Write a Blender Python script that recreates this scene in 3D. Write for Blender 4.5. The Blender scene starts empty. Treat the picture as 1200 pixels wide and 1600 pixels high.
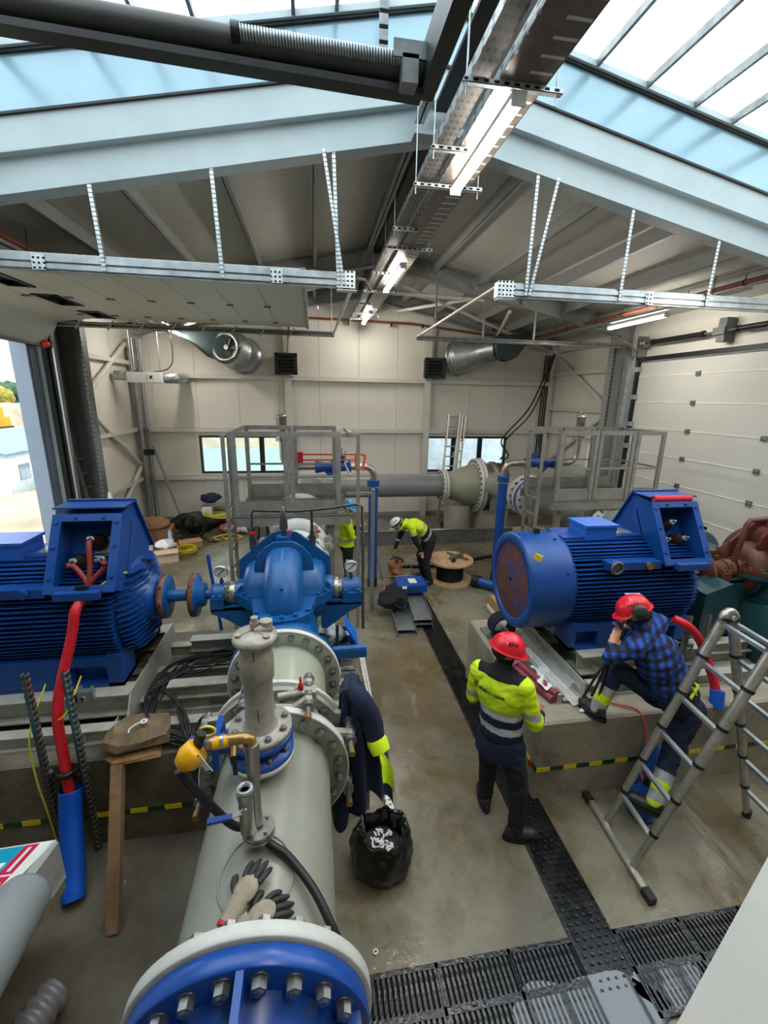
import bpy, math, random
from math import pi, sin, cos, radians as R, sqrt
from mathutils import Vector, Matrix, Quaternion, noise
random.seed(7)
SC = bpy.context.scene
COL = SC.collection
# ---------------------------------------------------------------- camera
FPX, PIT, YAW, ROL, CAMH = 682.0, R(14.75), R(9.2), R(1.05), 3.6
cp_, sp_, cy_, sy_ = cos(PIT), sin(PIT), cos(YAW), sin(YAW)
Fv = Vector((sy_*cp_, cy_*cp_, -sp_)); Rv = Vector((cy_, -sy_, 0)); Uv = Rv.cross(Fv)
Rv, Uv = Rv*cos(ROL)+Uv*sin(ROL), Uv*cos(ROL)-Rv*sin(ROL)
cd = bpy.data.cameras.new('camera'); cam = bpy.data.objects.new('camera', cd); COL.objects.link(cam)
cam.matrix_world = Matrix(((Rv.x, Uv.x, -Fv.x, 0), (Rv.y, Uv.y, -Fv.y, 0), (Rv.z, Uv.z, -Fv.z, CAMH), (0, 0, 0, 1)))
cd.sensor_fit = 'VERTICAL'; cd.sensor_height = 36; cd.sensor_width = 27; cd.lens = FPX/1600*36
cd.clip_start = .05; cd.clip_end = 800
SC.camera = cam
# ---------------------------------------------------------------- sky, exposure
SC.view_settings.view_transform = 'Standard'; SC.view_settings.look = 'None'
SC.view_settings.gamma = 1; SC.view_settings.use_curve_mapping = False
SC.view_settings.exposure = 0.62
w = bpy.data.worlds.new('overcast_sky'); SC.world = w; w.use_nodes = True
bg = w.node_tree.nodes['Background']; bg.inputs[0].default_value = (.87, .95, 1, 1); bg.inputs[1].default_value = 2.6
SC.cycles.max_bounces = 8; SC.cycles.diffuse_bounces = 4; SC.cycles.transparent_max_bounces = 12
SC.cycles.caustics_reflective = False; SC.cycles.caustics_refractive = False
SC.cycles.sample_clamp_indirect = 6
# ---------------------------------------------------------------- materials
def lin(c):
    return tuple(((v/255)/12.92 if v/255 <= .04045 else ((v/255+.055)/1.055)**2.4) for v in c)
MC = {}
def mat(name, rgb, rough=.5, metal=0., vary=.12, scale=3., bump=0., bscale=40., rvar=0., alt=None, altamt=.5, coat=0., trans=0., alpha=1., emis=0., spec=.5, stretch=None):
    """procedural paint/metal/concrete: colour noise, optional second colour in patches, fine bump"""
    if name in MC: return MC[name]
    m = bpy.data.materials.new(name); m.use_nodes = True; nt = m.node_tree; N = nt.nodes; L = nt.links
    b = N['Principled BSDF']; c = lin(rgb)
    b.inputs['Roughness'].default_value = rough; b.inputs['Metallic'].default_value = metal
    b.inputs['Specular IOR Level'].default_value = spec
    if coat: b.inputs['Coat Weight'].default_value = coat; b.inputs['Coat Roughness'].default_value = .15
    if trans: b.inputs['Transmission Weight'].default_value = trans
    if alpha < 1: b.inputs['Alpha'].default_value = alpha
    tc = N.new('ShaderNodeTexCoord'); vec = tc.outputs['Object']
    if stretch:
        mp = N.new('ShaderNodeMapping'); mp.inputs['Scale'].default_value = stretch; L.new(vec, mp.inputs[0]); vec = mp.outputs[0]
    nz = N.new('ShaderNodeTexNoise'); nz.inputs['Scale'].default_value = scale; nz.inputs['Detail'].default_value = 5; nz.inputs['Roughness'].default_value = .6
    L.new(vec, nz.inputs['Vector'])
    cr = N.new('ShaderNodeValToRGB'); L.new(nz.outputs['Fac'], cr.inputs[0])
    lo = tuple(v*(1-vary) for v in c); hi = tuple(min(1, v*(1+vary)) for v in c)
    cr.color_ramp.elements[0].position = .35; cr.color_ramp.elements[0].color = (*lo, 1)
    cr.color_ramp.elements[1].position = .65; cr.color_ramp.elements[1].color = (*hi, 1)
    out = cr.outputs[0]
    if alt:
        n2 = N.new('ShaderNodeTexNoise'); n2.inputs['Scale'].default_value = scale*.45; n2.inputs['Detail'].default_value = 6; n2.inputs['Roughness'].default_value = .65
        L.new(vec, n2.inputs['Vector'])
        r2 = N.new('ShaderNodeValToRGB'); L.new(n2.outputs['Fac'], r2.inputs[0])
        r2.color_ramp.elements[0].position = 1-altamt-.08; r2.color_ramp.elements[1].position = 1-altamt+.1
        r2.color_ramp.elements[0].color = (0, 0, 0, 1); r2.color_ramp.elements[1].color = (1, 1, 1, 1)
        mx = N.new('ShaderNodeMix'); mx.data_type = 'RGBA'; L.new(r2.outputs[0], mx.inputs[0]); L.new(out, mx.inputs[6]); mx.inputs[7].default_value = (*lin(alt), 1)
        out = mx.outputs[2]
    L.new(out, b.inputs['Base Color'])
    if emis: L.new(out, b.inputs['Emission Color']); b.inputs['Emission Strength'].default_value = emis
    if rvar:
        mr = N.new('ShaderNodeMapRange'); n3 = N.new('ShaderNodeTexNoise'); n3.inputs['Scale'].default_value = scale*.6; n3.inputs['Detail'].default_value = 4
        L.new(vec, n3.inputs['Vector']); L.new(n3.outputs['Fac'], mr.inputs[0])
        mr.inputs[1].default_value = .4; mr.inputs[2].default_value = .6; mr.inputs[3].default_value = max(.02, rough-rvar); mr.inputs[4].default_value = min(1, rough+rvar)
        L.new(mr.outputs[0], b.inputs['Roughness'])
    if bump:
        n4 = N.new('ShaderNodeTexNoise'); n4.inputs['Scale'].default_value = bscale; n4.inputs['Detail'].default_value = 3; L.new(vec, n4.inputs['Vector'])
        bp = N.new('ShaderNodeBump'); bp.inputs['Strength'].default_value = bump; bp.inputs['Distance'].default_value = .02
        L.new(n4.outputs['Fac'], bp.inputs['Height']); L.new(bp.outputs[0], b.inputs['Normal'])
    MC[name] = m; return m
def perforated(name, rgb, axis=2, pitch=.05, dark=(20, 20, 22), metal=.8, across=None, apitch=.02, rough=.42, duty=.42):
    """galvanised sheet with punched slots (small holes) along one axis"""
    m = mat(name, rgb, rough, metal, vary=.18, scale=14); nt = m.node_tree; N = nt.nodes; L = nt.links; b = N['Principled BSDF']
    src = b.inputs['Base Color'].links[0].from_socket
    tc = N.new('ShaderNodeTexCoord'); sx = N.new('ShaderNodeSeparateXYZ'); L.new(tc.outputs['Object'], sx.inputs[0])
    def saw(ax, p, d):
        dv = N.new('ShaderNodeMath'); dv.operation = 'DIVIDE'; L.new(sx.outputs[ax], dv.inputs[0]); dv.inputs[1].default_value = p
        fr = N.new('ShaderNodeMath'); fr.operation = 'FRACT'; L.new(dv.outputs[0], fr.inputs[0])
        lt = N.new('ShaderNodeMath'); lt.operation = 'LESS_THAN'; L.new(fr.outputs[0], lt.inputs[0]); lt.inputs[1].default_value = d; return lt.outputs[0]
    h = saw(axis, pitch, duty)
    if across is not None:
        h2 = saw(across, apitch, .5); mm = N.new('ShaderNodeMath'); mm.operation = 'MULTIPLY'; L.new(h, mm.inputs[0]); L.new(h2, mm.inputs[1]); h = mm.outputs[0]
    mx = N.new('ShaderNodeMix'); mx.data_type = 'RGBA'; L.new(h, mx.inputs[0]); L.new(src, mx.inputs[6]); mx.inputs[7].default_value = (*lin(dark), 1)
    L.new(mx.outputs[2], b.inputs['Base Color'])
    return m
def lampmat(name, rgb, strength):
    m = bpy.data.materials.new(name); m.use_nodes = True; N = m.node_tree.nodes; b = N['Principled BSDF']
    b.inputs['Base Color'].default_value = (.9, .9, .9, 1); b.inputs['Emission Color'].default_value = (*lin(rgb), 1); b.inputs['Emission Strength'].default_value = strength
    return m
# paints and metals
BLUE = mat('motor_blue_paint', (13, 67, 138), .38, 0, .12, 5, bump=.05, bscale=60, rvar=.08)
PBLUE = mat('pump_blue_paint', (14, 84, 144), .36, 0, .12, 5, bump=.12, bscale=35, rvar=.08)
VBLUE = mat('valve_blue_paint', (18, 74, 156), .3, 0, .1, 8)
RUST = mat('rust', (112, 66, 42), .75, 0, .35, 9, bump=.25, alt=(150, 100, 70), altamt=.4)
RUSTG = mat('rusty_disc', (92, 52, 36), .7, 0, .3, 8, alt=(24, 52, 120), altamt=.45)
REDP = mat('red_brown_primer', (92, 40, 32), .55, 0, .2, 5, bump=.15, bscale=25, alt=(84, 58, 36), altamt=.42)
ORUST = mat('orange_rust', (112, 64, 34), .6, 0, .3, 6, bump=.2, bscale=30, alt=(84, 44, 32), altamt=.45)
TEAL = mat('teal_paint', (22, 66, 74), .45, 0, .2, 4, bump=.15, bscale=25, alt=(62, 66, 48), altamt=.35)
GALV = mat('galvanised_steel', (176, 182, 184), .38, .75, .15, 10, rvar=.08)
GALVD = mat('dull_galvanised_steel', (132, 134, 132), .45, .7, .2, 8, rvar=.08)
STAIN = mat('brushed_stainless_steel', (168, 164, 156), .34, .85, .12, 12, stretch=(1, 1, 6))
STEELW = mat('light_grey_frame_paint', (172, 172, 160), .5, .0, .1, 4, alt=(134, 126, 108), altamt=.38)
WHITEP = mat('white_flange_paint', (204, 204, 198), .4, 0, .08, 6, alt=(168, 164, 150), altamt=.3)
PIPEG = mat('pipe_grey_paint', (144, 144, 132), .36, 0, .1, 3, bump=.06, bscale=12, rvar=.08, alt=(126, 121, 106), altamt=.36)
PIPEL = mat('pipe_pale_green_paint', (158, 162, 144), .32, 0, .06, 3)
PIPED = mat('pipe_mid_grey_paint', (128, 130, 132), .35, 0, .08, 3)
OLIVE = mat('olive_grey_paint', (146, 146, 124), .4, 0, .1, 3)
BOLT = mat('zinc_bolt', (142, 142, 140), .38, .85, .2, 30)
CAST = mat('cast_grey_metal', (170, 164, 152), .5, .35, .14, 20, bump=.2, bscale=90)
BRASS = mat('brass', (170, 136, 84), .35, .8, .1, 20)
BLACKR = mat('black_rubber', (20, 20, 21), .5, 0, .2, 10)
BLACKP = mat('black_paint', (26, 26, 27), .4, 0, .2, 8)
DARKM = mat('dark_metal', (44, 44, 44), .4, .5, .2, 8)
CONC = mat('concrete', (154, 145, 128), .8, 0, .16, 3.5, bump=.35, bscale=22, alt=(116, 105, 88), altamt=.42)
CONCD = mat('damp_concrete', (120, 111, 95), .6, 0, .2, 3., bump=.35, bscale=18, alt=(82, 74, 60), altamt=.5)
CONCP = mat('pale_concrete', (166, 158, 144), .75, 0, .12, 3.5, bump=.2)
WALLP = mat('cream_wall_panel', (228, 224, 214), .55, 0, .02, 1.2)
ROOFP = mat('roof_panel', (190, 188, 180), .55, 0, .02, 1.2, bump=.15, bscale=1.)
DOORP = mat('door_panel', (212, 211, 204), .5, 0, .02, 2., stretch=(1, 1, 20))
DOORU = mat('door_underside_panel', (196, 196, 188), .5, 0, .03, 2., stretch=(1, 20, 1))
STEELB = mat('skylit_steel_paint', (164, 176, 178), .42, 0, .05, 2)  # frame grey with the skylight's blue tint put into the colour
STEELG = mat('grey_steel_paint', (150, 152, 150), .5, .1, .06, 3)
DGREY = mat('dark_grey_steel', (96, 100, 98), .45, .3, .12, 4)
CURB = mat('blue_grey_upstand_sheet', (138, 166, 178), .22, .2, .05, 1.5)
HOLE = mat('black_void', (6, 6, 7), .9, 0, 0)
WOOD = mat('rough_wood', (128, 98, 68), .8, 0, .25, 6, bump=.2, stretch=(1, 1, .15), alt=(92, 72, 52), altamt=.4)
PLY = mat('plywood', (190, 156, 116), .7, 0, .15, 6)
REDC = mat('red_cable_sleeve', (196, 22, 36), .45, 0, .12, 12, bump=.1)
REDB = mat('dull_red_cable', (128, 40, 36), .45, 0, .15, 20)
BLUEH = mat('blue_corrugated_hose', (10, 84, 190), .4, 0, .12, 6)
YEL = mat('yellow_plastic', (240, 176, 12), .4, 0, .06, 8)
YELG = mat('yellow_tape', (226, 204, 20), .4, 0, .05, 8)
GRNT = mat('dark_green_tape', (24, 60, 34), .4, 0, .1, 8)
HIVIS = mat('hi_vis_yellow', (208, 236, 24), .75, 0, .05, 6)
REFL = mat('reflective_band', (178, 178, 180), .45, .2, .05, 10)
NAVY = mat('navy_cloth', (20, 30, 58), .85, 0, .12, 8, bump=.1)
BLKC = mat('black_cloth', (22, 22, 25), .9, 0, .15, 8, bump=.1)
SKIN = mat('skin', (196, 140, 112), .5, 0, .06, 12)
HAIR = mat('dark_hair', (44, 32, 24), .7, 0, .3, 40)
BEARD = mat('short_beard', (128, 88, 62), .7, 0, .25, 40)
REDH = mat('red_helmet_plastic', (222, 24, 46), .28, 0, .05, 5)
WHTH = mat('white_plastic', (228, 228, 226), .35, 0, .04, 5)
SHOE = mat('shoe_leather', (40, 42, 40), .5, 0, .2, 10)
CARD = mat('cardboard', (176, 138, 98), .8, 0, .1, 6)
WPL = mat('white_paper', (232, 230, 226), .6, 0, .04, 8)
ALU = mat('aluminium', (188, 186, 178), .35, .8, .14, 14)
RUBB = mat('rubber_foot', (24, 24, 24), .6, 0, .2, 10)
# ---------------------------------------------------------------- mesh builder
def basis(d):
    d = Vector(d).normalized(); a = Vector((0, 0, 1)) if abs(d.z) < .9 else Vector((1, 0, 0))
    u = a.cross(d).normalized(); return u, d.cross(u), d
class B:
    def __init__(s): s.v = []; s.f = []; s.sm = []; s.mi = []; s.m = 0
    def add(s, vs, fs, smooth=False):
        o = len(s.v); s.v += [Vector(v) for v in vs]
        s.f += [tuple(i+o for i in f) for f in fs]; s.sm += [smooth]*len(fs); s.mi += [s.m]*len(fs); return s
    def box(s, x0, x1, y0, y1, z0, z1):
        return s.add([(x0, y0, z0), (x1, y0, z0), (x1, y1, z0), (x0, y1, z0), (x0, y0, z1), (x1, y0, z1), (x1, y1, z1), (x0, y1, z1)],
                     [(0, 3, 2, 1), (4, 5, 6, 7), (0, 1, 5, 4), (1, 2, 6, 5), (2, 3, 7, 6), (3, 0, 4, 7)])
    def bar(s, a, b, w, h, up=(0, 0, 1)):
        """rectangular bar from a to b, w across, h along up"""
        a = Vector(a); b = Vector(b); d = (b-a).normalized(); up = Vector(up)
        if abs(d.dot(up)) > .98: up = Vector((0, 1, 0))
        u = d.cross(up).normalized(); v = u.cross(d); u *= w/2; v *= h/2
        vs = [p+i*u+j*v for p in (a, b) for i, j in ((-1, -1), (1, -1), (1, 1), (-1, 1))]
        return s.add(vs, [(0, 1, 2, 3), (7, 6, 5, 4), (0, 4, 5, 1), (1, 5, 6, 2), (2, 6, 7, 3), (3, 7, 4, 0)])
    def cyl(s, a, b, r, r2=None, n=20, caps=True):
        r2 = r if r2 is None else r2; a = Vector(a); b = Vector(b); u, v, d = basis(b-a)
        vs = [a+(u*cos(t)+v*sin(t))*r for t in [2*pi*i/n for i in range(n)]]+[b+(u*cos(t)+v*sin(t))*r2 for t in [2*pi*i/n for i in range(n)]]
        s.add(vs, [(i, (i+1) % n, n+(i+1) % n, n+i) for i in range(n)], True)
        if caps: s.add(vs[:n], [tuple(range(n))[::-1]]); s.add(vs[n:], [tuple(range(n))])
        return s
    def tube(s, pts, r, n=8, caps=True, closed=False):
        pts = [Vector(p) for p in pts]; k = len(pts); rr = r if isinstance(r, (list, tuple)) else [r]*k
        tg = []
        for i in range(k):
            a = pts[i-1] if (i > 0 or closed) else pts[0]; b = pts[(i+1) % k] if (i < k-1 or closed) else pts[-1]
            tg.append((b-a).normalized())
        u, v, _ = basis(tg[0]); vs = []
        for i in range(k):
            u = (u-tg[i]*u.dot(tg[i])).normalized(); v = tg[i].cross(u)
            vs += [pts[i]+(u*cos(2*pi*j/n)+v*sin(2*pi*j/n))*rr[i] for j in range(n)]
        fs = []
        for i in range(k if closed else k-1):
            i2 = (i+1) % k
            fs += [(i*n+j, i*n+(j+1) % n, i2*n+(j+1) % n, i2*n+j) for j in range(n)]
        s.add(vs, fs, True)
        if caps and not closed: s.add(vs[:n], [tuple(range(n))[::-1]]); s.add(vs[-n:], [tuple(range(n))])
        return s
    def lathe(s, prof, o=(0, 0, 0), axis=(0, 0, 1), n=32, a0=0, a1=2*pi, u=None, flat=False):
        """prof: (radius, height) along axis"""
        o = Vector(o); bu, bv, d = basis(axis)
        if u is not None: bu = Vector(u).normalized(); bv = d.cross(bu)
        full = abs(a1-a0-2*pi) < 1e-6; k = n if full else n+1; vs = []
        for r, h in prof:
            vs += [o+d*h+(bu*cos(t)+bv*sin(t))*r for t in [a0+(a1-a0)*i/n for i in range(k)]]
        fs = []
        for p in range(len(prof)-1):
            for i in range(n):
                j = (i+1) % k if full else i+1
                fs.append((p*k+i, p*k+j, (p+1)*k+j, (p+1)*k+i))
        return s.add(vs, fs, not flat)
    def prism(s, poly, w, o=(0, 0, 0), u=(1, 0, 0), v=(0, 0, 1)):
        """polygon in the u,v plane at o, extruded by w along u x v"""
        o = Vector(o); u = Vector(u); v = Vector(v); n_ = u.cross(v).normalized()*w; k = len(poly)
        vs = [o+u*x+v*y for x, y in poly]; vs += [p+n_ for p in vs]
        fs = [tuple(range(k))[::-1], tuple(range(k, 2*k))]+[(i, (i+1) % k, k+(i+1) % k, k+i) for i in range(k)]
        return s.add(vs, fs)
    def ell(s, c, rx, ry=None, rz=None, n=20, m=12, q=None, z0=-1., z1=1.):
        ry = rx if ry is None else ry; rz = rx if rz is None else rz; c = Vector(c); vs = []
        t0 = math.asin(z0); t1 = math.asin(z1)
        for j in range(m+1):
            t = t0+(t1-t0)*j/m
            for i in range(n):
                p = Vector((rx*cos(t)*cos(2*pi*i/n), ry*cos(t)*sin(2*pi*i/n), rz*sin(t)))
                vs.append(c+(q@p if q else p))
        return s.add(vs, [(j*n+i, j*n+(i+1) % n, (j+1)*n+(i+1) % n, (j+1)*n+i) for j in range(m) for i in range(n)], True)
    def grid(s, fn, nu, nv, smooth=True):
        vs = [fn(i/nu, j/nv) for j in range(nv+1) for i in range(nu+1)]
        return s.add(vs, [(j*(nu+1)+i, j*(nu+1)+i+1, (j+1)*(nu+1)+i+1, (j+1)*(nu+1)+i) for j in range(nv) for i in range(nu)], smooth)
    def xf(s, M):
        s.v = [M@p for p in s.v]; return s
    def mesh(s, name, mats, off=None):
        me = bpy.data.meshes.new(name)
        vs = [tuple(p-off) if off is not None else tuple(p) for p in s.v]
        me.from_pydata(vs, [], s.f); me.polygons.foreach_set('use_smooth', s.sm)
        for m in (mats if isinstance(mats, (list, tuple)) else [mats]): me.materials.append(m)
        if any(s.mi): me.polygons.foreach_set('material_index', s.mi)
        me.update(); return me
OFF = {}
def _root_off(p):
    while p is not None and p.name not in OFF: p = p.parent
    return OFF[p.name] if p is not None else Vector((0, 0, 0))
def O(name, b, m, parent=None, label=None, kind=None):
    """one mesh object; with a parent the vertices are given in world space (things placed with wthing) or local space"""
    off = _root_off(parent) if parent else None
    o = bpy.data.objects.new(name, b.mesh(name, m, off)); COL.objects.link(o)
    if parent: o.parent = parent
    if label: o['label'] = label
    if kind: o['kind'] = kind
    return o
def tag(o, label, cat, group=None, kind=None):
    if kind: o['kind'] = kind
    if label: o['label'] = label
    if cat: o['category'] = cat
    if group: o['group'] = group
    return o
def thing(name, label, cat, loc=(0, 0, 0), rz=0, group=None, kind=None, world=True):
    """an Empty at the thing's base. world: children are written in world coordinates (rz 0)"""
    o = bpy.data.objects.new(name, None); o.empty_display_size = .1; COL.objects.link(o); o.location = loc; o.rotation_euler = (0, 0, rz)
    tag(o, label, cat, group, kind); OFF[o.name] = Vector(loc) if world else Vector((0, 0, 0)); return o
def single(name, label, cat, b, m, group=None, kind=None):
    xs = [p.x for p in b.v]; ys = [p.y for p in b.v]; zs = [p.z for p in b.v]
    off = Vector(((min(xs)+max(xs))/2, (min(ys)+max(ys))/2, min(zs)))
    o = bpy.data.objects.new(name, b.mesh(name, m, off)); COL.objects.link(o); o.location = off; OFF[o.name] = off
    return tag(o, label, cat, group, kind)
def struct(name, b=None, m=None, loc=None):
    if b is None:
        return thing(name, None, None, loc or (0, 0, 0), kind='structure')
    o = single(name, None, None, b, m, kind='structure'); return o
def inst(name, me, parent, pos, axis=(0, 0, 1), rot=0., mats=None):
    """a child sharing mesh data; local z of the mesh turned to axis"""
    o = bpy.data.objects.new(name, me); COL.objects.link(o); o.parent = parent
    o.location = Vector(pos)-_root_off(parent); q = Vector((0, 0, 1)).rotation_difference(Vector(axis).normalized())
    o.rotation_mode = 'QUATERNION'; o.rotation_quaternion = q@Quaternion((0, 0, 1), rot); return o
def copy_tree(o, parent=None):
    c = o.copy(); COL.objects.link(c); c.parent = parent
    for ch in list(o.children): copy_tree(ch, c)
    return c
def hexbolt(name, r, h, m, stud=0.):
    b = B(); b.cyl((0, 0, 0), (0, 0, h), r, n=6, caps=True); b.sm = [False]*len(b.sm)
    b.cyl((0, 0, h), (0, 0, h*1.18), r*.8, r*.55, n=6); b.sm = [False]*len(b.sm)
    b.cyl((0, 0, -.003), (0, 0, .004), r*1.25, n=16)
    if stud: b.cyl((0, 0, h), (0, 0, h+stud), r*.55, n=8)
    return b.mesh(name, m)
def arc(c, r, a0, a1, n, u=(1, 0, 0), v=(0, 0, 1)):
    c = Vector(c); u = Vector(u); v = Vector(v); return [c+(u*cos(a0+(a1-a0)*i/n)+v*sin(a0+(a1-a0)*i/n))*r for i in range(n+1)]
def smoothpath(pts, n=8):
    """Catmull-Rom through pts"""
    P = [Vector(p) for p in pts]; P = [P[0]*2-P[1]]+P+[P[-1]*2-P[-2]]; out = []
    for i in range(1, len(P)-2):
        for j in range(n):
            t = j/n; a, b, c, d = P[i-1], P[i], P[i+1], P[i+2]
            out.append(.5*((2*b)+(c-a)*t+(2*a-5*b+4*c-d)*t*t+(3*b-a-3*c+d)*t**3))
    out.append(P[-2]); return out
def text_mesh(s, size, name='lettering', depth=.001, bold=0.):
    cu = bpy.data.curves.new(name, 'FONT'); cu.body = s; cu.size = size; cu.extrude = depth; cu.offset = bold; cu.align_x = 'CENTER'; cu.align_y = 'CENTER'
    o = bpy.data.objects.new(name, cu); COL.objects.link(o); bpy.context.view_layer.update()
    me = bpy.data.meshes.new_from_object(o); bpy.data.objects.remove(o); return me
# ================================================================ setting
XL, XR, YB, XM = -4.85, 7.4, 13.1, 1.35
def zb(x): return 6.2-.2*abs(x-XM)          # underside of the frame beams
def floormat():
    m = bpy.data.materials.new('worn_wet_concrete_floor'); m.use_nodes = True; nt = m.node_tree; N = nt.nodes; L = nt.links; b = N['Principled BSDF']
    tc = N.new('ShaderNodeTexCoord')
    def nz(sc, det=6, ro=.6, off=(0, 0, 0), st=(1, 1, 1)):
        mp = N.new('ShaderNodeMapping'); mp.inputs['Location'].default_value = off; mp.inputs['Scale'].default_value = st; L.new(tc.outputs['Object'], mp.inputs[0])
        n = N.new('ShaderNodeTexNoise'); n.inputs['Scale'].default_value = sc; n.inputs['Detail'].default_value = det; n.inputs['Roughness'].default_value = ro; n.inputs['Distortion'].default_value = .4; L.new(mp.outputs[0], n.inputs['Vector']); return n.outputs['Fac']
    def rng(v, a, c, lo=0., hi=1.):
        r_ = N.new('ShaderNodeMapRange'); r_.interpolation_type = 'SMOOTHSTEP'; r_.inputs[1].default_value = a; r_.inputs[2].default_value = c; r_.inputs[3].default_value = lo; r_.inputs[4].default_value = hi; L.new(v, r_.inputs[0]); return r_.outputs[0]
    def mix(f, a, c):
        x = N.new('ShaderNodeMix'); x.data_type = 'RGBA'; L.new(f, x.inputs[0])
        if isinstance(a, tuple): x.inputs[6].default_value = (*lin(a), 1)
        else: L.new(a, x.inputs[6])
        x.inputs[7].default_value = (*lin(c), 1); return x.outputs[2]
    c = mix(rng(nz(.7), .38, .62), (134, 127, 108), (106, 99, 82))
    c = mix(rng(nz(.45, 7, .7, (3, 7, 0)), .48, .62), c, (102, 86, 58))       # brown wet stains
    c = mix(rng(nz(2.4, 8, .7, (9, 2, 0)), .54, .72, 0, .7), c, (86, 78, 60))
    c = mix(rng(nz(1.6, 7, .7, (1, 12, 0), (1, .35, 1)), .56, .7, 0, .6), c, (172, 166, 150))
    c = mix(rng(nz(14, 5, .7), .6, .74, 0, .45), c, (70, 62, 50))
    L.new(c, b.inputs['Base Color'])
    L.new(rng(nz(.6, 5, .6, (5, 5, 0)), .4, .58, .55, .1), b.inputs['Roughness'])
    bp = N.new('ShaderNodeBump'); bp.inputs['Strength'].default_value = .12; bp.inputs['Distance'].default_value = .02; L.new(nz(18, 5), bp.inputs['Height']); L.new(bp.outputs[0], b.inputs['Normal'])
    return m
FLOORM = floormat()
single('floor', None, None, B().box(XL-.3, XR+.3, -4, YB+.3, -.2, 0), FLOORM, kind='structure')
single('trim_11', None, None, B().box(XL, -.2, -3, 3.1, .0005, .004), mat('dirty_rough_screed', (100, 92, 76), .75, 0, .2, 2.2, bump=.5, bscale=9, rvar=.2, alt=(76, 68, 54), altamt=.5), kind='structure')
j = B()
for y in (6.5, 9.6): j.box(XL, -1.2, y-.006, y+.006, 0, .0015)
for x in (-3.2,): j.box(x-.006, x+.006, 4.9, YB, 0, .0015)
single('trim_1', None, None, j, mat('floor_joint', (92, 88, 78), .8), kind='structure')
# back wall: vertical sandwich panels with recessed joints
wb = struct('wall_back', loc=(1.3, YB, 0))
O('wall_core', B().box(XL-.2, XR+.2, YB+.06, YB+.14, 0, 1.36).box(XL-.2, XR+.2, YB+.06, YB+.14, 2.48, 5.9).box(XL-.2, -3.22, YB+.06, YB+.14, 1.36, 2.48).box(-.62, 3.38, YB+.06, YB+.14, 1.36, 2.48).box(5.98, XR+.2, YB+.06, YB+.14, 1.36, 2.48), mat('joint_shadow', (120, 116, 108), .8), wb)
edges = [XL]+[-4.29+1.12*i for i in range(11)]+[XR]
WINX = ((-3.2, -.64), (3.4, 5.97)); WZ0, WZ1 = 1.38, 2.47
for a, b_ in zip(edges, edges[1:]):
    if b_-a < .2: continue
    bb = B(); a2, b2 = a+.004, b_-.004
    top = min(zb((a+b_)/2)+.3, 6.6)
    cuts = sorted({a2, b2}|{x for wx in WINX for x in wx if a2 < x < b2})
    for c0, c1 in zip(cuts, cuts[1:]):
        inside = any(wx[0]-.01 <= (c0+c1)/2 <= wx[1]+.01 for wx in WINX)
        if inside: bb.box(c0, c1, YB, YB+.06, 0, WZ0); bb.box(c0, c1, YB, YB+.06, WZ1, top)
        else: bb.box(c0, c1, YB, YB+.06, 0, top)
    O('wall_panel', bb, WALLP, wb)
O('base_rail', B().box(XL, XR, YB-.03, YB, 0, .12), STEELG, wb)
gb = struct('trim_8', loc=(1.3, YB-.1, 0))
GIRT = mat('cream_girt_paint', (212, 209, 200), .5, 0, .03, 3)
for z in (4.02, 2.58, 1.24):
    O('girt', B().box(XL+.2, XR-.2, YB-.15, YB-.003, z-.0, z+.012).box(XL+.2, XR-.2, YB-.155, YB-.14, z-.012, z+.1).box(XL+.2, XR-.2, YB-.05, YB-.003, z+.09, z+.1), GIRT, gb)
for x in (-.68, 3.32):
    O('wind_post', B().box(x-.09, x+.09, YB-.2, YB-.19, 0, zb(x)).box(x-.01, x+.01, YB-.19, YB-.01, 0, zb(x)).box(x-.09, x+.09, YB-.02, YB-.003, 0, zb(x)), GIRT, gb)
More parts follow.
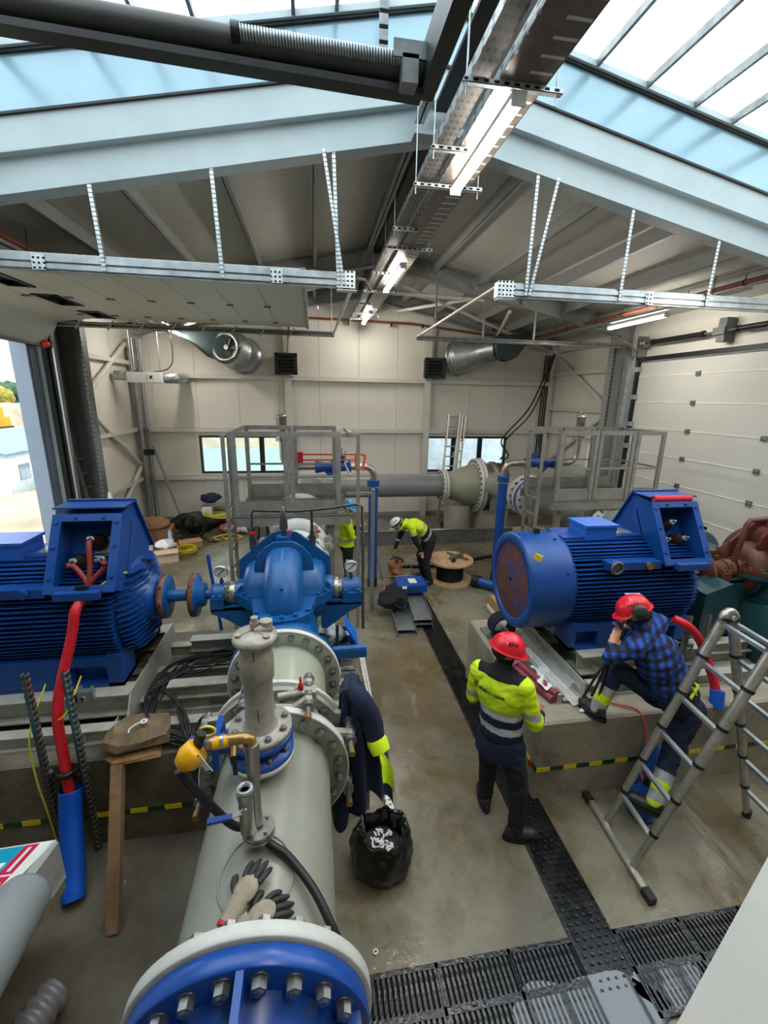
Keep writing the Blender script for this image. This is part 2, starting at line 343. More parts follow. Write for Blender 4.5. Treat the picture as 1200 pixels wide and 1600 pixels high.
# side walls
for side, X, sg in (('left', XL, -1), ('right', XR, 1)):
    wl = struct('wall_'+side, loc=(X, 6, 0)); ws = struct('trim_%d' % (9 if sg < 0 else 10), loc=(X-sg*.1, 6, 0))
    def bx(y0, y1, z0, z1, t=.1): return B().box(min(X, X+sg*t), max(X, X+sg*t), y0, y1, z0, z1)
    ys = [9.35, 9.9, 11.0, 12.1, YB+.1]
    for a, b_ in zip(ys, ys[1:]):
        if side == 'right' and a == 9.9:
            for z0, z1 in ((0, 1.5), (2.52, 5.5)): O('wall_panel', bx(a+.004, b_-.004, z0, z1), WALLP, wl)
            O('wall_panel', bx(a+.004, 10.35, 1.5, 2.52), WALLP, wl)
        else: O('wall_panel', bx(a+.004, b_-.004, 0, 5.5), WALLP, wl)
    for a, b_ in ((5.0, 7.2), (7.2, 9.35)): O('wall_panel', bx(a+.004, b_-.004, 4.52, 5.5), WALLP, wl)
    for a, b_ in ((-4, -1.5), (-1.5, 1), (1, 3.2), (3.2, 5.0)): O('wall_panel', bx(a+.004, b_-.004, 0, 5.6), WALLP, wl)
    for z in (4.3, 2.58, 1.24) if side == 'left' else (4.3, 3.3, 2.62, 1.3):
        O('girt', B().box(min(X, X-sg*.14), max(X, X-sg*.14), 10.1, YB-.05, z, z+.012).box(min(X-sg*.13, X-sg*.145), max(X-sg*.13, X-sg*.145), 10.1, YB-.05, z-.0, z+.1), GIRT, ws)
    x = X-sg*.1
    br = [((x, YB-.3, 4.8), (x, 10.1, 3.35)), ((x, 10.1, 3.4), (x, YB-.2, 1.7)), ((x, YB-.2, 1.6), (x, 10.2, .1))]
    for a, b_ in br: O('brace_tube', B().cyl(a, b_, .055, n=14), GIRT, ws)
    # frame columns
    for y in (5.3, 9.9, .9):
        d = .45; x0, x1 = (X+.02, X+d) if sg < 0 else (X-d, X-.02)
        O('column', B().box(x0, x0+.015, y-.11, y+.11, 0, 5.6).box(x1-.015, x1, y-.11, y+.11, 0, 5.6).box(x0+.015, x1-.015, y-.006, y+.006, 0, 5.6), DGREY if sg < 0 else STEELG, ws)
    xc = X+.45 if sg < 0 else X-.45
    O('perforated_angle', B().box(xc-.02, xc+.02, 9.76, 9.785, 0, 4.9).box(xc-sg*.02-.003, xc-sg*.02+.003, 9.74, 9.785, 0, 4.9), perforated('slotted_angle_steel', (104, 108, 108), 2, .09, duty=.3, dark=(58, 60, 60), metal=.4), ws)
# corner service pipes, left
for i, (x, r, m_) in enumerate(((-4.62, .05, GALV), (-4.5, .03, GALVD), (-4.42, .018, GALV), (-4.72, .022, GALVD))):
    b = B().cyl((x, YB-.2, 0), (x, YB-.2, 4.95), r, n=14)
    single('downpipe', ['wide galvanised pipe up the back left corner', 'second galvanised pipe right of the wide corner pipe', 'thin rightmost conduit in the back left corner', 'thin leftmost conduit in the back left corner'][i], 'pipe', b, m_)
# black cables up the back right corner post
for i, x in enumerate((6.95, 7.03, 7.1)):
    single('riser_cable', 'black cable running up the back right corner post', 'cable', B().cyl((x, YB-.12, .2), (x, YB-.12, 4.9), .022, n=8), BLACKR, group='black riser cables in the back right corner')
single('cable_channel', 'cream cable channel beside the black riser cables', 'channel', B().box(7.15, 7.25, YB-.12, YB-.02, 0, 4.9), GIRT)
# windows in the back wall
GLASS = mat('window_glass', (235, 240, 240), .05, 0, 0, trans=1.)
def glass_panel(name, strength=.12):
    m = bpy.data.materials.new(name); m.use_nodes = True; N = m.node_tree.nodes; L = m.node_tree.links; N.clear()
    o = N.new('ShaderNodeOutputMaterial'); mx = N.new('ShaderNodeMixShader'); t = N.new('ShaderNodeBsdfTransparent'); g = N.new('ShaderNodeBsdfGlossy')
    g.inputs['Roughness'].default_value = .03; fr = N.new('ShaderNodeFresnel'); fr.inputs[0].default_value = 1.4
    t.inputs[0].default_value = (.93, .96, .96, 1)
    L.new(fr.outputs[0], mx.inputs[0]); L.new(t.outputs[0], mx.inputs[1]); L.new(g.outputs[0], mx.inputs[2]); L.new(mx.outputs[0], o.inputs[0]); return m
PANE = glass_panel('clear_pane')
FRM = mat('black_window_frame', (30, 28, 28), .4)
for n, (x0, x1) in enumerate(WINX):
    wn = struct('window_%d' % (n+1), loc=((x0+x1)/2, YB, WZ0))
    O('surround', B().box(x0-.09, x1+.09, YB-.05, YB, WZ1, WZ1+.09).box(x0-.09, x1+.09, YB-.05, YB, WZ0-.09, WZ0).box(x0-.09, x0, YB-.05, YB, WZ0, WZ1).box(x1, x1+.09, YB-.05, YB, WZ0, WZ1), WALLP, wn)
    t = .065; w3 = (x1-x0)/3
    fb = B().box(x0, x1, YB-.02, YB+.05, WZ1-t, WZ1).box(x0, x1, YB-.02, YB+.05, WZ0, WZ0+t).box(x0, x0+t, YB-.02, YB+.05, WZ0+t, WZ1-t).box(x1-t, x1, YB-.02, YB+.05, WZ0+t, WZ1-t)
    O('frame', fb, FRM, wn)
    for k in (1, 2): O('mullion', B().box(x0+w3*k-.07, x0+w3*k+.07, YB-.02, YB+.05, WZ0+t, WZ1-t), FRM, wn)
    for k in range(3):
        O('pane', B().box(x0+w3*k+t, x0+w3*(k+1)-t, YB+.01, YB+.016, WZ0+t, WZ1-t), PANE, wn)
    O('handle', B().box(x0+w3-.012, x0+w3+.012, YB-.06, YB-.02, 1.82, 2.0), WHTH, wn)
wn = struct('window_3', loc=(XR, 10.7, 1.5))
O('frame', B().box(XR-.03, XR+.08, 10.35, 11.0, 1.5, 1.56).box(XR-.03, XR+.08, 10.35, 11.0, 2.46, 2.52).box(XR-.03, XR+.08, 10.35, 10.41, 1.56, 2.46).box(XR-.03, XR+.08, 10.94, 11.0, 1.56, 2.46), WALLP, wn)
O('pane', B().box(XR+.02, XR+.026, 10.41, 10.94, 1.56, 2.46), PANE, wn)
# ---------------------------------------------------------------- roof
ce = struct('ceiling', loc=(XM, 9, 6.6))
def roofslab(y0, y1, xa, xb, t=.1, off=.36):
    za, zb_ = zb(xa)+off, zb(xb)+off
    return B().add([(xa, y0, za), (xb, y0, zb_), (xb, y1, zb_), (xa, y1, za), (xa, y0, za+t), (xb, y0, zb_+t), (xb, y1, zb_+t), (xa, y1, za+t)],
                   [(0, 3, 2, 1), (4, 5, 6, 7), (0, 1, 5, 4), (1, 2, 6, 5), (2, 3, 7, 6), (3, 0, 4, 7)])
ny = 8
for i in range(ny):
    y0 = 5.38+(YB+.3-5.38)*i/ny; y1 = 5.38+(YB+.3-5.38)*(i+1)/ny
    for xa, xb in ((XL-.3, XM), (XM, XR+.3)): O('roof_panel', roofslab(y0+.003, y1-.003, xa, xb), ROOFP, ce)
for y0, y1 in ((-4, -1.6), (-1.6, .8)):
    for xa, xb in ((XL-.3, XM), (XM, XR+.3)): O('roof_panel', roofslab(y0, y1, xa, xb), ROOFP, ce)
for xa, xb in ((XL-.3, -4.2), (7.0, XR+.3)): O('roof_panel', roofslab(.8, 5.3, xa, xb), ROOFP, ce)
# front gable behind the camera
wf = struct('wall_front', loc=(XM, -4, 0))
for a in range(-5, 8): O('wall_panel', B().box(a+.004, a+.996, -4.1, -4, 0, 6.4), WALLP, wf)
# frame beams: I sections following the roof slope
def slope_beam(y, x0, x1, z0, z1, t): # slab between offsets z0,z1 above zb, thickness t in y, split at ridge
    b = B()
    for xa, xb in ((x0, XM), (XM, x1)):
        b.add([(xa, y-t/2, zb(xa)+z0), (xb, y-t/2, zb(xb)+z0), (xb, y+t/2, zb(xb)+z0), (xa, y+t/2, zb(xa)+z0), (xa, y-t/2, zb(xa)+z1), (xb, y-t/2, zb(xb)+z1), (xb, y+t/2, zb(xb)+z1), (xa, y+t/2, zb(xa)+z1)],
              [(0, 3, 2, 1), (4, 5, 6, 7), (0, 1, 5, 4), (1, 2, 6, 5), (2, 3, 7, 6), (3, 0, 4, 7)])
    return b
for k, (y, m_) in enumerate(((5.3, STEELB), (9.9, STEELG), (YB-.15, STEELG), (.9, STEELB))):
    tr = struct('trim_%d' % (k+2), loc=(XM, y, 6.2))
    O('bottom_flange', slope_beam(y, XL+.3, XR-.3, 0, .018, .2), m_, tr)
    O('web', slope_beam(y, XL+.3, XR-.3, .018, .33, .014), m_, tr)
    O('top_flange', slope_beam(y, XL+.3, XR-.3, .33, .348, .2), m_, tr)
    if k == 0: O('haunch_plate', B().prism([(-.3, -.015), (.3, -.015), (0.02, .05), (-.02, .05)], .18, (XM, y-.09, 6.15), (1, 0, 0), (0, 0, 1)), m_, tr)
# skylight over the near bay: upstand, sill, glazing bars, sheets
sk = struct('window_4', loc=(XM, 3.1, 6.9))
O('edge_sheet', slope_beam(5.25, -4.3, 7.1, .348, .63, .02), STEELB, sk)
O('upstand', slope_beam(5.235, -4.3, 7.1, .645, 1.06, .02), CURB, sk)
O('dark_seal', slope_beam(5.225, -4.3, 7.1, .625, .645, .03), DARKM, sk)
O('dark_seal', slope_beam(5.215, -4.3, 7.1, 1.06, 1.085, .05), DARKM, sk)
O('sill', slope_beam(5.2, -4.3, 7.1, 1.085, 1.14, .09), STEELB, sk)
O('upstand', slope_beam(.9, -4.3, 7.1, .35, 1.06, .02), CURB, sk)
for x in (-4.25, 7.05):
    O('side_upstand', B().box(x-.02, x+.02, .8, 5.3, zb(x)+.35, zb(x)+1.06), CURB, sk)
def skysheet():
    m = bpy.data.materials.new('skylight_sheet'); m.use_nodes = True; N = m.node_tree.nodes; L = m.node_tree.links; N.clear()
    o = N.new('ShaderNodeOutputMaterial'); mx = N.new('ShaderNodeMixShader'); t = N.new('ShaderNodeBsdfTransparent'); g = N.new('ShaderNodeBsdfTranslucent')
    mx.inputs[0].default_value = .2; t.inputs[0].default_value = (.9, .95, .97, 1); g.inputs[0].default_value = (.9, .93, .95, 1)
    L.new(t.outputs[0], mx.inputs[1]); L.new(g.outputs[0], mx.inputs[2]); L.new(mx.outputs[0], o.inputs[0]); return m
SKY = skysheet()
bars = [-1.95, -.98, .3, .76, 1.95, 3.0, 3.6, 4.2, 4.7, 5.4, 6.2, -1.45, -.1, -2.7, -3.5]
for x in bars:
    w_ = .035
    O('glazing_bar', B().box(x-w_/2, x+w_/2, .9, 5.2, zb(x)+1.09, zb(x)+1.17), GALVD, sk)
for xa, xb in ((-4.3, XM), (XM, 7.1)):
    O('glazing_sheet', B().add([(xa, .9, zb(xa)+1.18), (xb, .9, zb(xb)+1.18), (xb, 5.25, zb(xb)+1.18), (xa, 5.25, zb(xa)+1.18)], [(0, 1, 2, 3)]), SKY, sk)
# purlins (longitudinal) between the frames
pt = struct('trim_6', loc=(XM, 7.5, 6.3))
for x in (-3.95, -2.95, -1.97, -.93, .06, 2.5, 3.5, 4.62, 5.6, 6.5):
    for y0, y1 in ((5.42, 9.8), (10.0, YB-.1)):
        z = zb(x)+.34
        O('purlin', B().box(x-.006, x+.006, y0, y1, z-.2, z).box(x-.01, x+.06, y0, y1, z-.2, z-.19).box(x+.052, x+.06, y0, y1, z-.19, z-.165), STEELG, pt)
        O('purlin_cleat', B().box(x-.05, x+.05, y0-.02, y0+.0, z-.28, z-.02).box(x-.05, x+.05, y1-.01, y1+.01, z-.28, z-.02), STEELG, pt)
for y0, y1 in ((-3.8, 5.2), (5.42, 9.8), (10.0, YB-.1)):
    for x in (1.13, 1.57):
        O('ridge_purlin', B().box(x-.008, x+.008, y0, y1, 6.3, 6.52).box(x-.05, x+.05, y0, y1, 6.3, 6.31).box(x-.05, x+.05, y0, y1, 6.51, 6.52), STEELB if y1 < 5.3 else STEELG, pt)  # stretch under the skylight takes the daylight-tinted colour, the rest plain grey
    O('ridge_seal', B().box(XM-.07, XM+.07, y0, y1, 6.42, 6.46), BLACKR, pt)
# roof bracing tubes in the last bay
for a, b_ in (((XM+.3, 10.05, 5.75), (3.8, 10.1, 5.72)), ((-.5, 10.05, 5.74), (-3.2, 10.1, 5.7)), ((1.7, 10.05, 6.0), (7.0, 12.9, 5.0)), ((.8, 10.05, 6.0), (-4.3, 12.9, 5.0)), ((3.4, 10.05, 5.7), (2.3, 12.9, 5.9)), ((4.4, 10.05, 5.5), (5.3, 12.9, 5.3))):
    O('brace_tube', B().cyl(a, b_, .04, n=12), GIRT, pt)
# ================================================================ overhead doors
PERFZ = perforated('perforated_strap', (196, 202, 204), 2, .04, duty=.3, dark=(110, 112, 112))
def sect_seam(b): return b
# closed door on the right
d2 = struct('door_2', loc=(XR, 7.2, 0))
JOINT = mat('white_door_joint', (240, 238, 230), .4)
zs = [0, .3, .85, 1.4, 1.95, 2.5, 3.05, 3.6, 4.15, 4.48]
WBLK = mat('black_window_gasket', (18, 18, 18), .4)
for a, b_ in zip(zs, zs[1:]):
    O('door_section', B().box(XR-.06, XR-.02, 5.0, 9.36, a+.008, b_-.012), DOORP, d2)
for z in zs[1:-1]:
    O('section_joint', B().box(XR-.068, XR-.03, 5.0, 9.36, z-.012, z+.008), JOINT, d2)
    for y in (7.75, 6.2): O('hinge', B().box(XR-.09, XR-.06, y-.05, y+.05, z-.045, z+.04).cyl((XR-.085, y-.05, z), (XR-.085, y+.05, z), .012, n=8), GALVD, d2)
O('top_seal', B().box(XR-.14, XR-.05, 4.95, 9.42, 4.47, 4.56), BLACKR, d2)
for y in (6.0, 7.25, 8.5):
    fr = O('vision_frame', B().box(XR-.085, XR-.06, y-.36, y+.36, .93, .98).box(XR-.085, XR-.06, y-.36, y+.36, 1.27, 1.32).box(XR-.085, XR-.06, y-.36, y-.31, .98, 1.27).box(XR-.085, XR-.06, y+.31, y+.36, .98, 1.27), WBLK, d2)
    O('vision_pane', B().box(XR-.068, XR-.062, y-.31, y+.31, .98, 1.27), mat('glowing_pane', (235, 240, 244), .2, emis=.8), d2)  # pane glows by emission, standing in for daylight from outside
tr = O('vertical_track', B().box(XR-.2, XR-.14, 9.4, 9.46, 0, 4.5).box(XR-.32, XR-.2, 9.44, 9.6, 0, 4.6), GALV, d2)
ptz = arc((XR-.55, 9.43, 4.5), .38, 0, pi/2, 10)
O('curved_track', B().tube(ptz, .028, n=8), GALV, d2)
for z in (4.3, 3.7, 3.1, 2.6, 2.1, 1.5, .9): O('roller_bracket', B().box(XR-.17, XR-.08, 9.3, 9.4, z-.05, z+.05).cyl((XR-.13, 9.36, z), (XR-.13, 9.46, z), .025, n=10), GALV, d2)
O('edge_seal', B().box(XR-.14, XR-.05, 9.36, 9.4, 0, 4.5), BLACKR, d2)
# torsion shaft over that door
t = thing('torsion_shaft', 'dark spring shaft above the closed sectional door on the right', 'shaft', (XR-.2, 7.4, 4.8))
sx = XR-.2
O('shaft', B().cyl((sx, 5.0, 4.84), (sx, 9.3, 4.84), .018, n=10), GALVD, t)
for y0, y1 in ((5.3, 6.95), (7.7, 8.9)):
    O('spring', B().cyl((sx, y0, 4.84), (sx, y1, 4.84), .05, n=14), DARKM, t)
    O('spring_end', B().cyl((sx, y0-.05, 4.84), (sx, y0, 4.84), .06, n=14).cyl((sx, y1, 4.84), (sx, y1+.05, 4.84), .06, n=14), BLACKP, t)
O('centre_bracket', B().box(sx-.02, sx+.18, 7.2, 7.36, 4.66, 5.06).box(sx-.08, sx-.02, 7.16, 7.4, 4.78, 4.9), DGREY, t)
O('cable_drum', B().lathe([(.03, 0), (.1, 0), (.1, .02), (.07, .03), (.07, .09), (.1, .1), (.1, .12), (.03, .12)], (sx, 9.1, 4.84), (0, 1, 0)), GALVD, t)
O('end_plate', B().box(sx-.06, sx+.18, 9.3, 9.33, 4.55, 5.0), GALVD, t)
# open door hanging under its rails on the left
d1 = struct('door_1', loc=(-2.3, 7.3, 4.86))
Z1 = 4.9
xs = [-.1-.55*k for k in range(9)]
for k, (a, b_) in enumerate(zip(xs, xs[1:])):
    if k == 6:
        wy = [(6.08, 6.82), (7.28, 8.06), (8.53, 9.23)]
        bb = B().box(b_+.004, b_+.12, 5.36, 9.38, Z1, Z1+.04).box(a-.1, a-.004, 5.36, 9.38, Z1, Z1+.04)
        yy = [5.36]+[v for p in wy for v in p]+[9.38]
        for i in range(0, len(yy), 2): bb.box(b_+.12, a-.1, yy[i], yy[i+1], Z1, Z1+.04)
        O('door_section', bb, DOORU, d1)
        for y0, y1 in wy:
            O('vision_frame', B().box(b_+.12, a-.1, y0, y0+.05, Z1-.015, Z1+.045).box(b_+.12, a-.1, y1-.05, y1, Z1-.015, Z1+.045).box(b_+.12, b_+.16, y0, y1, Z1-.015, Z1+.045).box(a-.14, a-.1, y0, y1, Z1-.015, Z1+.045), WBLK, d1)
            O('vision_pane', B().box(b_+.16, a-.14, y0+.05, y1-.05, Z1+.02, Z1+.025), PANE, d1)
    elif k < 7:
        O('door_section', B().box(b_+.004, a-.004, 5.36, 9.38, Z1, Z1+.04), DOORU, d1)
    if 0 < k < 8:
        for y in (5.9, 7.4, 8.9): O('hinge', B().box(a-.05, a+.05, y-.03, y+.03, Z1-.02, Z1), GALVD, d1)
O('end_rail', B().box(-.1, -.05, 5.36, 9.4, Z1-.03, Z1+.05), GALVD, d1)
# last section turned down at the opening
bb = B().add([(-3.96, 5.36, Z1), (-4.55, 5.36, Z1-.08), (-4.78, 5.36, 4.4), (-4.82, 5.36, 4.42), (-4.58, 5.36, Z1-.03), (-3.96, 5.36, Z1+.04)]+[(-3.96, 9.38, Z1), (-4.55, 9.38, Z1-.08), (-4.78, 9.38, 4.4), (-4.82, 9.38, 4.42), (-4.58, 9.38, Z1-.03), (-3.96, 9.38, Z1+.04)],
  [(i, (i+1) % 6, 6+(i+1) % 6, 6+i) for i in range(6)]+[(0, 5, 4, 3, 2, 1), (6, 7, 8, 9, 10, 11)])
O('door_section', bb, DOORU, d1)
O('bottom_seal', B().box(-4.84, -4.74, 5.36, 9.38, 4.37, 4.41), BLACKR, d1)
# jamb of the open doorway: layered profiles
jb = struct('trim_7', loc=(XL, 9.1, 0))
BLUJ = mat('blue_grey_jamb', (118, 132, 150), .4, .1, .05, 3)
O('outer_jamb', B().box(XL-.28, XL-.02, 8.86, 8.92, 0, 4.55), BLUJ, jb)
O('outer_jamb', B().box(XL-.06, XL+.0, 8.92, 9.12, 0, 4.55), mat('dark_blue_jamb', (92, 104, 122), .4, .1, .05, 3), jb)
O('inner_jamb', B().box(XL-.02, XL+.03, 9.12, 9.2, 0, 4.55), mat('pale_jamb', (196, 214, 222), .3, .1, .05, 3), jb)
O('track_channel', B().box(XL+.02, XL+.1, 9.22, 9.3, 0, 4.7), BLACKP, jb)
O('track_channel', B().box(XL+.08, XL+.16, 9.3, 9.34, 0, 4.75).box(XL+.02, XL+.04, 9.3, 9.44, 0, 4.75), DARKM, jb)
O('bright_track', B().box(XL+.16, XL+.19, 9.3, 9.36, 0, 4.75), mat('polished_zinc', (214, 220, 222), .2, .8, .05, 4), jb)
single('safety_bumper', 'orange buffer at the top of the open doorway jamb', 'bumper', B().ell((XL+.1, 9.2, 4.42), .09, .1, .07).cyl((XL+.02, 9.22, 4.4), (XL+.1, 9.3, 4.44), .05, n=12), mat('orange_red_plastic', (226, 78, 34), .4))
O('lintel', B().box(XL-.2, XL-.0, 5.0, 9.4, 4.56, 4.7), DGREY, jb)
# door rails with their suspension
def rail(label, x0, x1, y, grp, near):
    t = thing('door_rail', label, 'rail', ((x0+x1)/2, y, 4.8))
    if near:
        b = B()
        for z in (4.735, 4.79, 4.845): b.box(x0, x1, y-.03, y-.022, z, z+.04) if False else None
        O('strut_channel', B().box(x0, x1, y-.02, y+.03, 4.745, 4.765).box(x0, x1, y-.05, y+.03, 4.765, 4.81).box(x0, x1, y-.025, y+.03, 4.81, 4.83).box(x0, x1, y-.05, y+.03, 4.83, 4.875).box(x0, x1, y-.03, y+.02, 4.875, 4.9), GALV, t)
    O('track', B().box(x0, x1, y+.06, y+.065, 4.78, 4.86).box(x0, x1, y+.06, y+.1, 4.855, 4.862).box(x0, x1, y+.06, y+.1, 4.778, 4.785) if near else
      B().cyl((x0, y, 4.83), (x1, y, 4.83), .022, n=10).cyl((x0, y, 4.77), (x1, y, 4.77), .022, n=10).box(x0, x1, y+.015, y+.02, 4.76, 4.84), GALV if near else GALVD, t)
    return t
PLT = perforated('perforated_plate', (206, 214, 214), 2, .045, across=0, apitch=.045)
def endplate(t, x, y, s):
    O('end_plate', B().box(x-.1, x+.1, y-.06, y-.052, 4.74, 4.91).box(x-s*.1-.004, x-s*.1+.004, y-.05, y+.05, 4.74, 4.9), PLT, t)
    O('end_lip', B().box(x-.1, x+.12, y-.06, y+.04, 4.715, 4.725), GALV, t)
def strap(t, x, y, z0, z1, x2=None):
    x2 = x if x2 is None else x2
    O('hanger_strap', B().bar((x, y, z0), (x2, y, z1), .035, .004, (0, 1, 0)).bar((x+.016, y+.015, z0), (x2+.016, y+.015, z1), .004, .034, (0, 1, 0)), PERFZ, t)
t = rail('long galvanised rail with perforated straps under the big beam, above the open left door', -4.7, .35, 5.27, 0, True)
endplate(t, .38, 5.27, -1)
for x in (-2.03, -.9, .3): strap(t, x, 5.21, 4.76, zb(x)+.01, x-.04)
strap(t, .36, 5.2, 4.76, zb(.3)+.01, .16)
for x in (-2.62, .0-.35): O('splice_plate', B().box(x-.06, x+.06, 5.21, 5.218, 4.75, 4.89), PLT, t)
O('cross_tie', B().tube([(.5, 5.3, 4.86), (.62, 5.5, 4.9), (.7, 5.7, 4.84)], .018), GALVD, t)
O('tie_tube', B().cyl((.45, 5.35, 4.76), (.42, 9.45, 4.78), .022, n=10), GALV, t)
t = rail('long galvanised rail with perforated straps crossing the right half below the big beam', 2.2, 7.0, 5.27, 0, True)
endplate(t, 2.22, 5.27, 1)
for x in (2.46, 3.66, 4.85): strap(t, x, 5.21, 4.76, zb(x)+.01, x+.02)
strap(t, 2.5, 5.2, 4.76, zb(2.6)+.01, 2.72)
for x in (4.06, 6.0): O('splice_plate', B().box(x-.05, x+.05, 5.21, 5.218, 4.75, 4.89), PLT, t)
O('tie_tube', B().cyl((2.2, 5.32, 4.9), (2.16, 9.4, 4.82), .024, n=10), mat('pale_tube', (206, 204, 196), .4, .2), t)
t = rail('thin double rail along the far edge of the open left door', -4.68, .45, 9.45, 0, False)
for i in range(8): x = -4.3+.55*i; O('rail_bracket', B().bar((x, 9.42, 4.72), (x+.12, 9.42, 4.88), .03, .012, (0, 1, 0)), GALV, t)
for x in (-3.25, -2.75): O('hanger_rod', B().cyl((x, 9.5, 4.84), (x, 9.5, zb(x)+.1), .012, n=6), GALV, t)
O('hanger_rod', B().cyl((.4, 9.5, 4.84), (.4, 9.5, zb(.4)), .012, n=6), GALV, t)
t = rail('thin double rail running to the curved track of the closed right door', 2.15, 6.85, 9.45, 0, False)
for x in (2.55, 3.6, 4.75): O('hanger_rod', B().box(x-.018, x+.018, 9.48, 9.5, 4.84, zb(x)), GALVD, t)
# dark shaft with coil spring and its rails, near the camera
t = thing('spring_barrel', 'near black shaft with a coil spring under the left skylight', 'shaft', (-1, 3, 5.3))
a = Vector((-3.6, 3.0, 5.36)); b_ = Vector((.66, 3.0, 5.40))
O('barrel', B().cyl((-3.6, 3, 5.53), (.66, 3, 5.39), .068, n=24), mat('dark_barrel_paint', (62, 62, 58), .42, .3, .1, 6), t)
O('lower_rail', B().bar((-3.6, 3.0, 5.43), (.66, 3.0, 5.29), .1, .035), DARKM, t)
co = B(); pts = []
for i in range(60*10+1):
    s_ = i/(60*10); ang = 2*pi*60*s_; x = -.34+.94*s_
    pts.append((x, 3+.036*cos(ang)-.05, 5.435+.036*sin(ang)-.02*s_))
co.tube(pts, .006, n=5)
O('coil_spring', co, GALV, t)
O('spring_core', B().cyl((-.36, 2.95, 5.435), (.6, 2.95, 5.415), .026, n=12), BLACKP, t)
O('collar', B().cyl((-.38, 2.95, 5.435), (-.34, 2.95, 5.435), .05, n=16), BLACKP, t)
O('bearing_box', B().box(.52, .61, 2.86, 2.96, 5.27, 5.4).box(.47, .66, 2.86, 2.87, 5.38, 5.46).cyl((.6, 2.93, 5.4), (.7, 2.93, 5.4), .04, n=12), GALVD, t)
O('side_rail', B().box(.65, .74, -3.8, 3.05, 5.3, 5.5), BLACKP, t)
O('rail_edge', B().cyl((.77, -3.8, 5.44), (.77, 3.0, 5.44), .018, n=8), GALV, t)
O('suspension_strap', B().box(.41, .46, 3.0, 3.01, 5.4, 7.3), perforated('drop_strap', (150, 154, 156), 2, .07, duty=.3), t)
O('suspension_strap', B().box(.5, .53, -.2, .0, 5.4, 6.9), GALVD, t)
# ================================================================ tray line and luminaires under the ridge
def tray(label, x0, x1, z, m_):
    t = thing('cable_tray', label, 'cable tray', ((x0+x1)/2, 5, z))
    O('tray_bottom', B().box(x0, x1, -3.8, 12.6, z, z+.004), m_, t)
    for x in (x0, x1): O('side_rail', B().box(x-.002, x+.002, -3.8, 12.6, z, z+.07).box(x-.002 if x == x0 else x-.014, x+.014 if x == x0 else x+.002, -3.8, 12.6, z+.066, z+.07), perforated('tray_rail', (176, 178, 176), 1, .16, duty=.3, across=2, apitch=.04, dark=(90, 90, 90)), t)
    return t
tray('narrow perforated cable tray left of the wide one under the ridge', 1.05, 1.18, 5.62, perforated('tray_narrow', (96, 94, 90), 1, .08, across=0, apitch=.045, duty=.4, dark=(50, 50, 50), metal=.4))
tw = tray('wide perforated cable tray under the ridge, above the tube lights', 1.24, 1.56, 5.6, perforated('tray_wide', (104, 96, 88), 1, .14, across=0, apitch=.3, duty=.18, dark=(190, 194, 194), metal=.4))
O('cable_bundle', B().tube([(1.45, -3.8, 5.64), (1.46, 2, 5.65), (1.43, 5, 5.64), (1.46, 9, 5.645), (1.44, 12.5, 5.64)], .035, n=8), BLACKR, tw)
for i, y in enumerate((.6, 1.9, 3.3, 4.1, 4.75, 5.9, 6.6, 7.9, 9.2, 10.4, 11.6, 12.4)):
    wide = i % 2 == 0
    t = thing('trapeze_hanger', ('wide' if wide else 'narrow')+' slotted trapeze hanger under the ridge, '+['hidden behind the camera', 'second behind the camera', 'nearest the camera', 'second from the camera', 'third from the camera', 'fourth from the camera', 'fifth from the camera', 'sixth from the camera', 'seventh from the camera', 'third from the back wall', 'second from the back wall', 'nearest the back wall'][i], 'bracket', (1.2, y, 5.57), group='trapeze hangers under the ridge')
    x0, x1 = (1.0, 1.68) if wide else (1.0, 1.3)
    O('cross_strut', B().box(x0, x1, y-.02, y+.02, 5.56, 5.565).box(x0, x1, y-.02, y-.017, 5.56, 5.595).box(x0, x1, y+.017, y+.02, 5.56, 5.595), perforated('slotted_strut', (196, 202, 204), 0, .07, duty=.5, across=2, apitch=.034), t)
    for x in ((x0+.02, x1-.04) if wide else (x0+.02,)): O('threaded_rod', B().cyl((x, y, 5.5), (x, y, 6.3 if x < 1.2 else 5.75), .006, n=6), GALV, t)
TUBE = lampmat('tube_light_diffuser', (255, 248, 236), 60)
def lumin(x, y0, y1, z, label, holder=True):
    t = thing('tube_light', label, 'light', (x, (y0+y1)/2, z))
    O('housing', B().box(x-.045, x+.045, y0, y1, z+.045, z+.085), WHTH, t)
    O('diffuser', B().lathe([(.001, 0), (.04, .004), (.045, .02), (.045, y1-y0-.02), (.04, y1-y0-.004), (.001, y1-y0)], (x, y0, z+.045), (0, 1, 0), n=16), TUBE, t)
    O('end_cap', B().box(x-.05, x+.05, y0-.02, y0, z, z+.085), WHTH, t); O('end_cap', B().box(x-.05, x+.05, y1, y1+.02, z, z+.085), WHTH, t)
lumin(1.38, 3.3, 4.62, 5.47, 'largest lit tube light, nearest the camera under the cable tray')
lumin(1.38, 7.15, 8.75, 5.47, 'second lit tube light along the tray under the ridge')
lumin(1.38, 11.0, 12.5, 5.47, 'farthest lit tube light under the ridge, by the back wall')
lumin(5.85, 7.05, 8.5, 4.97, 'lit tube light hanging over the right side below a brown pipe')
lumin(-3.2, 10.9, 12.2, 4.97, 'lit tube light seen past the far edge of the open left door')
lumin(1.1, -.6, .9, 5.52, 'lit tube light along the tray behind the camera')
lumin(5.85, 2.6, 4.0, 4.97, 'lit tube light out of view over the right pump')
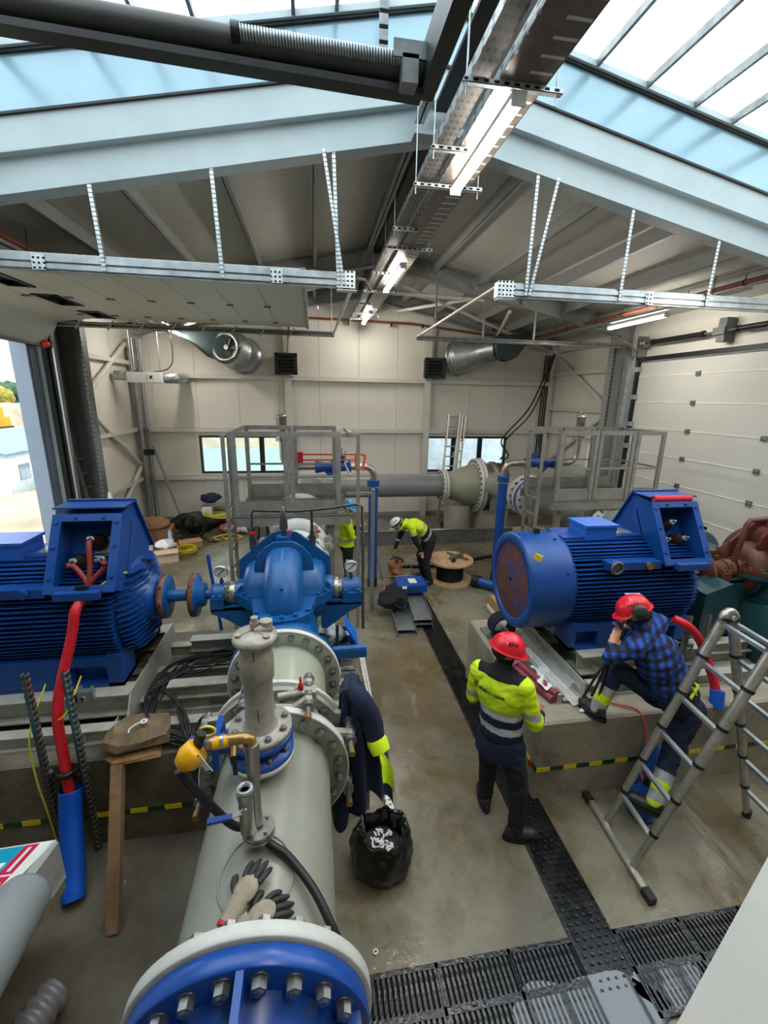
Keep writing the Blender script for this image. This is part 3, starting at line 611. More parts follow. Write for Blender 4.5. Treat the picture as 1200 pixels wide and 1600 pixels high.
for x in (5.85, -3.2):
    t = thing('lighting_busbar', 'thin grey busbar carrying the %s side tube light' % ('right' if x > 0 else 'left'), 'busbar', (x, 9, 5.1))
    O('bar', B().box(x-.03, x+.03, 5.6, 12.9, 5.09, 5.13), GALVD, t)
    for y in (6.2, 7.3, 9.0, 10.6, 12.2): O('rod', B().cyl((x, y, 5.1), (x, y, zb(x)+.1), .006, n=6), BLACKP, t)
BRN = mat('brown_pipe_primer', (124, 64, 42), .5, 0, .1, 5)
for lab, x, z in (('brown steel pipe running front to back high on the right', 6.15, 5.28), ('brown steel pipe running front to back high on the left', -3.45, 5.3)):
    t = thing('service_pipe', lab, 'pipe', (x, 9, z))
    O('pipe', B().cyl((x, 5.5, z), (x, YB-.2, z), .035, n=12), BRN, t)
    for y in (6.0, 7.0, 8.6, 10.6, 12.2): O('clamp', B().cyl((x, y-.015, z), (x, y+.015, z), .045, n=12).cyl((x, y, z+.04), (x, y, zb(x)+.15), .006, n=6), DARKM, t)
t = thing('service_pipe', 'brown steel pipe running along the top of the back wall', 'pipe', (1.4, YB-.22, 5.6))
O('pipe', B().tube([(-3.4, YB-.22, 5.3), (-.1, YB-.22, 5.63), (2.7, YB-.22, 5.6), (3.8, YB-.22, 5.5), (6.2, YB-.22, 5.28)], .03, n=10), BRN, t)
for x in (-.6, 1.0, 2.2, 3.1, 5.2): O('clamp', B().box(x-.02, x+.02, YB-.26, YB-.1, 5.5, 5.6), DARKM, t)
# ================================================================ heaters, fans, ducts on the back wall
for x, lab in ((-.7, 'black louvred unit heater on the back wall left of the middle'), (3.45, 'black louvred unit heater on the back wall right of the middle')):
    t = thing('unit_heater', lab, 'heater', (x, YB-.5, 4.14))
    z0 = 4.16
    O('casing', B().box(x-.28, x+.28, YB-.42, YB-.2, z0, z0+.52).box(x-.3, x+.3, YB-.45, YB-.42, z0-.02, z0+.03).box(x-.3, x+.3, YB-.45, YB-.42, z0+.49, z0+.54).box(x-.3, x-.2, YB-.45, YB-.42, z0, z0+.52).box(x+.2, x+.3, YB-.45, YB-.42, z0, z0+.52), BLACKP, t)
    for k in range(5): O('louvre', B().bar((x-.2, YB-.45, z0+.09+.085*k), (x+.2, YB-.45, z0+.09+.085*k), .05, .008, (0, .7, .7)), DARKM, t)
    O('power_cable', B().tube(smoothpath([(x+.02, YB-.3, z0+.5), (x+.05, YB-.25, z0+.8), (x+.1, YB-.2, z0+1.3)], 6), .014, n=6), BLACKR, t)
HOOD = mat('dark_green_fan_hood', (52, 70, 72), .4, .2, .08, 4)
def fan(cx, s, lab):
    t = thing('exhaust_fan', lab, 'fan', (cx, 12.3, 4.3))
    w0 = Vector((cx, YB-.02, 4.62)); w1 = Vector((cx-s*.33, 12.1, 4.74)); d = (w1-w0).normalized()
    O('duct', B().lathe([(.47, 0), (.47, .05), (.44, .06), (.44, .55), (.46, .56), (.46, .6), (.44, .61), (.4, (w1-w0).length)], w0, d, n=40), GALV, t)
    O('fan_ring', B().lathe([(.4, 0), (.41, .03), (.3, .05), (.27, .0), (.25, -.15)], w1, d, n=40), GALVD, t)
    O('fan_throat', B().lathe([(.26, -.1), (.05, -.12), (.001, -.12)], w1, d, n=30), BLACKP, t)
    O('fan_hub', B().cyl(w1-d*.1, w1+d*.0, .06, n=16), GALVD, t)
    for k in range(5):
        q = Quaternion(d, 2*pi*k/5); u = basis(d)[0]; r_ = q@u
        O('blade', B().bar(w1-d*.06+r_*.06, w1-d*.06+r_*.24, .12, .006, d+q@basis(d)[1]*.6), GALVD, t)
    # swept hood beside the fan
    pr_ = [(0, .42), (-1.05, .42), (-1.05, .2), (-.85, .12), (-.62, -.08), (-.42, -.26), (-.2, -.34), (.05, -.33), (.3, -.2), (.38, 0), (.3, .3)]
    pr_ = [(x*s if s > 0 else -x, z) for x, z in pr_] if s < 0 else pr_
    if s < 0: pr_ = pr_[::-1]
    hb = B().prism(pr_, -.03, (w1.x+s*.02, 12.15, 4.74)); k = len(pr_)
    vs = [Vector((w1.x+s*.02+x, 12.12, 4.74+z)) for x, z in pr_]; vs2 = [p+Vector((0, -.3, 0)) for p in vs]
    hb.add(vs+vs2, [(i, i+1, k+i+1, k+i) for i in range(2, k-2)])
    O('hood', hb, HOOD, t)
fan(-1.8, 1, 'exhaust fan with dark green hood high on the back wall, left')
t = thing('exhaust_fan', 'exhaust fan with ribbed duct and dark hood high on the back wall, right', 'fan', (4.6, 12.4, 4.3))
w0 = Vector((4.15, YB-.02, 4.72)); w1 = Vector((4.75, 12.35, 4.86)); d = (w1-w0).normalized(); ln = (w1-w0).length
O('duct', B().lathe([(.5, 0), (.5, .06), (.46, .07), (.46, .13), (.48, .14), (.46, .16), (.46, .22), (.48, .24), (.45, .27), (.44, .5), (.27, ln-.2), (.27, ln)], w0, d, n=40), GALV, t)
pr_ = []
for i in range(10):
    h = .045*i; pr_ += [(.26, h), (.3, h+.02)]
O('ribbed_duct', B().lathe(pr_, w1, d, n=32), GALV, t)
w2 = w1+d*.45
O('hood', B().lathe([(.28, 0), (.36, .05), (.36, .12)], w2, d, n=32).prism([(-.2, .3), (.75, .42), (.8, .2), (.6, .06), (.4, -.22), (.15, -.33), (-.12, -.25), (-.26, 0)], .3, (w2.x+.05, 12.1, w2.z)), HOOD, t)
# small ventilation unit left
t = thing('ventilation_unit', 'small white ventilation unit with open round duct, upper left of back wall', 'ventilation unit', (-3.95, 12.2, 3.8))
O('inlet_duct', B().lathe([(.11, 0), (.118, .01), (.11, .03), (.11, .14), (.116, .15), (.11, .17), (.11, .28), (.116, .29), (.11, .31), (.11, .45)], (-4.75, 12.0, 4.0), (1, -.06, -.02), n=28), GALV, t)
O('inlet_opening', B().lathe([(.108, 0), (.1, .02), (.1, .3), (.001, .31)], (-4.752, 12.0, 4.0), (1, -.06, -.02), n=28), BLACKP, t)
O('casing', B().box(-4.42, -3.62, 11.82, 12.15, 3.84, 4.08), WHTH, t)
O('access_door', B().box(-3.95, -3.63, 11.8, 11.82, 3.85, 4.06), WHTH, t)
O('control_box', B().box(-4.25, -4.05, 11.85, 12.0, 4.08, 4.12).cyl((-4.15, 11.9, 4.1), (-4.15, 11.9, 4.16), .06, n=14), GALVD, t)
O('small_label', B().box(-3.9, -3.84, 11.795, 11.8, 3.93, 4.0), DARKM, t)
pr_ = smoothpath([(-3.62, 12.0, 3.96), (-3.42, 12.05, 3.96), (-3.34, 12.3, 3.97), (-3.4, 12.9, 4.0), (-3.4, YB, 4.0)], 6)
O('foil_elbow', B().tube(pr_, [.12+.008*(i % 2) for i in range(len(pr_))], n=20), GALV, t)
for x in (-4.35, -3.7): O('hanger_rod', B().cyl((x, 12, 4.08), (x, 12, 5.1), .012, n=6), GALV, t)
O('power_cable', B().tube(smoothpath([(-3.85, 11.9, 4.08), (-3.5, 11.95, 4.18), (-3.38, 12, 4.45), (-3.42, 12, 5.0), (-3.7, 12, 5.05)], 8), .014, n=6), BLACKR, t)
# cable sagging from the right corner to the pipe
single('power_cable', 'pair of black cables sagging from the back right corner to the big pipe', 'cable',
       B().tube(smoothpath([(7.0, 12.6, 4.9), (6.7, 12.5, 4.2), (6.2, 12.3, 3.3), (5.4, 12.1, 2.5), (5.2, 11.4, 2.2), (4.9, 11.0, 2.05)], 8), .022, n=7).tube(smoothpath([(7.04, 12.6, 4.9), (6.78, 12.5, 4.15), (6.3, 12.3, 3.2), (5.5, 12.1, 2.42), (5.3, 11.4, 2.1), (5.0, 11.0, 2.03)], 8), .02, n=7), BLACKR)
# ================================================================ outside the open door
SAND = mat('sandy_ground', (158, 148, 124), .9, 0, .12, .5, bump=.6, bscale=2, alt=(128, 118, 92), altamt=.4)
def gz(x):   # site level falls beyond the apron, then a sand mound and a hill
    d = -x-6
    return -.08-2.5*min(1, max(0, (d-4)/8))+5.0*min(1, max(0, (d-18)/5))*(1-.35*min(1, max(0, (d-24)/8)))+.0
def gpt(u, v):
    y = -60+220*v; x0 = -max(6., y/1.93) if y < 60 else -31.; x = x0-(120+x0)*u**1.6
    return Vector((x, y, gz(x)+.25*noise.noise(Vector((x*.5, y*.4, 0)))*min(1, u*12)))
g = B().grid(gpt, 90, 110)
single('ground', None, None, g, SAND, kind='structure')
single('threshold', None, None, B().box(XL-1.3, XL-.28, 4.5, 9.6, -.2, -.02), CONCP, kind='structure')
t = thing('site_building', 'white site building with blue-grey roof beyond the open doorway', 'building', (-19, 33, -2.6))
O('wall', B().box(-21, -17.5, 28, 38, -2.8, 0), mat('white_render', (206, 208, 208), .7), t)
O('roof', B().add([(-17.2, 27.6, -.02), (-17.2, 38.4, -.02), (-21.4, 38.4, .9), (-21.4, 27.6, .9), (-17.2, 27.6, .1), (-17.2, 38.4, .1), (-21.4, 38.4, 1.02), (-21.4, 27.6, 1.02)], [(0, 3, 2, 1), (4, 5, 6, 7), (0, 1, 5, 4), (1, 2, 6, 5), (2, 3, 7, 6), (3, 0, 4, 7)]), mat('blue_grey_roof', (108, 126, 150), .6), t)
for y in (29.5, 31, 32.5, 34, 35.5): O('window', B().box(-17.5, -17.45, y-.5, y+.5, -1.6, -.7), mat('far_window', (120, 130, 140), .2), t)
t = thing('lattice_mast', 'thin lattice steel mast outside the open doorway', 'mast', (-11.2, 15, 0))
mb = B(); c4 = [(-11.6, 14.6), (-11.0, 14.6), (-11.0, 15.2), (-11.6, 15.2)]
for x, y in c4: mb.bar((x, y, 0), (x+.15, y, 4.2), .04, .04)
for i in range(12):
    z = .35*i
    for k in range(4):
        a, b_ = c4[k], c4[(k+1) % 4]; mb.bar((a[0]+.01*i, a[1], z), (b_[0]+.01*i, b_[1], z+(.35 if i % 2 else 0)), .02, .02)
O('lattice', mb, GALV, t, kind='stuff')
t = thing('excavator', 'orange excavator on the site beyond the doorway', 'excavator', (-23, 36, .9))
ORG = mat('orange_machine_paint', (232, 152, 40), .5)
O('cab', B().box(-23.4, -22.8, 36.6, 37.3, 1.6, 2.4), ORG, t); O('body', B().box(-23.8, -22.6, 36.2, 37.6, 1.0, 1.7), ORG, t)
O('boom', B().bar((-23, 36.8, 1.7), (-22.6, 36.2, 2.9), .16, .16).bar((-22.6, 36.2, 2.9), (-22.2, 35.4, 1.9), .13, .13), ORG, t); O('track', B().box(-23.9, -22.5, 36.1, 37.7, .7, 1.0), BLACKP, t)
# wooded hills: each tree its own crown
TG = [mat('autumn_tree_%d' % i, c, .8, 0, .25, 2, bump=.5, bscale=6) for i, c in enumerate(((98, 116, 42), (62, 92, 40), (140, 130, 50), (56, 88, 62)))]
protos = []
for i in range(4):
    b = B(); rnd = random.Random(i)
    for k in range(9):
        c = Vector((rnd.uniform(-1, 1), rnd.uniform(-1, 1), 2.6+rnd.uniform(0, 2.6))); r_ = rnd.uniform(.9, 1.5)
        vs0 = len(b.v); b.ell(c, r_, n=10, m=7)
        for q in range(vs0, len(b.v)): b.v[q] += Vector((noise.noise(b.v[q]*2.1), noise.noise(b.v[q]*2.3+Vector((5, 0, 0))), noise.noise(b.v[q]*2.2+Vector((0, 9, 0)))))*.5
    b.v = [v*1.0 for v in b.v]
    protos.append((b.mesh('crown', TG[i]), B().cyl((0, 0, 0), (0, 0, 3), .25, .15, n=8).mesh('trunk', WOOD)))
rnd = random.Random(3)
for i in range(54):
    row = i//18; x0 = -36-row*6+rnd.uniform(-1.5, 1.5); y = -1.72*x0+(i % 18-9)*3.2+rnd.uniform(-.3, .3)
    k = rnd.randrange(4); z = gz(x0)-1.2+.3*row; s_ = rnd.uniform(.6, .85)
    t = bpy.data.objects.new('tree', None); COL.objects.link(t); t.location = (x0, y, z); t.scale = (s_, s_, s_); t.rotation_euler = (0, 0, rnd.uniform(0, 6))
    tag(t, 'autumn tree on the wooded slope beyond the open doorway', 'tree', 'trees on the far slope')
    for nm, me in (('crown', protos[k][0]), ('trunk', protos[k][1])):
        o = bpy.data.objects.new(nm, me); COL.objects.link(o); o.parent = t
# water and far bank behind the back windows
single('basin_water', None, None, B().prism([(2.5, 15.5), (2.5, 41), (-22, 41), (-8.4, 15.5)], .2, (0, 0, -1.2), (1, 0, 0), (0, 1, 0)), mat('turquoise_water', (120, 178, 172), .15), kind='structure')
single('far_bank', None, None, B().grid(lambda u, v: Vector((-24+66*u, 40+9*v, -1.1+8*v+.5*noise.noise(Vector((u*30, v*8, 1))))), 60, 12), SAND, kind='structure')
single('rock_slope', None, None, B().grid(lambda u, v: Vector((2.5+16*u, 15.5+4.2*v, -1+4.6*v+.35*noise.noise(Vector((u*22, v*8, 3))))), 70, 24), mat('pale_rock', (150, 158, 160), .85, 0, .25, 1.2, bump=.8, bscale=5), kind='structure')
# ================================================================ plinths, drains
def plinth(name, label, x0, x1, y0, y1, h):
    b = B().box(x0, x1, y0, y1, 0, h)
    t = thing(name, label, 'plinth', ((x0+x1)/2, (y0+y1)/2, 0)); bb = B(); c = .02
    bb.add([(x0, y0, 0), (x1, y0, 0), (x1, y1, 0), (x0, y1, 0), (x0, y0, h-c), (x1, y0, h-c), (x1, y1, h-c), (x0, y1, h-c), (x0+c, y0+c, h), (x1-c, y0+c, h), (x1-c, y1-c, h), (x0+c, y1-c, h)],
           [(0, 3, 2, 1), (0, 1, 5, 4), (1, 2, 6, 5), (2, 3, 7, 6), (3, 0, 4, 7), (4, 5, 9, 8), (5, 6, 10, 9), (6, 7, 11, 10), (7, 4, 8, 11), (8, 9, 10, 11)])
    O('block', bb, CONC if x0 > 1 else CONCD, t); return t
PL, PR_ = .84, .84
t1 = plinth('machine_plinth', 'stained concrete plinth under the left motor and pump', -4.4, .42, 3.1, 5.0, PL)
t2 = plinth('machine_plinth', 'concrete plinth with a rusty water line under the right motor', 1.93, 7.0, 2.98, 4.85, PR_)
def warn(t, x0, x1, y, z, sag=0, step=.13):
    """printed warning tape as separate colour fields"""
    n = int((x1-x0)/step)
    for i in range(n):
        a = x0+(x1-x0)*i/n; b_ = x0+(x1-x0)*(i+1)/n; w_ = .62 if i % 2 else 1.
        O('tape_field', B().box(a, b_, y-.006, y-.001, z-.022, z+.022), YELG if i % 2 == 0 else GRNT, t)
tp = thing('warning_tape', 'yellow and green warning tape along the left plinth', 'tape', (-1.5, 3.09, .3)); warn(tp, -2.6, .3, 3.1, .3)
tp = thing('warning_tape', 'yellow and green warning tape around the right plinth', 'tape', (3.5, 2.97, .3)); warn(tp, 1.93, 5.6, 2.98, .34)
for i in range(6): O('tape_field', B().box(1.924, 1.929, 2.98+i*.11, 2.98+i*.11+.11, .32, .365), GRNT if i % 2 == 0 else YELG, tp)
# drain gratings
CI = mat('wet_cast_iron', (52, 52, 54), .22, .5, .2, 14, bump=.2, rvar=.1)
def bars_x(label, x0, x1, y0, y1, rows=2):
    t = thing('drain_grating', label, 'grating', ((x0+x1)/2, (y0+y1)/2, 0))
    O('channel', B().box(x0, x1, y0, y1, .001, .006), HOLE, t)
    fr = B().box(x0, x1, y1-.03, y1, .003, .022).box(x0, x1, y0, y0+.03, .003, .022)
    ym = (y0+y1)/2; fr.box(x0, x1, ym-.02, ym+.02, .003, .022)
    x = x0
    while x < x1: fr.box(x, x+.02, y0, y1, .003, .022); x += .5
    O('frame', fr, CI, t)
    n = int((x1-x0)/.034); me = None
    for r_, (a, b_) in enumerate(((y0+.03, ym-.02), (ym+.02, y1-.03))):
        me = B().box(-.009, .009, -(b_-a)/2, (b_-a)/2, 0, .018).mesh('bar', CI)
        for i in range(n):
            inst('bar', me, t, (x0+.02+i*.034, (a+b_)/2, .004))
    return t
bars_x('dark slotted drain grating across the floor, left of the crossing', .2, 1.66, 1.45, 1.93)
bars_x('dark slotted drain grating across the floor, right of the crossing', 1.98, 3.7, 1.47, 1.93)
t = thing('drain_grating', 'narrow studded drain cover running up the aisle', 'grating', (1.82, 5, 0))
O('cover', B().box(1.68, 1.97, 1.68, 8.4, .002, .012), mat('black_wet_iron', (30, 30, 31), .25, .4, .25, 10, rvar=.1), t)
sb = B()
y = 1.64; k = 0
while y < 6.2:
    for x in (1.71, 1.765, 1.82, 1.875, 1.93): sb.box(x+(.02 if k % 2 else 0)-.011, x+(.02 if k % 2 else 0)+.011, y-.008, y+.008, .012, .02)
    y += .045; k += 1
O('stud', sb, CI, t, kind='stuff')
O('edge_bar', B().box(1.665, 1.68, 1.62, 8.4, .001, .018).box(1.97, 1.985, 1.62, 8.4, .001, .018), CI, t)
WATER = mat('shallow_water', (60, 66, 72), .03, 0, .03, 2, spec=.9)
def blob(cx, cy, rx, ry, z, seed, n=40):
    r_ = random.Random(seed); ph = [r_.uniform(0, 6) for _ in range(4)]
    vs = []
    for i in range(n):
        a = 2*pi*i/n; k = 1+.16*sin(2*a+ph[0])+.1*sin(3*a+ph[1])+.06*sin(5*a+ph[2])+.04*sin(9*a+ph[3])
        vs.append((cx+rx*k*cos(a), cy+ry*k*sin(a), z))
    return B().add(vs, [tuple(range(n))])
single('puddle', 'shallow puddle reflecting light at the drain crossing', 'puddle', blob(1.55, 1.52, .42, .26, .0197, 4), WATER)
single('puddle', 'small puddle on the right end of the grating', 'puddle', blob(2.16, 1.6, .2, .14, .0197, 8), WATER)
single('floor_angle', 'white perforated angle strip on the floor beside the left pump plinth', 'angle strip', B().box(.57, .64, 2.9, 5.7, .001, .01).box(.565, .572, 2.9, 5.7, .001, .05), perforated('white_perforated', (226, 224, 216), 1, .05, dark=(90, 86, 80), metal=.1, across=0, apitch=.035, duty=.45))
# ================================================================ steel skids
def ibeam(b, x0, x1, y, z0, z1, w_=.1, ax='x'):
    t_ = .012
    if ax == 'x': b.box(x0, x1, y-w_/2, y+w_/2, z0, z0+t_).box(x0, x1, y-w_/2, y+w_/2, z1-t_, z1).box(x0, x1, y-.005, y+.005, z0+t_, z1-t_)
    else: b.box(y-w_/2, y+w_/2, x0, x1, z0, z0+t_).box(y-w_/2, y+w_/2, x0, x1, z1-t_, z1).box(y-.005, y+.005, x0, x1, z0+t_, z1-t_)
    return b
def skid(label, x0, xm, x1, hL):
    """x0..xm motor part, xm..x1 pump part"""
    t = thing('steel_skid', label, 'frame', ((x0+x1)/2, 4, PL)); z = PL
    for y in (3.3, 3.62, 4.05, 4.5): O('base_beam', ibeam(B(), x0, x1, y, z, z+.13), STEELW, t)
    for x in (x0+.3, (x0+xm)/2, xm-.1): O('cross_web', B().box(x-.006, x+.006, 3.32, 4.45, z+.01, z+.12).box(x-.2, x-.188, 3.26, 3.3, z+.01, z+.12), STEELW, t)
    for y in (3.5, 4.5): O('motor_rail', ibeam(B(), x0, xm, y, z+.13, z+.33, .18), STEELW, t)
    O('end_plate', B().prism([(3.2, z), (3.32, z+.13), (3.45, z+.33), (4.62, z+.33), (4.62, z)], .014, (xm, 0, 0), (0, 1, 0), (0, 0, 1)), STEELW, t)
    for y in (3.62, 4.38): O('pump_rail', ibeam(B(), xm+.25, x1-.15, y, z+.13, z+.26, .12), STEELW, t)
    for x in (x0+.35, xm-.3):
        O('jacking_block', B().box(x-.07, x+.07, 3.36, 3.4, z+.33, z+.42).box(x-.07, x-.055, 3.36, 3.46, z+.33, z+.42).cyl((x, 3.33, z+.375), (x, 3.5, z+.375), .012, n=8).cyl((x, 3.33, z+.375), (x, 3.345, z+.375), .022, n=6), GALV, t)
    bm = hexbolt('nut', .018, .02, BOLT, .02)
    for x in (x0+.6, x0+1.2, xm-.45): inst('nut', bm, t, (x, 3.27, z+.013))
    return t
s1 = skid('pale grey steel skid under the left motor and pump', -4.2, -1.58, .35, .3)
s2 = skid('pale grey steel skid under the right motor', 2.55, 3.95, 6.5, .3)
for x in (2.36, 2.62): O('wide_channel', B().box(x-.1, x+.1, 3.2, 4.75, PR_+.02, PR_+.035).box(x+.1, x+.11, 3.2, 4.75, PR_, PR_+.2), STEELW, s2)
O('wide_channel', B().box(2.2, 2.24, 3.2, 4.75, PR_, PR_+.1), STEELW, s2)
# ================================================================ motors
ZS = 1.77; YM = 4.0
BOLT12 = hexbolt('bolt', .014, .014, BLUE); BLTB = hexbolt('bolt', .021, .03, PBLUE)
def motor(label, xde, zero=False):
    """xde: x of the drive end shield; body runs to -x"""
    t = thing('electric_motor', label, 'motor', (xde-1.0, YM, ZS-.6))
    c = (0, YM, ZS); X = lambda v: xde+v
    core = B().lathe([(.02, X(-.08)), (.38, X(-.08)), (.4, X(-.12)), (.4, X(-1.46)), (.02, X(-1.46))], (0, YM, ZS), (1, 0, 0), n=48)
    O('frame', core, BLUE, t)
    # cooling fins: horizontal plates on both sides, upright plates on top
    def finbar(y0, y1, z0, z1, xa=-1.42, xb=-.1):
        b = B(); bv = .03
        return b.box(X(xa), X(xb), y0, y1, z0, z1)
    for i in range(19):
        z = -.36+i*.0385
        ye = sqrt(max(.01, .515**2-z*z)); yi = sqrt(max(0, .36**2-z*z)) if abs(z) < .36 else .1
        for s in (-1, 1):
            a, b_ = sorted((YM+s*yi, YM+s*ye))
            O('cooling_fin', finbar(a, b_, ZS+z-.004, ZS+z+.004), BLUE, t)
    for i in range(7):
        z = .35+i*.0235; r0 = sqrt(max(0, .5**2-z*z))
        for s in (-1, 1):
            a, b_ = sorted((YM+s*(r0+.012), YM+s*max(.08, r0-.1)))
            O('cooling_fin', finbar(a, b_, ZS+z-.003, ZS+z+.003), BLUE, t)
    O('top_pad', B().box(X(-1.42), X(-.12), YM-.17, YM+.17, ZS+.38, ZS+.5), BLUE, t)
    # lifting strip with eyes
    O('lifting_strip', B().box(X(-1.12), X(-.56) , YM-.5, YM-.3, ZS+.26, ZS+.335), BLUE, t)
    for x, ring in ((-1.06, True), (-.7, False)):
        p = Vector((X(x), YM-.5, ZS+.3))
        if ring: O('lifting_eye', B().tube([p+Vector((.055*cos(a), -.035, .055*sin(a))) for a in [2*pi*i/20 for i in range(20)]], .016, n=8, closed=True).cyl(p, p+Vector((0, -.03, 0)), .035, n=14), DGREY if xde > 0 else BLUE, t)
        else: O('lifting_boss', B().cyl(p+Vector((0, .03, 0)), p+Vector((0, -.03, 0)), .036, n=16).cyl(p+Vector((0, -.03, 0)), p+Vector((0, -.035, 0)), .02, n=12), BRASS if xde > 0 else BLUE, t)
    # fan cowl
    O('fan_cowl', B().lathe([(.41, X(-1.40)), (.5, X(-1.41)), (.5, X(-1.44)), (.5, X(-1.84)), (.49, X(-1.86)), (.47, X(-1.87)), (.4, X(-1.87)), (.395, X(-1.855))], (0, YM, ZS), (1, 0, 0), n=64), BLUE, t)
    O('fan_grille', B().lathe([(.395, X(-1.852)), (.3, X(-1.858)), (.02, X(-1.86))], (0, YM, ZS), (1, 0, 0), n=48), RUSTG, t)
    for k in range(8):
        a = 2*pi*k/8+.3; inst('bolt', BOLT12, t, (X(-1.5), YM+.5*cos(a), ZS+.5*sin(a)), (0, cos(a), sin(a)))
    O('lifting_lug', B().box(X(-1.65), X(-1.6), YM-.02, YM+.03, ZS+.49, ZS+.55), BLACKP, t)
    # drive end: angled ribbed shield
    for i in range(15):
        z = -.35+i*.05; ye = sqrt(max(.01, .46**2-z*z)); yb = sqrt(max(.0, .2**2-z*z)) if abs(z) < .2 else .04
        for s in (-1, 1):
            poly = [(-.08, ye), (-.0, ye*.88), (.05, yb+.08), (.05, yb), (-.08, yb)]
            b = B().prism(poly, .01, (xde, YM, ZS+z), (1, 0, 0), (0, s, 0))
            O('shield_rib', b, BLUE, t)
    O('end_shield', B().lathe([(.4, X(-.16)), (.39, X(-.05)), (.2, X(.05)), (.19, X(.1)), (.13, X(.11)), (.12, X(.13)), (.07, X(.135))], (0, YM, ZS), (1, 0, 0), n=40), BLUE, t)
    for k in range(8):
        a = 2*pi*k/8+.2; inst('bolt', BOLT12, t, (X(.095), YM+.165*cos(a), ZS+.165*sin(a)), (1, 0, 0))
    O('shaft', B().cyl((X(.1), YM, ZS), (X(.34), YM, ZS), .055, n=20), PBLUE if xde < 0 else ORUST, t)
    # feet
    fz = ZS-.6
    fb = B()
    for s in (-1, 1):
        a, b_ = sorted((YM+s*.46, YM+s*.34)); a2, b2 = sorted((YM+s*.46, YM+s*.2))
        fb.box(X(-1.4), X(-1.34), a2, b2, fz, ZS-.3).box(X(-1.1), X(-.5), a, b_, fz+.03, ZS-.32).box(X(-.22), X(-.1), a2, b2, fz, ZS-.3).box(X(-.5), X(-.22), a2, b2, ZS-.4, ZS-.32).box(X(-1.34), X(-1.1), a2, b2, ZS-.4, ZS-.32).box(X(-1.4), X(-.1), a2, b2, fz, fz+.035)
        a3, b3 = sorted((YM+s*.36, YM+s*.35)); fb.box(X(-1.34), X(-.2), a3, b3, fz, ZS-.3)
    O('feet', fb, BLUE, t)
    # small junction box on top
    jx = -1.02
    O('junction_box', B().box(X(jx-.17), X(jx+.17), YM-.18, YM+.12, ZS+.46, ZS+.6).box(X(jx-.185), X(jx+.185), YM-.195, YM+.135, ZS+.595, ZS+.62), mat('light_blue_box', (26, 96, 190), .4), t)
    O('nameplate', B().box(X(-.8), X(-.6), YM-.1, YM+.1, ZS+.5, ZS+.504), GALV, t)
    # main terminal box: open hopper leaning back
    ax_ = Vector((1, 0, 0)); up = Vector((0, .50, .866)).normalized(); nrm = Vector((0, -.866, .50))
    bx0 = X(-.53); wd, hg, dp = .48, .6, .24; base = Vector((bx0, YM-.54, ZS+.33))
    P = lambda u, v, n_: base+ax_*u+up*v+nrm*(n_-.02)
    b = B(); T = .03
    def obx(b, u0, u1, v0, v1, n0, n1):
        vs = [P(u, v, n_) for n_ in (n0, n1) for u, v in ((u0, v0), (u1, v0), (u1, v1), (u0, v1))]
        return b.add(vs, [(0, 3, 2, 1), (4, 5, 6, 7), (0, 1, 5, 4), (1, 2, 6, 5), (2, 3, 7, 6), (3, 0, 4, 7)])
    obx(b, 0, T, 0, hg, -dp, 0); obx(b, wd-T, wd, 0, hg, -dp, 0); obx(b, T, wd-T, 0, T, -dp, 0); obx(b, T, wd-T, hg-T, hg, -dp, 0); obx(b, T, wd-T, T, hg-T, -dp, -dp+.01)
    for u0, u1, v0, v1 in ((-.02, .05, -.02, hg+.02), (wd-.05, wd+.02, -.02, hg+.02), (.05, wd-.05, -.02, .04), (.05, wd-.05, hg-.04, hg+.02)): obx(b, u0, u1, v0, v1, 0, .012)
    tb = O('terminal_box', b, BLUE, t)
    rb = B(); obx(rb, wd*.45, wd-.05, .06, hg-.12, -dp+.011, -dp+.016); O('backing_plate', rb, GALV if xde < 0 else BLUE, tb)
    side = [(-.31, .22), (-.03, .72), (-.22, .85), (.06, .89), (.34, .42), (.2, .3)]
    O('hopper', B().prism(side, wd, (bx0, YM, ZS), (0, 1, 0), (0, 0, 1)), BLUE, t)
    O('hopper_lid', B().bar((bx0-.03, YM+.2, ZS+.66), (bx0+wd+.03, YM+.2, ZS+.66), .62, .012, (0, .864, .504)).box(bx0-.03, bx0+wd+.03, YM-.2, YM+.07, ZS+.9, ZS+.912), BLUE, t)
    for i, (u, v) in enumerate(((.24, .43), (.13, .25), (.34, .26))):
        a = P(u, v, -dp+.01); e = a+nrm*.13
        bs = O('bushing', B().lathe([(.075, 0), (.078, .03), (.055, .05), (.062, .07), (.04, .12), (.034, .14)], a, nrm, n=18), mat('brown_resin', (66, 44, 36), .35, 0, .2, 20), tb)
        O('stud', B().cyl(e, e+nrm*.07, .011, n=8).cyl(e, e+nrm*.025, .028, n=6), GALV, bs)
    for u, v in ((0.015, .1), (.015, .35), (.015, .55), (wd-.015, .1), (wd-.015, .35), (wd-.015, .55), (.15, hg-.01), (.36, hg-.01)):
        inst('bolt', BOLT12, tb, P(u, v, .012), nrm)
    O('clamp_bar', B().box(bx0+.08, bx0+.4, YM-.6, YM-.54, ZS+.27, ZS+.33), BLUE, t)
    return t, P, bx0, nrm
m1, P1, bx1, nr = motor('big blue finned motor on the left with red cables in its open terminal box', -1.55)
m2, P2, bx2, nr = motor('big blue finned motor on the right with round fan cowl and rusty grille', 3.87)
O('cable_gland', B().lathe([(.05, 0), (.06, .02), (.045, .06), (.05, .1), (.07, .12), (.07, .15)], P1(.26, -.1, -.06), (0, .3, .95), n=18), BLACKR, m1)
O('red_cloth', B().cyl(P2(.02, .655, .0), P2(.44, .655, .0), .035, n=12), mat('red_cloth', (206, 36, 62), .7), m2)
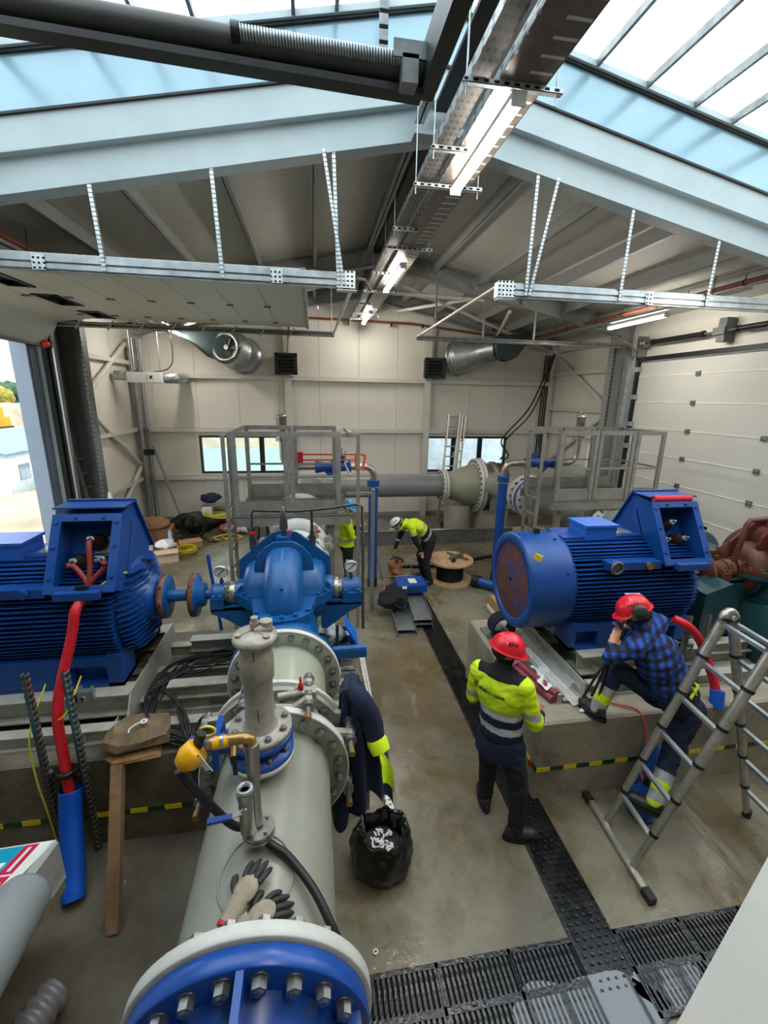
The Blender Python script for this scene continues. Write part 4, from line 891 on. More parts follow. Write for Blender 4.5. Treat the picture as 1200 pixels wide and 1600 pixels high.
O('cowl_label', B().bar((2.0+.06, 3.66, 2.155), (2.0+.12, 3.63, 2.13), .02, .06), YELG, m2)
# red power cable of the left motor and its pieces
t = thing('power_cable', 'thick red power cable dropping from the left motor into a blue hose', 'cable', (-1.95, 3.1, .6))
pth = smoothpath([P1(.26, -.04, -.03), P1(.24, -.16, .03), (-1.87, 3.32, 1.78), (-1.95, 3.14, 1.3), (-1.92, 3.05, .9), (-1.9, 3.0, .62), (-1.89, 2.95, .4)], 8)
O('sleeve', B().tube(pth, .037, n=14), REDC, t)
for (u, v), k in (((.24, .43), .0), ((.13, .25), -.09), ((.34, .26), .09)):
    s_ = P1(u, v, -.12)+nr*.0; mid = P1(.26+k*1.3, .2, -.08)
    O('phase_conductor', B().tube(smoothpath([s_, P1(u+k*.3, v-.04, -.06), mid, P1(.26+k*.2, .08, -.09), P1(.26, .0, -.09)], 6), .024, n=10), REDB, t)
O('earth_wire', B().tube(smoothpath([P1(.27, .02, -.1), P1(.36, .05, -.08), P1(.44, .13, -.12), P1(.49, .16, -.2)], 6), .008, n=6), YELG, t)
O('heat_shrink', B().tube([P1(.26, .1, -.11), P1(.26, .02, -.11), P1(.26, -.1, -.08)], [.03, .045, .042], n=12), BLACKR, t)
single('blue_hose', 'blue corrugated conduit standing on the floor with the red cable inside', 'hose',
       B().tube([p+Vector((0, 0, 0)) for p in smoothpath([(-1.9, 3.02, .66), (-1.89, 2.94, .45), (-1.84, 2.8, .2), (-1.8, 2.66, .03)], 24)], [.074+.005*(i % 2) for i in range(73)], n=20, caps=False), BLUEH)
t = thing('cable_post', 'pair of slotted steel posts holding the red cable beside the left plinth', 'post', (-1.9, 3.05, 0))
SLOTB = perforated('slotted_dark_post', (100, 102, 100), 2, .05, duty=.4, dark=(190, 190, 184), across=0, apitch=.05)
for x in (-2.06, -1.80): O('post', B().box(x-.02, x+.02, 3.03, 3.033, 0, 1.66).box(x-.02, x-.017, 3.03, 3.07, 0, 1.66).box(x+.017, x+.02, 3.03, 3.07, 0, 1.66), SLOTB, t)
O('cross_arm', B().box(-2.08, -1.78, 3.05, 3.09, .75, .79), GALV, t)
O('cable_clamp', B().lathe([(.04, 0), (.065, 0), (.065, .035), (.04, .035), (.04, 0)], (-1.91, 3.03, .8), (0, 0, 1), n=20).box(-2.0, -1.96, 3.0, 3.05, .8, .835).box(-1.86, -1.82, 3.0, 3.05, .8, .835), BLACKP, t)
single('earth_cable', 'thin yellow green earth wire along the left slotted post', 'cable', B().tube(smoothpath([(-2.1, 3.3, 1.4), (-2.12, 3.06, 1.15), (-2.1, 3.0, .8), (-2.06, 2.98, .5), (-2.02, 2.96, .1)], 6), .007, n=6), mat('yellow_green_wire', (190, 186, 60), .5))
single('earth_cable', 'short yellow wire tail beside the red cable', 'cable', B().tube(smoothpath([(-2.0, 3.25, 1.2), (-1.94, 3.1, 1.22), (-1.86, 3.1, 1.3), (-1.84, 3.3, 1.45)], 6), .006, n=6), YELG)
# right motor: its posts and red loop
t = thing('cable_post', 'pair of short steel posts behind the man on the ladder', 'post', (3.6, 3.25, PR_))
for x in (3.53, 3.74): O('post', B().box(x-.02, x+.02, 3.27, 3.273, PR_, 1.62).box(x-.02, x-.017, 3.27, 3.31, PR_, 1.62).box(x+.017, x+.02, 3.27, 3.31, PR_, 1.62), GALVD, t)
t = thing('power_cable', 'thick red cable loop beside the right motor', 'cable', (3.6, 3.2, .85))
O('sleeve', B().tube(smoothpath([(3.36, 3.3, 1.6), (3.46, 3.22, 1.55), (3.6, 3.2, 1.4), (3.7, 3.18, 1.2), (3.76, 3.1, .98), (3.74, 3.04, .86)], 8), .04, n=14), REDC, t)
O('blue_end', B().cyl((3.75, 3.05, .95), (3.72, 3.0, .8), .06, n=16), BLUEH, t)
# ================================================================ pumps
def pump(label, xc, P_, U_, shaft_m, flange_m):
    """split casing pump; P_ lower casing paint, U_ upper casing paint"""
    t = thing('split_case_pump', label, 'pump', (xc, YM, PL+.2))
    c = Vector((xc, YM, ZS)); W = lambda x, y, z: (xc+x, YM+y, ZS+z)
    # upper casing: volute dome, suction shoulders, webs
    pr_ = [(.02, -.17), (.34, -.17), (.42, -.155), (.47, -.11), (.49, -.05), (.495, 0), (.49, .05), (.47, .11), (.42, .155), (.34, .17), (.02, .17)]
    dome = B().lathe(pr_, W(-.03, 0, 0), (1, 0, 0), n=40, a0=0, a1=pi, u=(0, 1, 0))
    for p in dome.v:
        if p.y < YM: p.y = YM+(p.y-YM)*1.22
    for s in (-1, 1):
        dome.lathe([(.001, .14), (.12, .14), (.2, .11), (.245, .04), (.25, 0)][::-1] if False else [(.30, 0), (.30, .16), (.27, .22), (.2, .25), (.001, .26)], W(-.03+s*.13, .05, .0), (s, 0, 0), n=28, a0=0, a1=2*pi)
        dome.cyl(W(-.03+s*.2, .0, .0), W(-.03+s*.45, 0, 0), .15, .13, n=28)
    up = O('upper_casing', dome, U_, t)
    web = [(-.46, .03), (-.4, .12), (-.31, .13), (-.27, .2), (-.27, .3), (-.24, .40), (-.17, .48), (-.08, .53), (.08, .53), (.17, .48), (.24, .40), (.27, .3), (.27, .2), (.31, .13), (.4, .12), (.46, .03)]
    O('front_web', B().prism(web, -.035, W(-.03, -.12, 0), (1, 0, 0), (0, 0, 1)), U_, t)
    web2 = [(-.44, .05), (-.43, .3), (-.12, .56), (-.06, .58), (.06, .58), (.12, .56), (.43, .3), (.44, .05)]
    O('rear_web', B().prism(web2, .035, W(-.03, .1, 0), (1, 0, 0), (0, 0, 1)), U_, t)
    O('dome_rib', B().prism([(.5*cos(a), .5*sin(a)) for a in [pi*.62+pi*.2*i/8 for i in range(9)]]+[(.53*cos(a), .53*sin(a)) for a in [pi*.82-pi*.2*i/8 for i in range(9)]], .03, W(-.045, 0, 0), (0, 1, 0), (0, 0, 1)).box(xc-.045, xc-.015, YM-.53, YM-.485, ZS+.05, ZS+.26), U_, t)
    O('vent_pad', B().cyl(W(-.03, 0, .48), W(-.03, 0, .56), .07, n=20), U_, t)
    # split flange, two plates
    out = []
    for i in range(48):
        a = 2*pi*i/48; x = .46*cos(a); y = .36*sin(a)
        if abs(x) < .24: y = max(y, sqrt(max(0, .56**2-(x*1.35)**2))) if y > 0 else min(y, -sqrt(max(0, .7**2-(x*1.7)**2)))
        out.append((x-.03, y))
    O('split_flange', B().prism(out, .04, W(0, 0, .003), (1, 0, 0), (0, 1, 0)), U_, t)
    O('split_flange', B().prism([(x*1.01, y*1.01) for x, y in out], -.045, W(0, 0, -.003), (1, 0, 0), (0, 1, 0)), P_, t)
    bm = BLTB if P_ is PBLUE else hexbolt('bolt', .021, .03, RUST)
    for i in range(48):
        if i % 2 == 0: x, y = out[i]; inst('bolt', bm, t, W(x*.93, y*.93, .04), (0, 0, 1))
    for x, y in ((-.44, .1), (-.44, -.1), (.38, .1), (.38, -.1)): inst('bolt', bm, t, W(x, y, .16 if False else .06), (0, 0, 1))
    # lower casing
    low = B().lathe([(.02, -.2), (.36, -.2), (.44, -.13), (.46, 0), (.44, .13), (.36, .2), (.02, .2)], W(-.03, 0, 0), (1, 0, 0), n=40, a0=pi, a1=2*pi, u=(0, 1, 0))
    low.cyl(W(-.32, 0, -.04), W(.26, 0, -.04), .27, n=28)
    low.lathe([(.26, 0), (.27, .3), (.29, .6), (.3, .8), (.3, .96)], W(0.0, 0, -.27), (0, -1, 0), n=36)
    low.lathe([(.26, 0), (.28, .5), (.3, .96)], W(0, 0, -.27), (0, 1, 0), n=36)
    O('lower_casing', low, P_, t)
    for sy_ in (-1, 1): O('nozzle_flange', B().lathe([(.3, .93), (.405, .94), (.42, .95), (.42, .985), (.3, .985)], W(0, 0, -.27), (0, sy_, 0), n=56), P_, t)
    O('pedestal', B().box(xc-.3, xc-.2, YM-.36, YM+.36, ZS-.72, ZS-.3).box(xc+.16, xc+.26, YM-.36, YM+.36, ZS-.72, ZS-.3).box(xc-.4, xc+.36, YM-.4, YM+.4, ZS-.76, ZS-.7), P_, t)
    # bearing arms and housings
    for s, x0, x1, x2 in ((-1, .45, .59, .71), (1, .39, .51, .69)):
        arm = [(.3, -.04), (x2, -.1), (x2, -.14), (x2-.12, -.2), (.36, -.36), (.3, -.36)]
        b = B()
        for y in (-.13, .11): b.prism([(s*x, z) for x, z in (arm if s > 0 else arm[::-1])], .022, W(0, y+.022, 0), (1, 0, 0), (0, 0, 1))
        b.box(*sorted((xc+s*.36, xc+s*x2)), YM-.13, YM+.13, ZS-.12, ZS-.09)
        O('bearing_arm', b, P_, t)
        hx = xc+s*x1
        O('bearing_housing', B().cyl((hx, YM, ZS), (xc+s*(x2-.02), YM, ZS), .1, n=28).cyl((xc+s*(x2-.02), YM, ZS), (xc+s*x2, YM, ZS), .1, .085, n=28).box(*sorted((hx, xc+s*x2)), YM-.14, YM+.14, ZS-.1, ZS-.0), P_ if P_ is PBLUE else ORUST, t)
        for dx in (.03, x2-x1-.03):
            for y in (-.12, .12): inst('bolt', bm, t, (hx+s*dx, YM+y, ZS), (0, 0, 1))
        gd = O('shaft_guard', B().lathe([(.105, x0), (.11, x0), (.11, x1), (.105, x1)], W(0, 0, 0), (s, 0, 0), n=32), STAIN if P_ is PBLUE else ORUST, t)
        hb = B()
        for k in range(14):
            a = 2*pi*k/14
            for f_ in (.28, .72):
                p = Vector((xc+s*(x0+(x1-x0)*f_), YM+.1095*cos(a), ZS+.1095*sin(a))); n_ = Vector((0, cos(a), sin(a)))
                hb.cyl(p, p+n_*.0012, .0075, n=8)
        O('guard_hole', hb, HOLE, gd, kind='stuff')
        O('shaft_seal', B().cyl(W(s*.3, 0, 0), W(s*(x0+.02), 0, 0), .075, n=24), P_, t)
    # coupling halves
    if s:
        O('shaft', B().cyl(W(-.7, 0, 0), W(-.9, 0, 0), .05, n=20), shaft_m, t)
        for x in (-.87, -1.12):
            cf = O('coupling_flange', B().lathe([(.06, -.1), (.11, -.095), (.12, -.04), (.2, -.03), (.2, .02), (.06, .02)] if x > -1 else [(.06, .12), (.115, .11), (.12, .04), (.2, .03), (.2, -.02), (.06, -.02)], W(x, 0, 0), (-1, 0, 0), n=36), shaft_m, t)
            O('flange_rim', B().lathe([(.2005, -.026), (.204, -.026), (.204, .018), (.2005, .018)] if x > -1 else [(.2005, -.018), (.204, -.018), (.204, .026), (.2005, .026)], W(x, 0, 0), (-1, 0, 0), n=36), RUST, cf)
            hb = B()
            for k in range(8): a = 2*pi*k/8; hb.cyl(W(x-.002 if x > -1 else x, .204*cos(a), .204*sin(a)), W(x, .2055*cos(a), .2055*sin(a)), .012, n=8)
            O('bolt_hole', hb, HOLE, cf, kind='stuff')
    return t, W
p1, W1 = pump('blue split case pump with twin domes behind the near pipe', -.27, PBLUE, PBLUE, PBLUE, PBLUE)
p2, W2 = pump('rusty red and teal split case pump at the right edge', 5.15, TEAL, REDP, ORUST, TEAL)
O('air_pipe', B().tube([W2(-.55, -.1, .12), W2(-.5, -.1, .55), W2(-.47, -.1, .6), W2(-.1, -.1, .62), W2(.05, -.1, .62)], .028, n=10).cyl(W2(-.02, 0, .5), W2(-.02, 0, .8), .06, n=14), REDP, p2)
O('oil_cup', B().cyl(W2(-.5, .3, .1), W2(-.5, .3, .14), .09, n=18).cyl(W2(-.66, .02, .1), W2(-.66, .02, .16), .02, n=10), ORUST, p2)
O('lower_elbow', B().lathe([(.35, 0), (.42, .3), (.4, .6), (.3, .8)], W2(-.05, -.3, -.3), (0, -.3, -1), n=30), TEAL, p2)
O('side_box', B().prism([(0, 0), (.3, .1), (.42, -.1), (.4, -.45), (.1, -.6), (0, -.5)], .3, W2(-1.15, -.1, -.1), (1, 0, 0), (0, 0, 1)), TEAL, p2)
# small bore pipework on the blue pump
t = thing('flushing_pipework', 'dark small bore pipe loop over and beside the blue pump', 'pipework', (-.1, 3.9, 1.3))
PG = mat('dark_galvanised_pipe', (84, 84, 82), .4, .6, .2, 10)
z9 = ZS+.78
O('header_pipe', B().tube([W1(-.33, .1, .42), W1(-.33, .1, .74), W1(-.31, .1, .78), W1(.1, .0, .79), W1(.42, -.02, .82), W1(.64, -.05, .86), W1(.70, -.06, .84), W1(.71, -.06, .4), W1(.70, -.2, -.35)], .014, n=9), PG, t)
O('riser', B().cyl(W1(.23, .1, .4), W1(.23, .05, .8), .014, n=9), PG, t)
for x, y in ((-.33, .1), (.23, .1)):
    O('valve_body', B().cyl(W1(x, y, .4), W1(x, y, .52), .035, n=10).cyl(W1(x, y, .52), W1(x, y, .56), .026, n=6), PG, t)
O('valve_body', B().cyl(W1(-.03, 0, .52), W1(-.03, 0, .62), .022, n=8).cyl(W1(-.03, 0, .62), W1(-.03, 0, .7), .04, n=10).cyl(W1(-.03, 0, .7), W1(-.03, 0, .74), .03, n=6).tube([W1(-.03, 0, .74), W1(-.03, 0, .8), W1(-.03, .03, .82)], .022), PG, t)
for x in (-.31, .28, .02): O('red_handle', B().box(xc_ := (-.27+x)-.02, xc_+.05, YM-.02, YM+.0, ZS+.58, ZS+.6), REDC, t)
O('drain_pipe', B().tube([W1(.45, -.2, -.3), W1(.45, -.2, -.8), W1(.62, -.2, -.8)], .016, n=8).cyl(W1(.45, -.2, -.72), W1(.45, -.2, -.64), .03, n=8), PG, t)
O('drain_manifold', B().box(*sorted((W1(.3, 0, 0)[0], W1(.72, 0, 0)[0])), YM-.34, YM-.26, ZS-.58, ZS-.5).cyl(W1(.4, -.3, -.5), W1(.72, -.3, -.5), .035, n=12), PBLUE, t)
def gauge(label, p, face):
    t = thing('pressure_gauge', label, 'gauge', p)
    p = Vector(p)
    O('stem', B().cyl(p, p+Vector((0, 0, .06)), .012, n=8).cyl(p+Vector((0, 0, .01)), p+Vector((0, 0, .035)), .02, n=6), PG, t)
    c = p+Vector((0, 0, .12))
    O('case', B().lathe([(.001, .03), (.055, .03), (.064, .02), (.064, -.01), (.058, -.014)], c, (0, 1, .2), n=28), GALV, t)
    O('dial', B().cyl(c+Vector((0, -.011, 0)), c+Vector((0, -.013, 0)), .056, n=28), face, t)
    O('pointer', B().bar(c+Vector((-.03, -.016, -.03)), c+Vector((.035, -.016, .03)), .006, .004, (0, 1, 0)), BLACKP, t)
gauge('round pressure gauge on the left bearing of the blue pump', W1(-.62, 0, .1), mat('gauge_face', (206, 206, 198), .3))
gauge('round white gauge with dark needle on the right bearing of the blue pump', W1(.6, 0, .1), WPL)
# ================================================================ near pipe line
XP, ZP = W1(0, 0, 0)[0]+.01, 1.5
FB = hexbolt('bolt', .024, .026, BOLT, .0); FBL = hexbolt('bolt', .026, .034, BOLT, .0); FBS = hexbolt('nut', .022, .022, BOLT, .025)
def ring(label_name, y0, y1, r0, r1, m_, parent, n=56):
    return O(label_name, B().lathe([(r0, 0), (r1-.004, 0), (r1, .004), (r1, y1-y0-.004), (r1-.004, y1-y0), (r0, y1-y0)], (XP, y0, ZP), (0, 1, 0), n=n), m_, parent)
def ringbolts(y, axis, r, n, me, parent, ph=0., sel=lambda a: True):
    for k in range(n):
        a = 2*pi*(k+.5)/n+ph
        if sel(a): inst('bolt', me, parent, (XP+r*cos(a), y, ZP+r*sin(a)), axis, k)
t = thing('spool_piece', 'short pale green pipe spool between blue pump and dismantling joint', 'pipe', (XP, 2.7, ZP-.42))
O('pipe', B().cyl((XP, 2.36, ZP), (XP, 3.0, ZP), .305, n=56), PIPEL, t)
ring('flange', 2.955, 3.005, .3, .417, PIPEL, t); ring('flange_rim', 2.953, 3.0, .412, .421, WHITEP, t)
ringbolts(2.955, (0, -1, 0), .365, 20, FB, t)
ring('collar', 2.36, 2.5, .3, .335, WHITEP, t)
t = thing('dismantling_joint', 'grey dismantling joint with eared flange rings and tie bolts on the near pipe', 'pipe joint', (XP, 2.25, ZP-.45))
ring('white_face', 2.37, 2.40, .3, .415, WHITEP, t)
ring('seal_ring', 2.16, 2.36, .3, .335, PIPEG, t)
def eared(y0, y1, nm):
    pts = []; n = 96
    for i in range(n):
        a = 2*pi*i/n; r_ = .40
        for e in [R(20+45*k) for k in range(8)]:
            d_ = abs((a-e+pi) % (2*pi)-pi)
            if d_ < .2: r_ = max(r_, .40+.09*(.5+.5*cos(pi*d_/.2)))
        pts.append((r_*cos(a), r_*sin(a)))
    inner = [(.3*cos(2*pi*i/n), .3*sin(2*pi*i/n)) for i in range(n)]
    vs = [(XP+x, y, ZP+z) for y in (y0, y1) for x, z in pts]+[(XP+x, y, ZP+z) for y in (y0, y1) for x, z in inner]
    fs = []
    for i in range(n):
        j = (i+1) % n; fs += [(i, j, n+j, n+i), (i, 2*n+i, 2*n+j, j), (n+i, n+j, 3*n+j, 3*n+i)]
    return O(nm, B().add(vs, fs), CAST, t)
eared(2.31, 2.35, 'eared_ring'); eared(2.15, 2.19, 'eared_ring')
for k in range(8):
    a = R(20+45*k); p = (XP+.46*cos(a), 2.05, ZP+.46*sin(a))
    tb = O('tie_rod', B().cyl((p[0], 2.06, p[2]), (p[0], 2.42, p[2]), .016, n=10), BOLT, t)
    O('rod_cap', B().cyl((p[0], 2.02, p[2]), (p[0], 2.06, p[2]), .018, n=10), BRASS, tb)
    for y in (2.13, 2.21, 2.29, 2.37): O('tie_nut', B().cyl((p[0], y-.018, p[2]), (p[0], y+.018, p[2]), .034, n=6), BOLT, tb)
for y in (2.31, 2.15): ringbolts(y, (0, -1, 0), .365, 16, FB, t, .1, lambda a: True)
O('drain_cock', B().cyl((XP+.02, 2.25, ZP+.4), (XP+.2, 2.25, ZP+.42), .022, n=12).box(XP+.16, XP+.24, 2.21, 2.28, ZP+.37, ZP+.44), CAST, t)
O('red_cock_handle', B().cyl((XP+.15, 2.25, ZP+.44), (XP+.15, 2.25, ZP+.52), .007, n=6).box(XP+.135, XP+.165, 2.24, 2.26, ZP+.44, ZP+.47), REDC, t)
t = thing('large_pipe', 'large grey pipe running toward the camera', 'pipe', (XP, 1.6, ZP-.42))
O('pipe', B().cyl((XP, 1.1, ZP), (XP, 2.12, ZP), .305, n=72), PIPEG, t)
ring('flange', 2.10, 2.145, .3, .417, PIPEG, t); ring('flange_rim', 2.098, 2.146, .412, .421, WHITEP, t); ringbolts(2.10, (0, -1, 0), .365, 20, FBL, t)
ring('flange', 1.055, 1.105, .3, .42, WHITEP, t, 80)
ringbolts(1.105, (0, 1, 0), .365, 20, FBL, t)
O('saddle_plate', B().lathe([(.0, 0), (.14, 0), (.14, .006)], (XP, 1.32, ZP+.302), (0, 0, 1), n=32) if False else B().grid(lambda u, v: Vector((XP+.31*sin(.47*(u-.5)*2*sqrt(max(0, 1-(2*v-1)**2))), 1.34+.15*(2*v-1), ZP+.31*cos(.47*(u-.5)*2*sqrt(max(0, 1-(2*v-1)**2))))), 14, 14), PIPEG, t)
O('saddle_weld', B().tube([Vector((XP+.311*sin(.47*cos(a)), 1.34+.15*sin(a), ZP+.311*cos(.47*cos(a)))) for a in [2*pi*i/40 for i in range(40)]], .005, n=6, closed=True), PIPEG, t)
t = thing('blue_valve', 'large bright blue valve body with bolted flange at the bottom edge', 'valve', (XP, .8, ZP-.45))
ring('flange', .985, 1.05, .29, .405, VBLUE, t, 80)
O('valve_body', B().lathe([(.30, .985), (.275, .94), (.25, .8), (.26, .55), (.32, .3), (.36, .1), (.36, -.2)], (XP, 0, ZP), (0, 1, 0), n=64), VBLUE, t)
ringbolts(.985, (0, -1, 0), .352, 20, FBL, t)
O('body_rib', B().box(XP-.012, XP+.012, .3, .985, ZP+.24, ZP+.4), VBLUE, t)
for s_ in (-1, 1): O('body_rib', B().bar((XP+s_*.27, .6, ZP+.1), (XP+s_*.27, .985, ZP+.1), .2, .024, (0, 0, 1)), VBLUE, t)
# gate valve and air release valve on the pipe
ax_, ay_ = XP-.03, 1.87
t = thing('gate_valve', 'small blue gate valve standing on the near pipe', 'valve', (ax_, ay_, 1.8))
def vring(z0, z1, r0, r1, m_, nm='flange', par=None): return O(nm, B().lathe([(r0, z0), (r1, z0), (r1, z1), (r0, z1)], (ax_, ay_, 0), (0, 0, 1), n=40), m_, par)
O('pipe_stub', B().cyl((ax_, ay_, 1.76), (ax_, ay_, 1.87), .085, n=32), PIPEG, t)
vring(1.865, 1.89, .05, .155, WHITEP, par=t); vring(1.895, 1.92, .05, .155, VBLUE, par=t)
O('valve_body', B().cyl((ax_, ay_, 1.92), (ax_, ay_, 1.99), .105, n=32).cyl((ax_-.08, ay_, 1.955), (ax_-.2, ay_, 1.955), .05, n=20), VBLUE, t)
vring(1.985, 2.01, .05, .155, VBLUE, par=t)
O('bonnet_flange', B().bar((ax_-.2, ay_, 1.875), (ax_-.2, ay_, 2.04), .18, .03, (1, 0, 0)), VBLUE, t)
O('stem_housing', B().cyl((ax_-.21, ay_, 1.955), (ax_-.34, ay_, 1.955), .035, n=16).cyl((ax_-.3, ay_, 1.955), (ax_-.33, ay_, 1.955), .045, n=16), VBLUE, t)
VB = hexbolt('bolt', .015, .016, BOLT)
for k in range(8):
    a = 2*pi*(k+.5)/8; inst('bolt', VB, t, (ax_+.128*cos(a), ay_+.128*sin(a), 1.92))
t = thing('air_release_valve', 'tall grey air release valve on top of the small blue valve', 'valve', (ax_, ay_, 2.012))
vring(2.012, 2.04, .05, .15, CAST, par=t)
O('body', B().lathe([(.085, 2.04), (.072, 2.06), (.068, 2.2), (.068, 2.3), (.078, 2.31), (.08, 2.42), (.074, 2.44), (.072, 2.5), (.098, 2.51)], (ax_, ay_, 0), (0, 0, 1), n=40), CAST, t)
O('weld_seam', B().box(ax_-.002, ax_+.002, ay_-.0755, ay_-.07, 2.43, 2.5), DARKM, t); O('weld_seam', B().box(ax_+.0, ax_+.004, ay_-.0705, ay_-.066, 2.08, 2.18), DARKM, t)
O('cap', B().lathe([(.03, 2.505), (.1, 2.505), (.103, 2.52), (.096, 2.535), (.05, 2.55), (.001, 2.555)], (ax_, ay_, 0), (0, 0, 1), n=40), CAST, t)
O('cap_outlet', B().cyl((ax_+.0, ay_+.0, 2.545), (ax_+.07, ay_+.02, 2.555), .028, n=16).cyl((ax_+.05, ay_+.02, 2.55), (ax_+.05, ay_+.02, 2.59), .03, n=16).cyl((ax_-.0, ay_+.01, 2.54), (ax_-.0, ay_+.01, 2.59), .022, n=14).cyl((ax_-.0, ay_+.01, 2.59), (ax_-.0, ay_+.01, 2.615), .018, n=6), CAST, t)
for a in (R(200), R(320), R(100), R(20)): O('cap_lug', B().cyl((ax_+.074*cos(a), ay_+.074*sin(a), 2.53), (ax_+.074*cos(a), ay_+.074*sin(a), 2.55), .016, n=12).bar((ax_, ay_, 2.55), (ax_+.07*cos(a), ay_+.07*sin(a), 2.54), .008, .02), CAST, t)
for k in range(8):
    a = 2*pi*(k+.5)/8; inst('bolt', VB, t, (ax_+.122*cos(a), ay_+.122*sin(a), 2.04))
# stainless tapping with ball valve, brass fittings, sensor and black hose
gx, gy = XP-.0, 1.455
t = thing('tapping_assembly', 'stainless tapping with ball valve and blue lever on the near pipe', 'pipe fitting', (gx, gy, 1.8))
O('stub', B().cyl((gx, gy, 1.79), (gx, gy, 1.87), .022, n=16), PIPEG, t)
O('flange', B().cyl((gx, gy, 1.865), (gx, gy, 1.88), .065, n=32).cyl((gx, gy, 1.885), (gx, gy, 1.90), .065, n=32), STAIN, t)
for k in range(4):
    a = pi/4+pi/2*k; O('bolt', B().cyl((gx+.048*cos(a), gy+.048*sin(a), 1.9), (gx+.048*cos(a), gy+.048*sin(a), 1.912), .011, n=6), STAIN, t)
tx, ty = gx-.01, gy+.03
O('tall_pipe', B().tube([(gx, gy, 1.9), (tx, ty, 1.95), (tx, ty, 2.27)], .022, n=16).cyl((tx, ty, 2.1), (tx, ty, 2.25), .027, n=16).cyl((tx, ty, 2.25), (tx, ty, 2.28), .031, n=16), STAIN, t)
vx, vy = gx-.035, gy-.035
O('ball_valve', B().cyl((gx-.02, gy-.02, 1.9), (vx, vy, 2.000), .02, n=14).cyl((vx, vy, 1.92), (vx, vy, 2.100), .028, n=18).cyl((vx, vy, 2.100), (vx, vy, 2.120), .035, n=8), STAIN, t)
O('valve_socket', B().lathe([(.018, 0), (.03, 0), (.032, .015), (.022, .018), (.018, .0)], (vx, vy, 2.120), (0, 0, 1), n=20), GALV, t)
O('valve_bore', B().cyl((vx, vy, 2.120), (vx, vy, 2.053), .018, n=16), HOLE, t)
O('lever_arm', B().bar((vx-.0, vy-.035, 2.060), (vx-.05, vy-.04, 2.045), .022, .004).cyl((vx, vy-.03, 2.060), (vx, vy-.042, 2.060), .012, n=8), STAIN, t)
O('blue_lever', B().bar((vx-.045, vy-.04, 2.045), (vx-.135, vy-.045, 2.040), .022, .012), mat('blue_lever', (24, 60, 150), .4), t)
O('brass_elbow', B().tube([(tx, ty, 2.280), (tx, ty, 2.295), (tx-.03, ty, 2.305), (tx-.09, ty, 2.302)], .022, n=12).cyl((tx-.045, ty, 2.300), (tx-.075, ty, 2.300), .028, n=6).cyl((tx, ty, 2.300), (tx, ty, 2.2), .016, n=6), BRASS, t)
O('drain_tap', B().cyl((tx-.06, ty-.01, 2.300), (tx-.06, ty-.05, 2.270), .012, n=8), BRASS, t)
O('black_tap_lever', B().bar((tx-.06, ty-.05, 2.270), (tx-.055, ty-.055, 2.190), .016, .006, (0, 1, 0)), BLACKR, t)
O('steel_nipple', B().cyl((tx-.09, ty, 2.302), (tx-.15, ty, 2.300), .019, n=12).cyl((tx-.1, ty, 2.302), (tx-.115, ty, 2.302), .026, n=6), GALV, t)
tx += .07; t = thing('level_sensor', 'yellow sensor housing with paper tag at the end of the tapping', 'sensor', (tx-.26, ty, 2.1))
O('yellow_ring', B().cyl((tx-.15, ty, 2.300), (tx-.21, ty, 2.295), .024, n=16), YEL, t)
O('brass_nut', B().cyl((tx-.21, ty, 2.295), (tx-.235, ty, 2.295), .024, n=6), BRASS, t)
O('housing', B().lathe([(.001, -.06), (.03, -.055), (.05, -.02), (.052, .015), (.046, .03), (.001, .03)], (tx-.285, ty-.02, 2.270), (.75, .25, .5), n=24), YEL, t)
O('pull_ring', B().tube([Vector((tx-.235+.03*cos(a), ty+.02, 2.335+.022*sin(a))) for a in [2*pi*i/20 for i in range(20)]], .005, n=6, closed=True), mat('pale_yellow_plastic', (236, 206, 70), .4), t)
O('black_body', B().cyl((tx-.27, ty, 2.290), (tx-.25, ty+.0, 2.350), .02, n=12), BLACKR, t)
O('paper_tag', B().bar((tx-.262, ty-.05, 2.295), (tx-.215, ty-.06, 2.220), .03, .002, (.3, .9, .2)), WPL, t)
for i, (z0, z1) in enumerate(((0, 1),)): O('tag_stripe', B().bar((tx-.2625, ty-.053, 2.293), (tx-.26, ty-.053, 2.289), .026, .002, (.3, .9, .2)).bar((tx-.2195, ty-.061, 2.227), (tx-.217, ty-.061, 2.223), .026, .002, (.3, .9, .2)), BLACKR, t)
tx -= .0; single('black_hose', 'black rubber hose arching from the yellow sensor over the near pipe', 'hose', B().tube(smoothpath([(-.535, 1.45, 2.22), (-.5, 1.455, 2.14), (-.43, 1.47, 2.0), (-.36, 1.47, 1.9), (-.285, 1.47, 1.87), (-.21, 1.42, 1.835), (-.14, 1.38, 1.81), (-.04, 1.27, 1.77), (.03, 1.17, 1.70), (.075, 1.12, 1.6)], 10), .0165, n=12), BLACKR)
